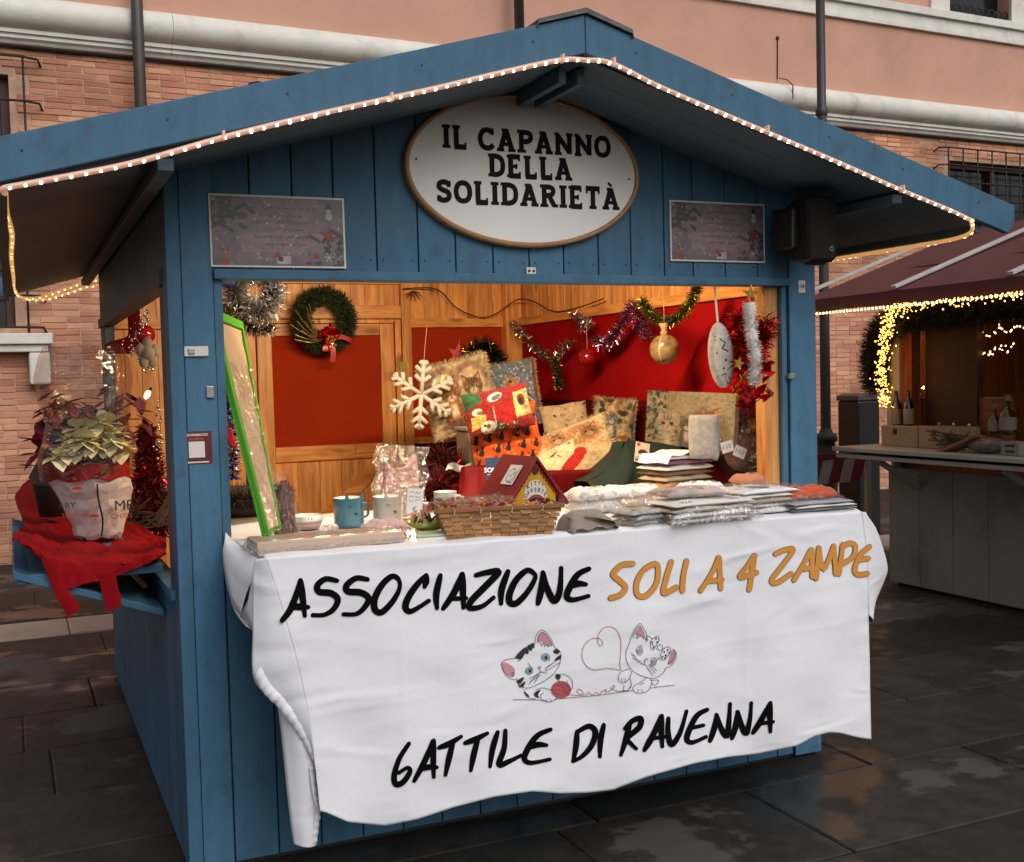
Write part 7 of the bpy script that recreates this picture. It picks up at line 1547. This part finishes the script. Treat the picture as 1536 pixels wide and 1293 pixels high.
    for i in range(90): a = r.uniform(0, 6.3); p = Vector((max(-.05, min(.12, r.gauss(.02, .05))), r.uniform(-.05, .1), r.uniform(.0, .30))); leaf(p, Vector((math.cos(a), -.3, math.sin(a)*.6)), .10, .03, 0)
    for i in range(50): a = r.uniform(0, 6.3); p = Vector((r.gauss(.26, .08), r.uniform(.0, .15), r.uniform(.10, .34))); leaf(p, Vector((math.cos(a), -.3, math.sin(a)*.6)), .09, .028, 1)
    lf.build('leaves', [mat('deep_red_bract', '74101e', .6, var=.3, scale=20), mat('wine_bract', '641c30', .6, var=.3, scale=20)], T, kind='stuff'); MB().lathe([(0, -.22), (.06, -.22), (.085, -.08), (.09, -.07), (0, -.06)], 20).build('pot', mat('dark_pot', '2c1c1c', .6), T, smooth=True)
    MB().obox((-.05, -.07, -.02), (.07, .004, .085), Matrix.Rotation(.5, 3, 'Y')).build('tag', mat('purple_black_card', '2c1824', .4), T)
    # red glittering Christmas tree in the side window, ornaments
    T = thing('red_tinsel_tree', 'dark red tinsel tree standing inside the side window', 'decoration', at(226, 792, X, .13)); mb = MB()
    for z in [i*.04 for i in range(13)]: rad = .11*(1-z/.62)+.02; tinsel(mb, [(rad*.5*math.cos(t), rad*.5*math.sin(t), z) for t in [2*math.pi*i/10 for i in range(11)]], rad*.75, 300, (0, 0, 0, 1), wd=.006, seed=int(z*100)+50)
    mb.build('tinsel', [mat('ruby_tinsel', '5c0810', .5, .3), M['redfoil']], T, kind='stuff')
    def orn(name, label, px_, py_, xx, f): 
        c = at(px_, py_, X, xx); T = thing(name, label, 'ornament', c); f(T, mpp(c)); return T
    orn('red_bauble', 'big dark red bauble hanging in the side window', 218, 502, .10, lambda T, m: (MB().ball((0, 0, 0), 15*m, 20).build('ball', M['redgloss'], T, smooth=True), thread((0, 0, 15*m), (0, 0, 15*m+.2), T)))
    orn('felt_boot', 'dark red felt boot hanging in the side window', 184, 505, .08, lambda T, m: MB().prism([(.03, .16), (.09, .17), (.09, -.02), (.05, -.09), (-.10, -.09), (-.08, -.03), (.03, .0)], -.03, .03).build('boot', M['panel_d'], T, bevel=.02))
    def star(T, m):
        mb = MB()
        for k in range(5): a = R(90+72*k); mb.ball((.03*math.cos(a), 0, .04*math.sin(a)), (.022, .015, .028), 10)
        mb.ball((0, 0, 0), .03, 10); mb.build('star', mat('cream_felt', 'b8aa98', .9), T, smooth=True)
    orn('cream_star', 'puffy cream felt star hanging in the side window', 222, 530, .06, star)
    T = thing('bead_garland', 'silver bead garland with small lights hanging in the side window', 'garland'); mb = MB()
    for i in range(70): py_ = r.uniform(460, 560); px_ = 205+12*math.sin(py_*.07)+r.gauss(0, 5)+(py_-460)*.06; c = at(px_, py_, X, .05+r.uniform(-.01, .04)); mb.ball(c, r.uniform(.003, .008), 6)
    for i in range(25): py_ = r.uniform(600, 700); c = at(238+r.gauss(0, 3), py_, X, .06); mb.ball(c, r.uniform(.003, .007), 6)
    mb.build('beads', M['silver'], T, smooth=True, kind='stuff')
    c = at(221, 592, X, .08); T = thing('fairy_bulb', 'single lit warm bulb glowing in the side window', 'light bulb', c, (0, R(30), 0)); MB().ball((0, 0, 0), (.011, .011, .020), 12).build('bulb', emitm('warm_bulb', 'ffc070', 26), T, smooth=True); MB().tube([(0, 0, .018), (0, 0, .035)], .006, 8).build('socket', BLK, T)
    T = thing('twig_basket', 'brown twisted twig basket standing inside the side window', 'basket', at(222, 770, X, .10)); mb = MB()
    for i in range(60): a = r.uniform(0, 6.3); mb.tube(crm([(.13*math.cos(a), .16*math.sin(a), r.uniform(-.05, .0)), (.13*math.cos(a+.5), .16*math.sin(a+.5), r.uniform(-.05, .06)), (.12*math.cos(a+1), .15*math.sin(a+1), r.uniform(0, .10))], 3), .005, 4)
    mb.build('twigs', mat('twig_brown', '3c2a20', .8, var=.3), T, kind='stuff')
build_left()

# ================================================================== second stall at the right
def build_stall():
    SXX = 5.45; r = random.Random(23)
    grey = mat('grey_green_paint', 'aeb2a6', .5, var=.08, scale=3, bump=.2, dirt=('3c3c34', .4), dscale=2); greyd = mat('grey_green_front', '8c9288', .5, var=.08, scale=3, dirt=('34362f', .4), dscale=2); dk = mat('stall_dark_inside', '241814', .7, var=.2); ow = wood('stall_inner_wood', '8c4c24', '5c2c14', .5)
    awn = mat('maroon_awning', '5a2a2a', .8, var=.06, scale=4, bump=.2, bscale=200); batt = mat('white_awning_bar', 'b4b2b0', .4)
    T = thing('market_stall', 'grey green market stall with maroon awning and warm fairy lights at the right', 'market stall', (SXX, 0, 0)); o = SXX
    ye, yn = at(1325, 878, Z, 0).y, -1.6
    zc = 1.0
    n = 14
    for i in range(n):
        a = yn+(ye-yn)*i/n; b = yn+(ye-yn)*(i+1)/n; MB().box(0, .03, a+.002, b-.002, .03, zc-.12).build('front_board', greyd, T, bevel=.003)
    MB().box(.03, 2.0, ye-.03, ye, .03, 2.2).build('side_wall', grey, T); MB().box(.05, .4, yn, ye-.04, 0, .06).build('plinth', dk, T)
    MB().box(-.42, .30, yn, ye+.12, zc+.015, zc+.045).build('counter', grey, T, bevel=.004); MB().box(-.40, -.02, yn, ye+.10, zc-.035, zc-.005).build('lower_shelf', grey, T, bevel=.004)
    for y in (ye-.3, ye-1.4, ye-2.6): MB().bar((0, y, .75), (-.36, y, zc-.04), .035, .035, up=(0, 1, 0)).build('shelf_brace', grey, T)
    MB().box(-.01, .09, ye-.13, ye+.0, zc+.05, 2.12).build('post', grey, T, bevel=.004)
    MB().box(.01, .09, ye-.24, ye-.135, zc+.05, 2.0).build('inner_post', ow, T)
    MB().box(.0, .08, yn, ye-.14, 1.90, 1.94).build('lintel', mat('lintel_wood', '7c5230', .5, var=.2), T, bevel=.003); MB().box(-.02, .05, yn, ye-.0, 1.945, 2.12).build('fascia', grey, T)
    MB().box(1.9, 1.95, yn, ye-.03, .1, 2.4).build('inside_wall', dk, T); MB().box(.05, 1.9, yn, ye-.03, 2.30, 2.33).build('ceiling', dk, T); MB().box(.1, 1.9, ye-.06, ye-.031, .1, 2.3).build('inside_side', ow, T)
    MB().box(.1, .16, ye-.75, ye-.28, zc+.05, 1.93).build('inner_panel', mat('inner_panel_brown', '3c201a', .6, var=.2), T)
    # awning from the low front edge up to the ridge
    e0 = at(1222, 455, X, o-.52); zlow = 2.10; yA, yB = e0.y+.12, yn-.2
    ups = at(1440, 362, X, o+1.0)
    z1 = zlow+.52
    G = [[(-.56+1.75*i/12, yA+(yB-yA)*j/30, zlow+.02+.60*i/12+.012*math.sin(j*1.1)*math.sin(i*.5)) for i in range(13)] for j in range(31)]
    MB().grid(G).build('awning', awn, T, smooth=True); MB().grid([[(-.56, yA+(yB-yA)*j/30, zlow+.02+.012*math.sin(j*1.1)*0) for j in range(31)], [(-.565, yA+(yB-yA)*j/30, zlow-.07+.004*math.sin(j*2.2)) for j in range(31)]]).build('valance', awn, T, smooth=True)
    MB().bar((1.19, yA, zlow+.62), (1.19, yB, zlow+.62), .05, .05).build('ridge_bar', mat('grey_bar', '5c5a58', .5), T)
    for px_, py_ in ((1222, 437), (1378, 424)):
        p = at(px_, py_, X, o-.35); 
        lo = Vector((-.57, p.y, zlow+.04)); hi = Vector((1.15, p.y, zlow+.64)); MB().bar(lo, hi, .05, .022).build('awning_bar', batt, T, bevel=.004)
    for k in range(1, 4): y = at(1378, 424, X, o-.35).y-.95*k; MB().bar((-.57, y, zlow+.04), (1.15, y, zlow+.64), .05, .022).build('awning_bar', batt, T, bevel=.004)
    # rope light under the valance
    L_ = thing('rope_light', 'lit warm rope light along the edge of the maroon awning', 'rope light', (o, 0, 0)); MB().tube([(-.575, yA, zlow-.085), (-.575, yB, zlow-.085)], .006, 6).build('tube', M['rope'], L_); mb = MB(); y = yA
    while y > yB: mb.ball((-.578, y, zlow-.086), .008, 5); y -= .036
    mb.build('bulb', M['bulb_w'], L_, kind='stuff')
    # fir garland around the opening
    Gd = thing('fir_garland', 'thick fir garland framing the opening of the maroon stall', 'garland'); mb = MB(); gp = crm([at(1316, 585, X, o-.06), at(1312, 550, X, o-.08), at(1318, 505, X, o-.08), at(1345, 480, X, o-.08), at(1400, 472, X, o-.06), at(1470, 462, X, o-.06), at(1540, 455, X, o-.06), at(1640, 446, X, o-.06)], 8)
    tinsel(mb, gp, .125, 12000, (0, 0, 1), wd=.006, seed=61); mb.build('fir', [M['fir'], mat('dark_fir', '202c1c', .8)], Gd, kind='stuff')
    Lg = thing('fairy_lights', 'warm fairy lights wound along the fir garland of the maroon stall', 'fairy lights'); mb = MB()
    lp = crm([at(1328, 606, X, o-.16), at(1322, 570, X, o-.18), at(1326, 530, X, o-.2), at(1330, 492, X, o-.2), at(1345, 462, X, o-.22), at(1400, 447, X, o-.22), at(1470, 438, X, o-.22), at(1540, 428, X, o-.22), at(1620, 420, X, o-.2)], 10); k = len(lp)-1
    for i in range(780):
        t = r.random()**.9*k; a = int(t); p = lp[a].lerp(lp[min(k, a+1)], t-a); mb.ball(p+Vector((r.gauss(0, .02), r.gauss(0, .035), r.gauss(0, .032))), r.uniform(.003, .0065), 5)
    mb.build('bulb', emitm('garland_bulb', 'ffae4c', 7), Lg, kind='stuff'); MB().tube(lp, .003, 4).build('wire', BLK, Lg)
    Lh = thing('fairy_lights', 'loose fairy lights draped inside the opening of the maroon stall', 'fairy lights'); mb = MB(); wr_ = MB()
    for pts in ([(1395,500), (1392,520), (1398,545), (1398,570), (1385,582), (1378,586)], [(1388,515), (1410,512), (1440,515), (1462,508), (1485,500), (1500,494)], [(1500,494), (1515,497), (1530,492), (1545,500)], [(1352,505), (1360,520), (1357,545), (1355,560)], [(1362,500), (1369,520), (1362,545)], [(1400,540), (1404,525), (1412,510)], [(1500,520), (1510,527), (1520,515)], [(1470,530), (1485,532), (1492,526)]):
        q = crm([at(a, b, X, o+.16) for a, b in pts], 8); wr_.tube(q, .0018, 4)
        for p in q[::2]: mb.ball(p+Vector((0, r.gauss(0, .008), r.gauss(0, .012))), r.uniform(.004, .0065), 5)
    mb.build('bulb', emitm('drape_bulb', 'ffc880', 7), Lh, kind='stuff'); wr_.build('wire', BLK, Lh)
    c = at(1461, 501, X, o+.30); T2 = thing('light_bulb', 'bright round lit bulb hanging inside the maroon stall', 'light bulb', c); MB().ball((0, 0, 0), .032, 16).build('bulb', emitm('round_bulb', 'ffd28a', 90), T2, smooth=True); MB().tube([(0, 0, .03), (0, 0, .07)], .015, 10).build('socket', BLK, T2); MB().tube([(0, 0, .07), (0, 0, .3)], .004, 6).build('flex', BLK, T2)
    # goods on its counter
    def sit(px_, py_, xx=0): return at(px_, py_, Z, zc+.047)
    bw = mat('dark_wine_glass', '0c100c', .1, coat=1); lab = mat('bottle_label', '8c8a74', .6)
    for px_, la in ((1345, 'left dark wine bottle with pale label on the pale box of the second stall'), (1363, 'right dark wine bottle with pale label on the pale box of the second stall')):
        c = at(px_, 642, X, o-.02); Tb = thing('wine_bottle', la, 'bottle', c, (0, 0, 0), None); MB().lathe([(0, 0), (.034, 0), (.036, .01), (.036, .17), (.014, .215), (.013, .27), (0, .27)], 18).build('glass', bw, Tb, smooth=True); MB().lathe([(.0366, .03), (.0366, .14)], 18).build('label', lab, Tb, smooth=True)
    cr = mat('pale_wood_box', 'a89476', .6, var=.08)
    for (x0_, x1_, y_, h_, la) in ((1322, 1376, 668, .145, 'pale wooden box with dark clasp under the wine bottles'), (1378, 1438, 672, .150, 'wider pale wooden box beside the first one')):
        a, b = at(x0_, y_, Z, zc+.047), at(x1_, y_, Z, zc+.047); a = at(x0_, y_, X, o-.12); b = at(x1_, y_, X, o-.12); Tb = thing('wooden_box', la, 'box', (o-.12, (a.y+b.y)/2, zc+.047)); L2 = abs(a.y-b.y); MB().box(0, .2, -L2/2, L2/2, 0, h_).build('box', cr, Tb, bevel=.004); MB().box(-.006, -.0005, -.015+L2*.1, .015+L2*.1, h_-.06, h_-.02).build('clasp', BLK, Tb)
    c = at(1430, 630, X, o+.12); Tb = thing('pigeonhole_shelf', 'brown wooden shelf with three round holes behind the pale boxes', 'shelf', (o+.12, c.y, zc+.05)); sh = wood('shelf_wood', '8c5c40', '6c402a', .6, axis='y', knots=False); MB().box(0, .12, -.42, .40, .0, .34).build('shelf', sh, Tb, bevel=.004)
    for dy in (-.16, -.02, .12): MB().add([(-.002, dy+.055*math.cos(t), .17+.055*math.sin(t)) for t in [2*math.pi*i/20 for i in range(20)]], [tuple(range(20))]).build('hole', BLK, Tb); MB().ball((-.012, dy, .15), (.01, .028, .025), 10).build('glass_ball', M['silver'], Tb, smooth=True)
    for px_, la, hh_ in ((1492, 'small amber liqueur bottle on the second stall', .85), (1512, 'larger amber liqueur bottle with cream label on the second stall', 1.1)):
        c = at(px_, 652, X, o+.0); Tb = thing('liqueur_bottle', la, 'bottle', c, (0, 0, 0)); Tb.scale = (hh_,)*3; MB().lathe([(0, 0), (.045, 0), (.048, .02), (.048, .12), (.014, .155), (.013, .20), (0, .20)], 16).build('glass', mat('amber_glass', '4c2c18', .12, coat=1), Tb, smooth=True); MB().lathe([(.0486, .03), (.0486, .105)], 16).build('label', lab, Tb, smooth=True); MB().lathe([(0, .235), (.016, .235), (.018, .202), (0, .201)], 12).build('stopper', mat('cork', '8c7458', .8), Tb)
    c = at(1440, 672, X, o-.25); Tb = thing('wood_board', 'reddish wooden chopping board leaning among twigs on the second stall', 'board', (c.x, c.y, zc+.09), (R(0), R(10), R(0))); MB().obox((0, 0, 0), (.10, .36, .02), Matrix.Rotation(R(-22), 3, 'X')).build('board', mat('red_brown_wood', '8a5a40', .5, var=.2, stretch=(1, 9, 9)), Tb, bevel=.004)
    Tb = thing('twig_bundle', 'bundle of dry twigs behind the chopping board on the second stall', 'twigs', (c.x+.05, c.y+.10, zc+.05)); mb = MB(); [mb.tube([(r.uniform(-.05, .05), r.uniform(-.2, .1), r.uniform(0, .1)), (r.uniform(-.05, .05), r.uniform(-.1, .22), r.uniform(.02, .14))], .006, 5) for _ in range(30)]; mb.build('twigs', mat('dry_twig', '5c4834', .8, var=.4), Tb, kind='stuff')
    c = at(1480, 668, X, o-.22); Tb = thing('wrapped_sausage', 'grey net wrapped salami lying on the counter of the second stall', 'salami', (c.x, c.y, zc+.10), (0, 0, 0)); MB().ball((0, 0, 0), (.06, .16, .055), 16).build('salami', mat('grey_film_sausage', '6c625c', .35, var=.4, scale=30, coat=.4), Tb, smooth=True)
    c = at(1520, 676, X, o-.25); Tb = thing('slotted_crate', 'small white box with two dark slots on the second stall', 'box', (c.x, c.y, zc+.047)); MB().box(-.03, .08, -.07, .07, 0, .085).build('box', mat('offwhite_box', '8c887c', .6), Tb, bevel=.003); MB().box(-.032, -.0305, -.035, .035, .02, .032).build('slot', BLK, Tb); MB().box(-.032, -.0305, -.035, .035, .055, .067).build('slot', BLK, Tb)
    c = at(1417, 603, X, o+.12); Tb = thing('flower_jar', 'cream flowers standing on the brown shelf of the second stall', 'flowers', (o+.18, c.y, zc+.39)); mb = MB(); [mb.ball((r.gauss(0, .02), r.gauss(0, .06), .03+abs(r.gauss(0, .02))), .016, 7) for _ in range(16)]; mb.build('blossom', mat('cream_blossom', 'a89c70', .8), Tb, kind='stuff')
    # dark post box like bin and barrier between the stalls
    c = at(1288, 640, Y, 5.0); zz = at(1288, 590, Y, 5.0).z; w_ = .135
    Tb = thing('litter_bin', 'dark metal bin with rounded hood standing behind the second stall', 'bin', (c.x, 5.0, 0)); MB().box(-w_, w_, -.15, .15, 0, zz-.07).build('body', mat('dark_bin', '1e1b1c', .4, .2), Tb, bevel=.02); MB().prism([(-w_-.01, zz-.069), (w_+.01, zz-.069), (w_+.0, zz-.02), (w_*.5, zz), (-w_*.5, zz), (-w_, zz-.02)], -.16, .16).build('hood', mat('bin_hood', '4a3c38', .5), Tb, bevel=.01)
    a = at(1226, 695, Y, 3.6); b = at(1282, 760, Y, 3.6); Tb = thing('barrier', 'red and white striped barrier board behind the right corner of the hut', 'barrier', (0, 3.6, 0)); rw = mat('barrier_red', '6c1418', .5); ww = mat('barrier_white', 'a09c98', .5)
    for k in range(5):
        x0_ = a.x-.12+k*.11; MB().prism([(x0_, a.z-.17), (x0_+.11, a.z-.17), (x0_+.17, a.z+.02), (x0_+.06, a.z+.02)], -.01, .01).build('stripe', ww if k % 2 else rw, Tb)
    MB().box(a.x-.2, b.x+.1, -.012, .012, a.z+.021, a.z+.075).build('top_rail', rw, Tb); MB().box(a.x-.2, a.x-.16, -.02, .02, 0, a.z+.02).build('foot', ww, Tb); MB().box(b.x+.12, b.x+.16, -.02, .02, 0, a.z+.02).build('foot', ww, Tb)
build_stall()
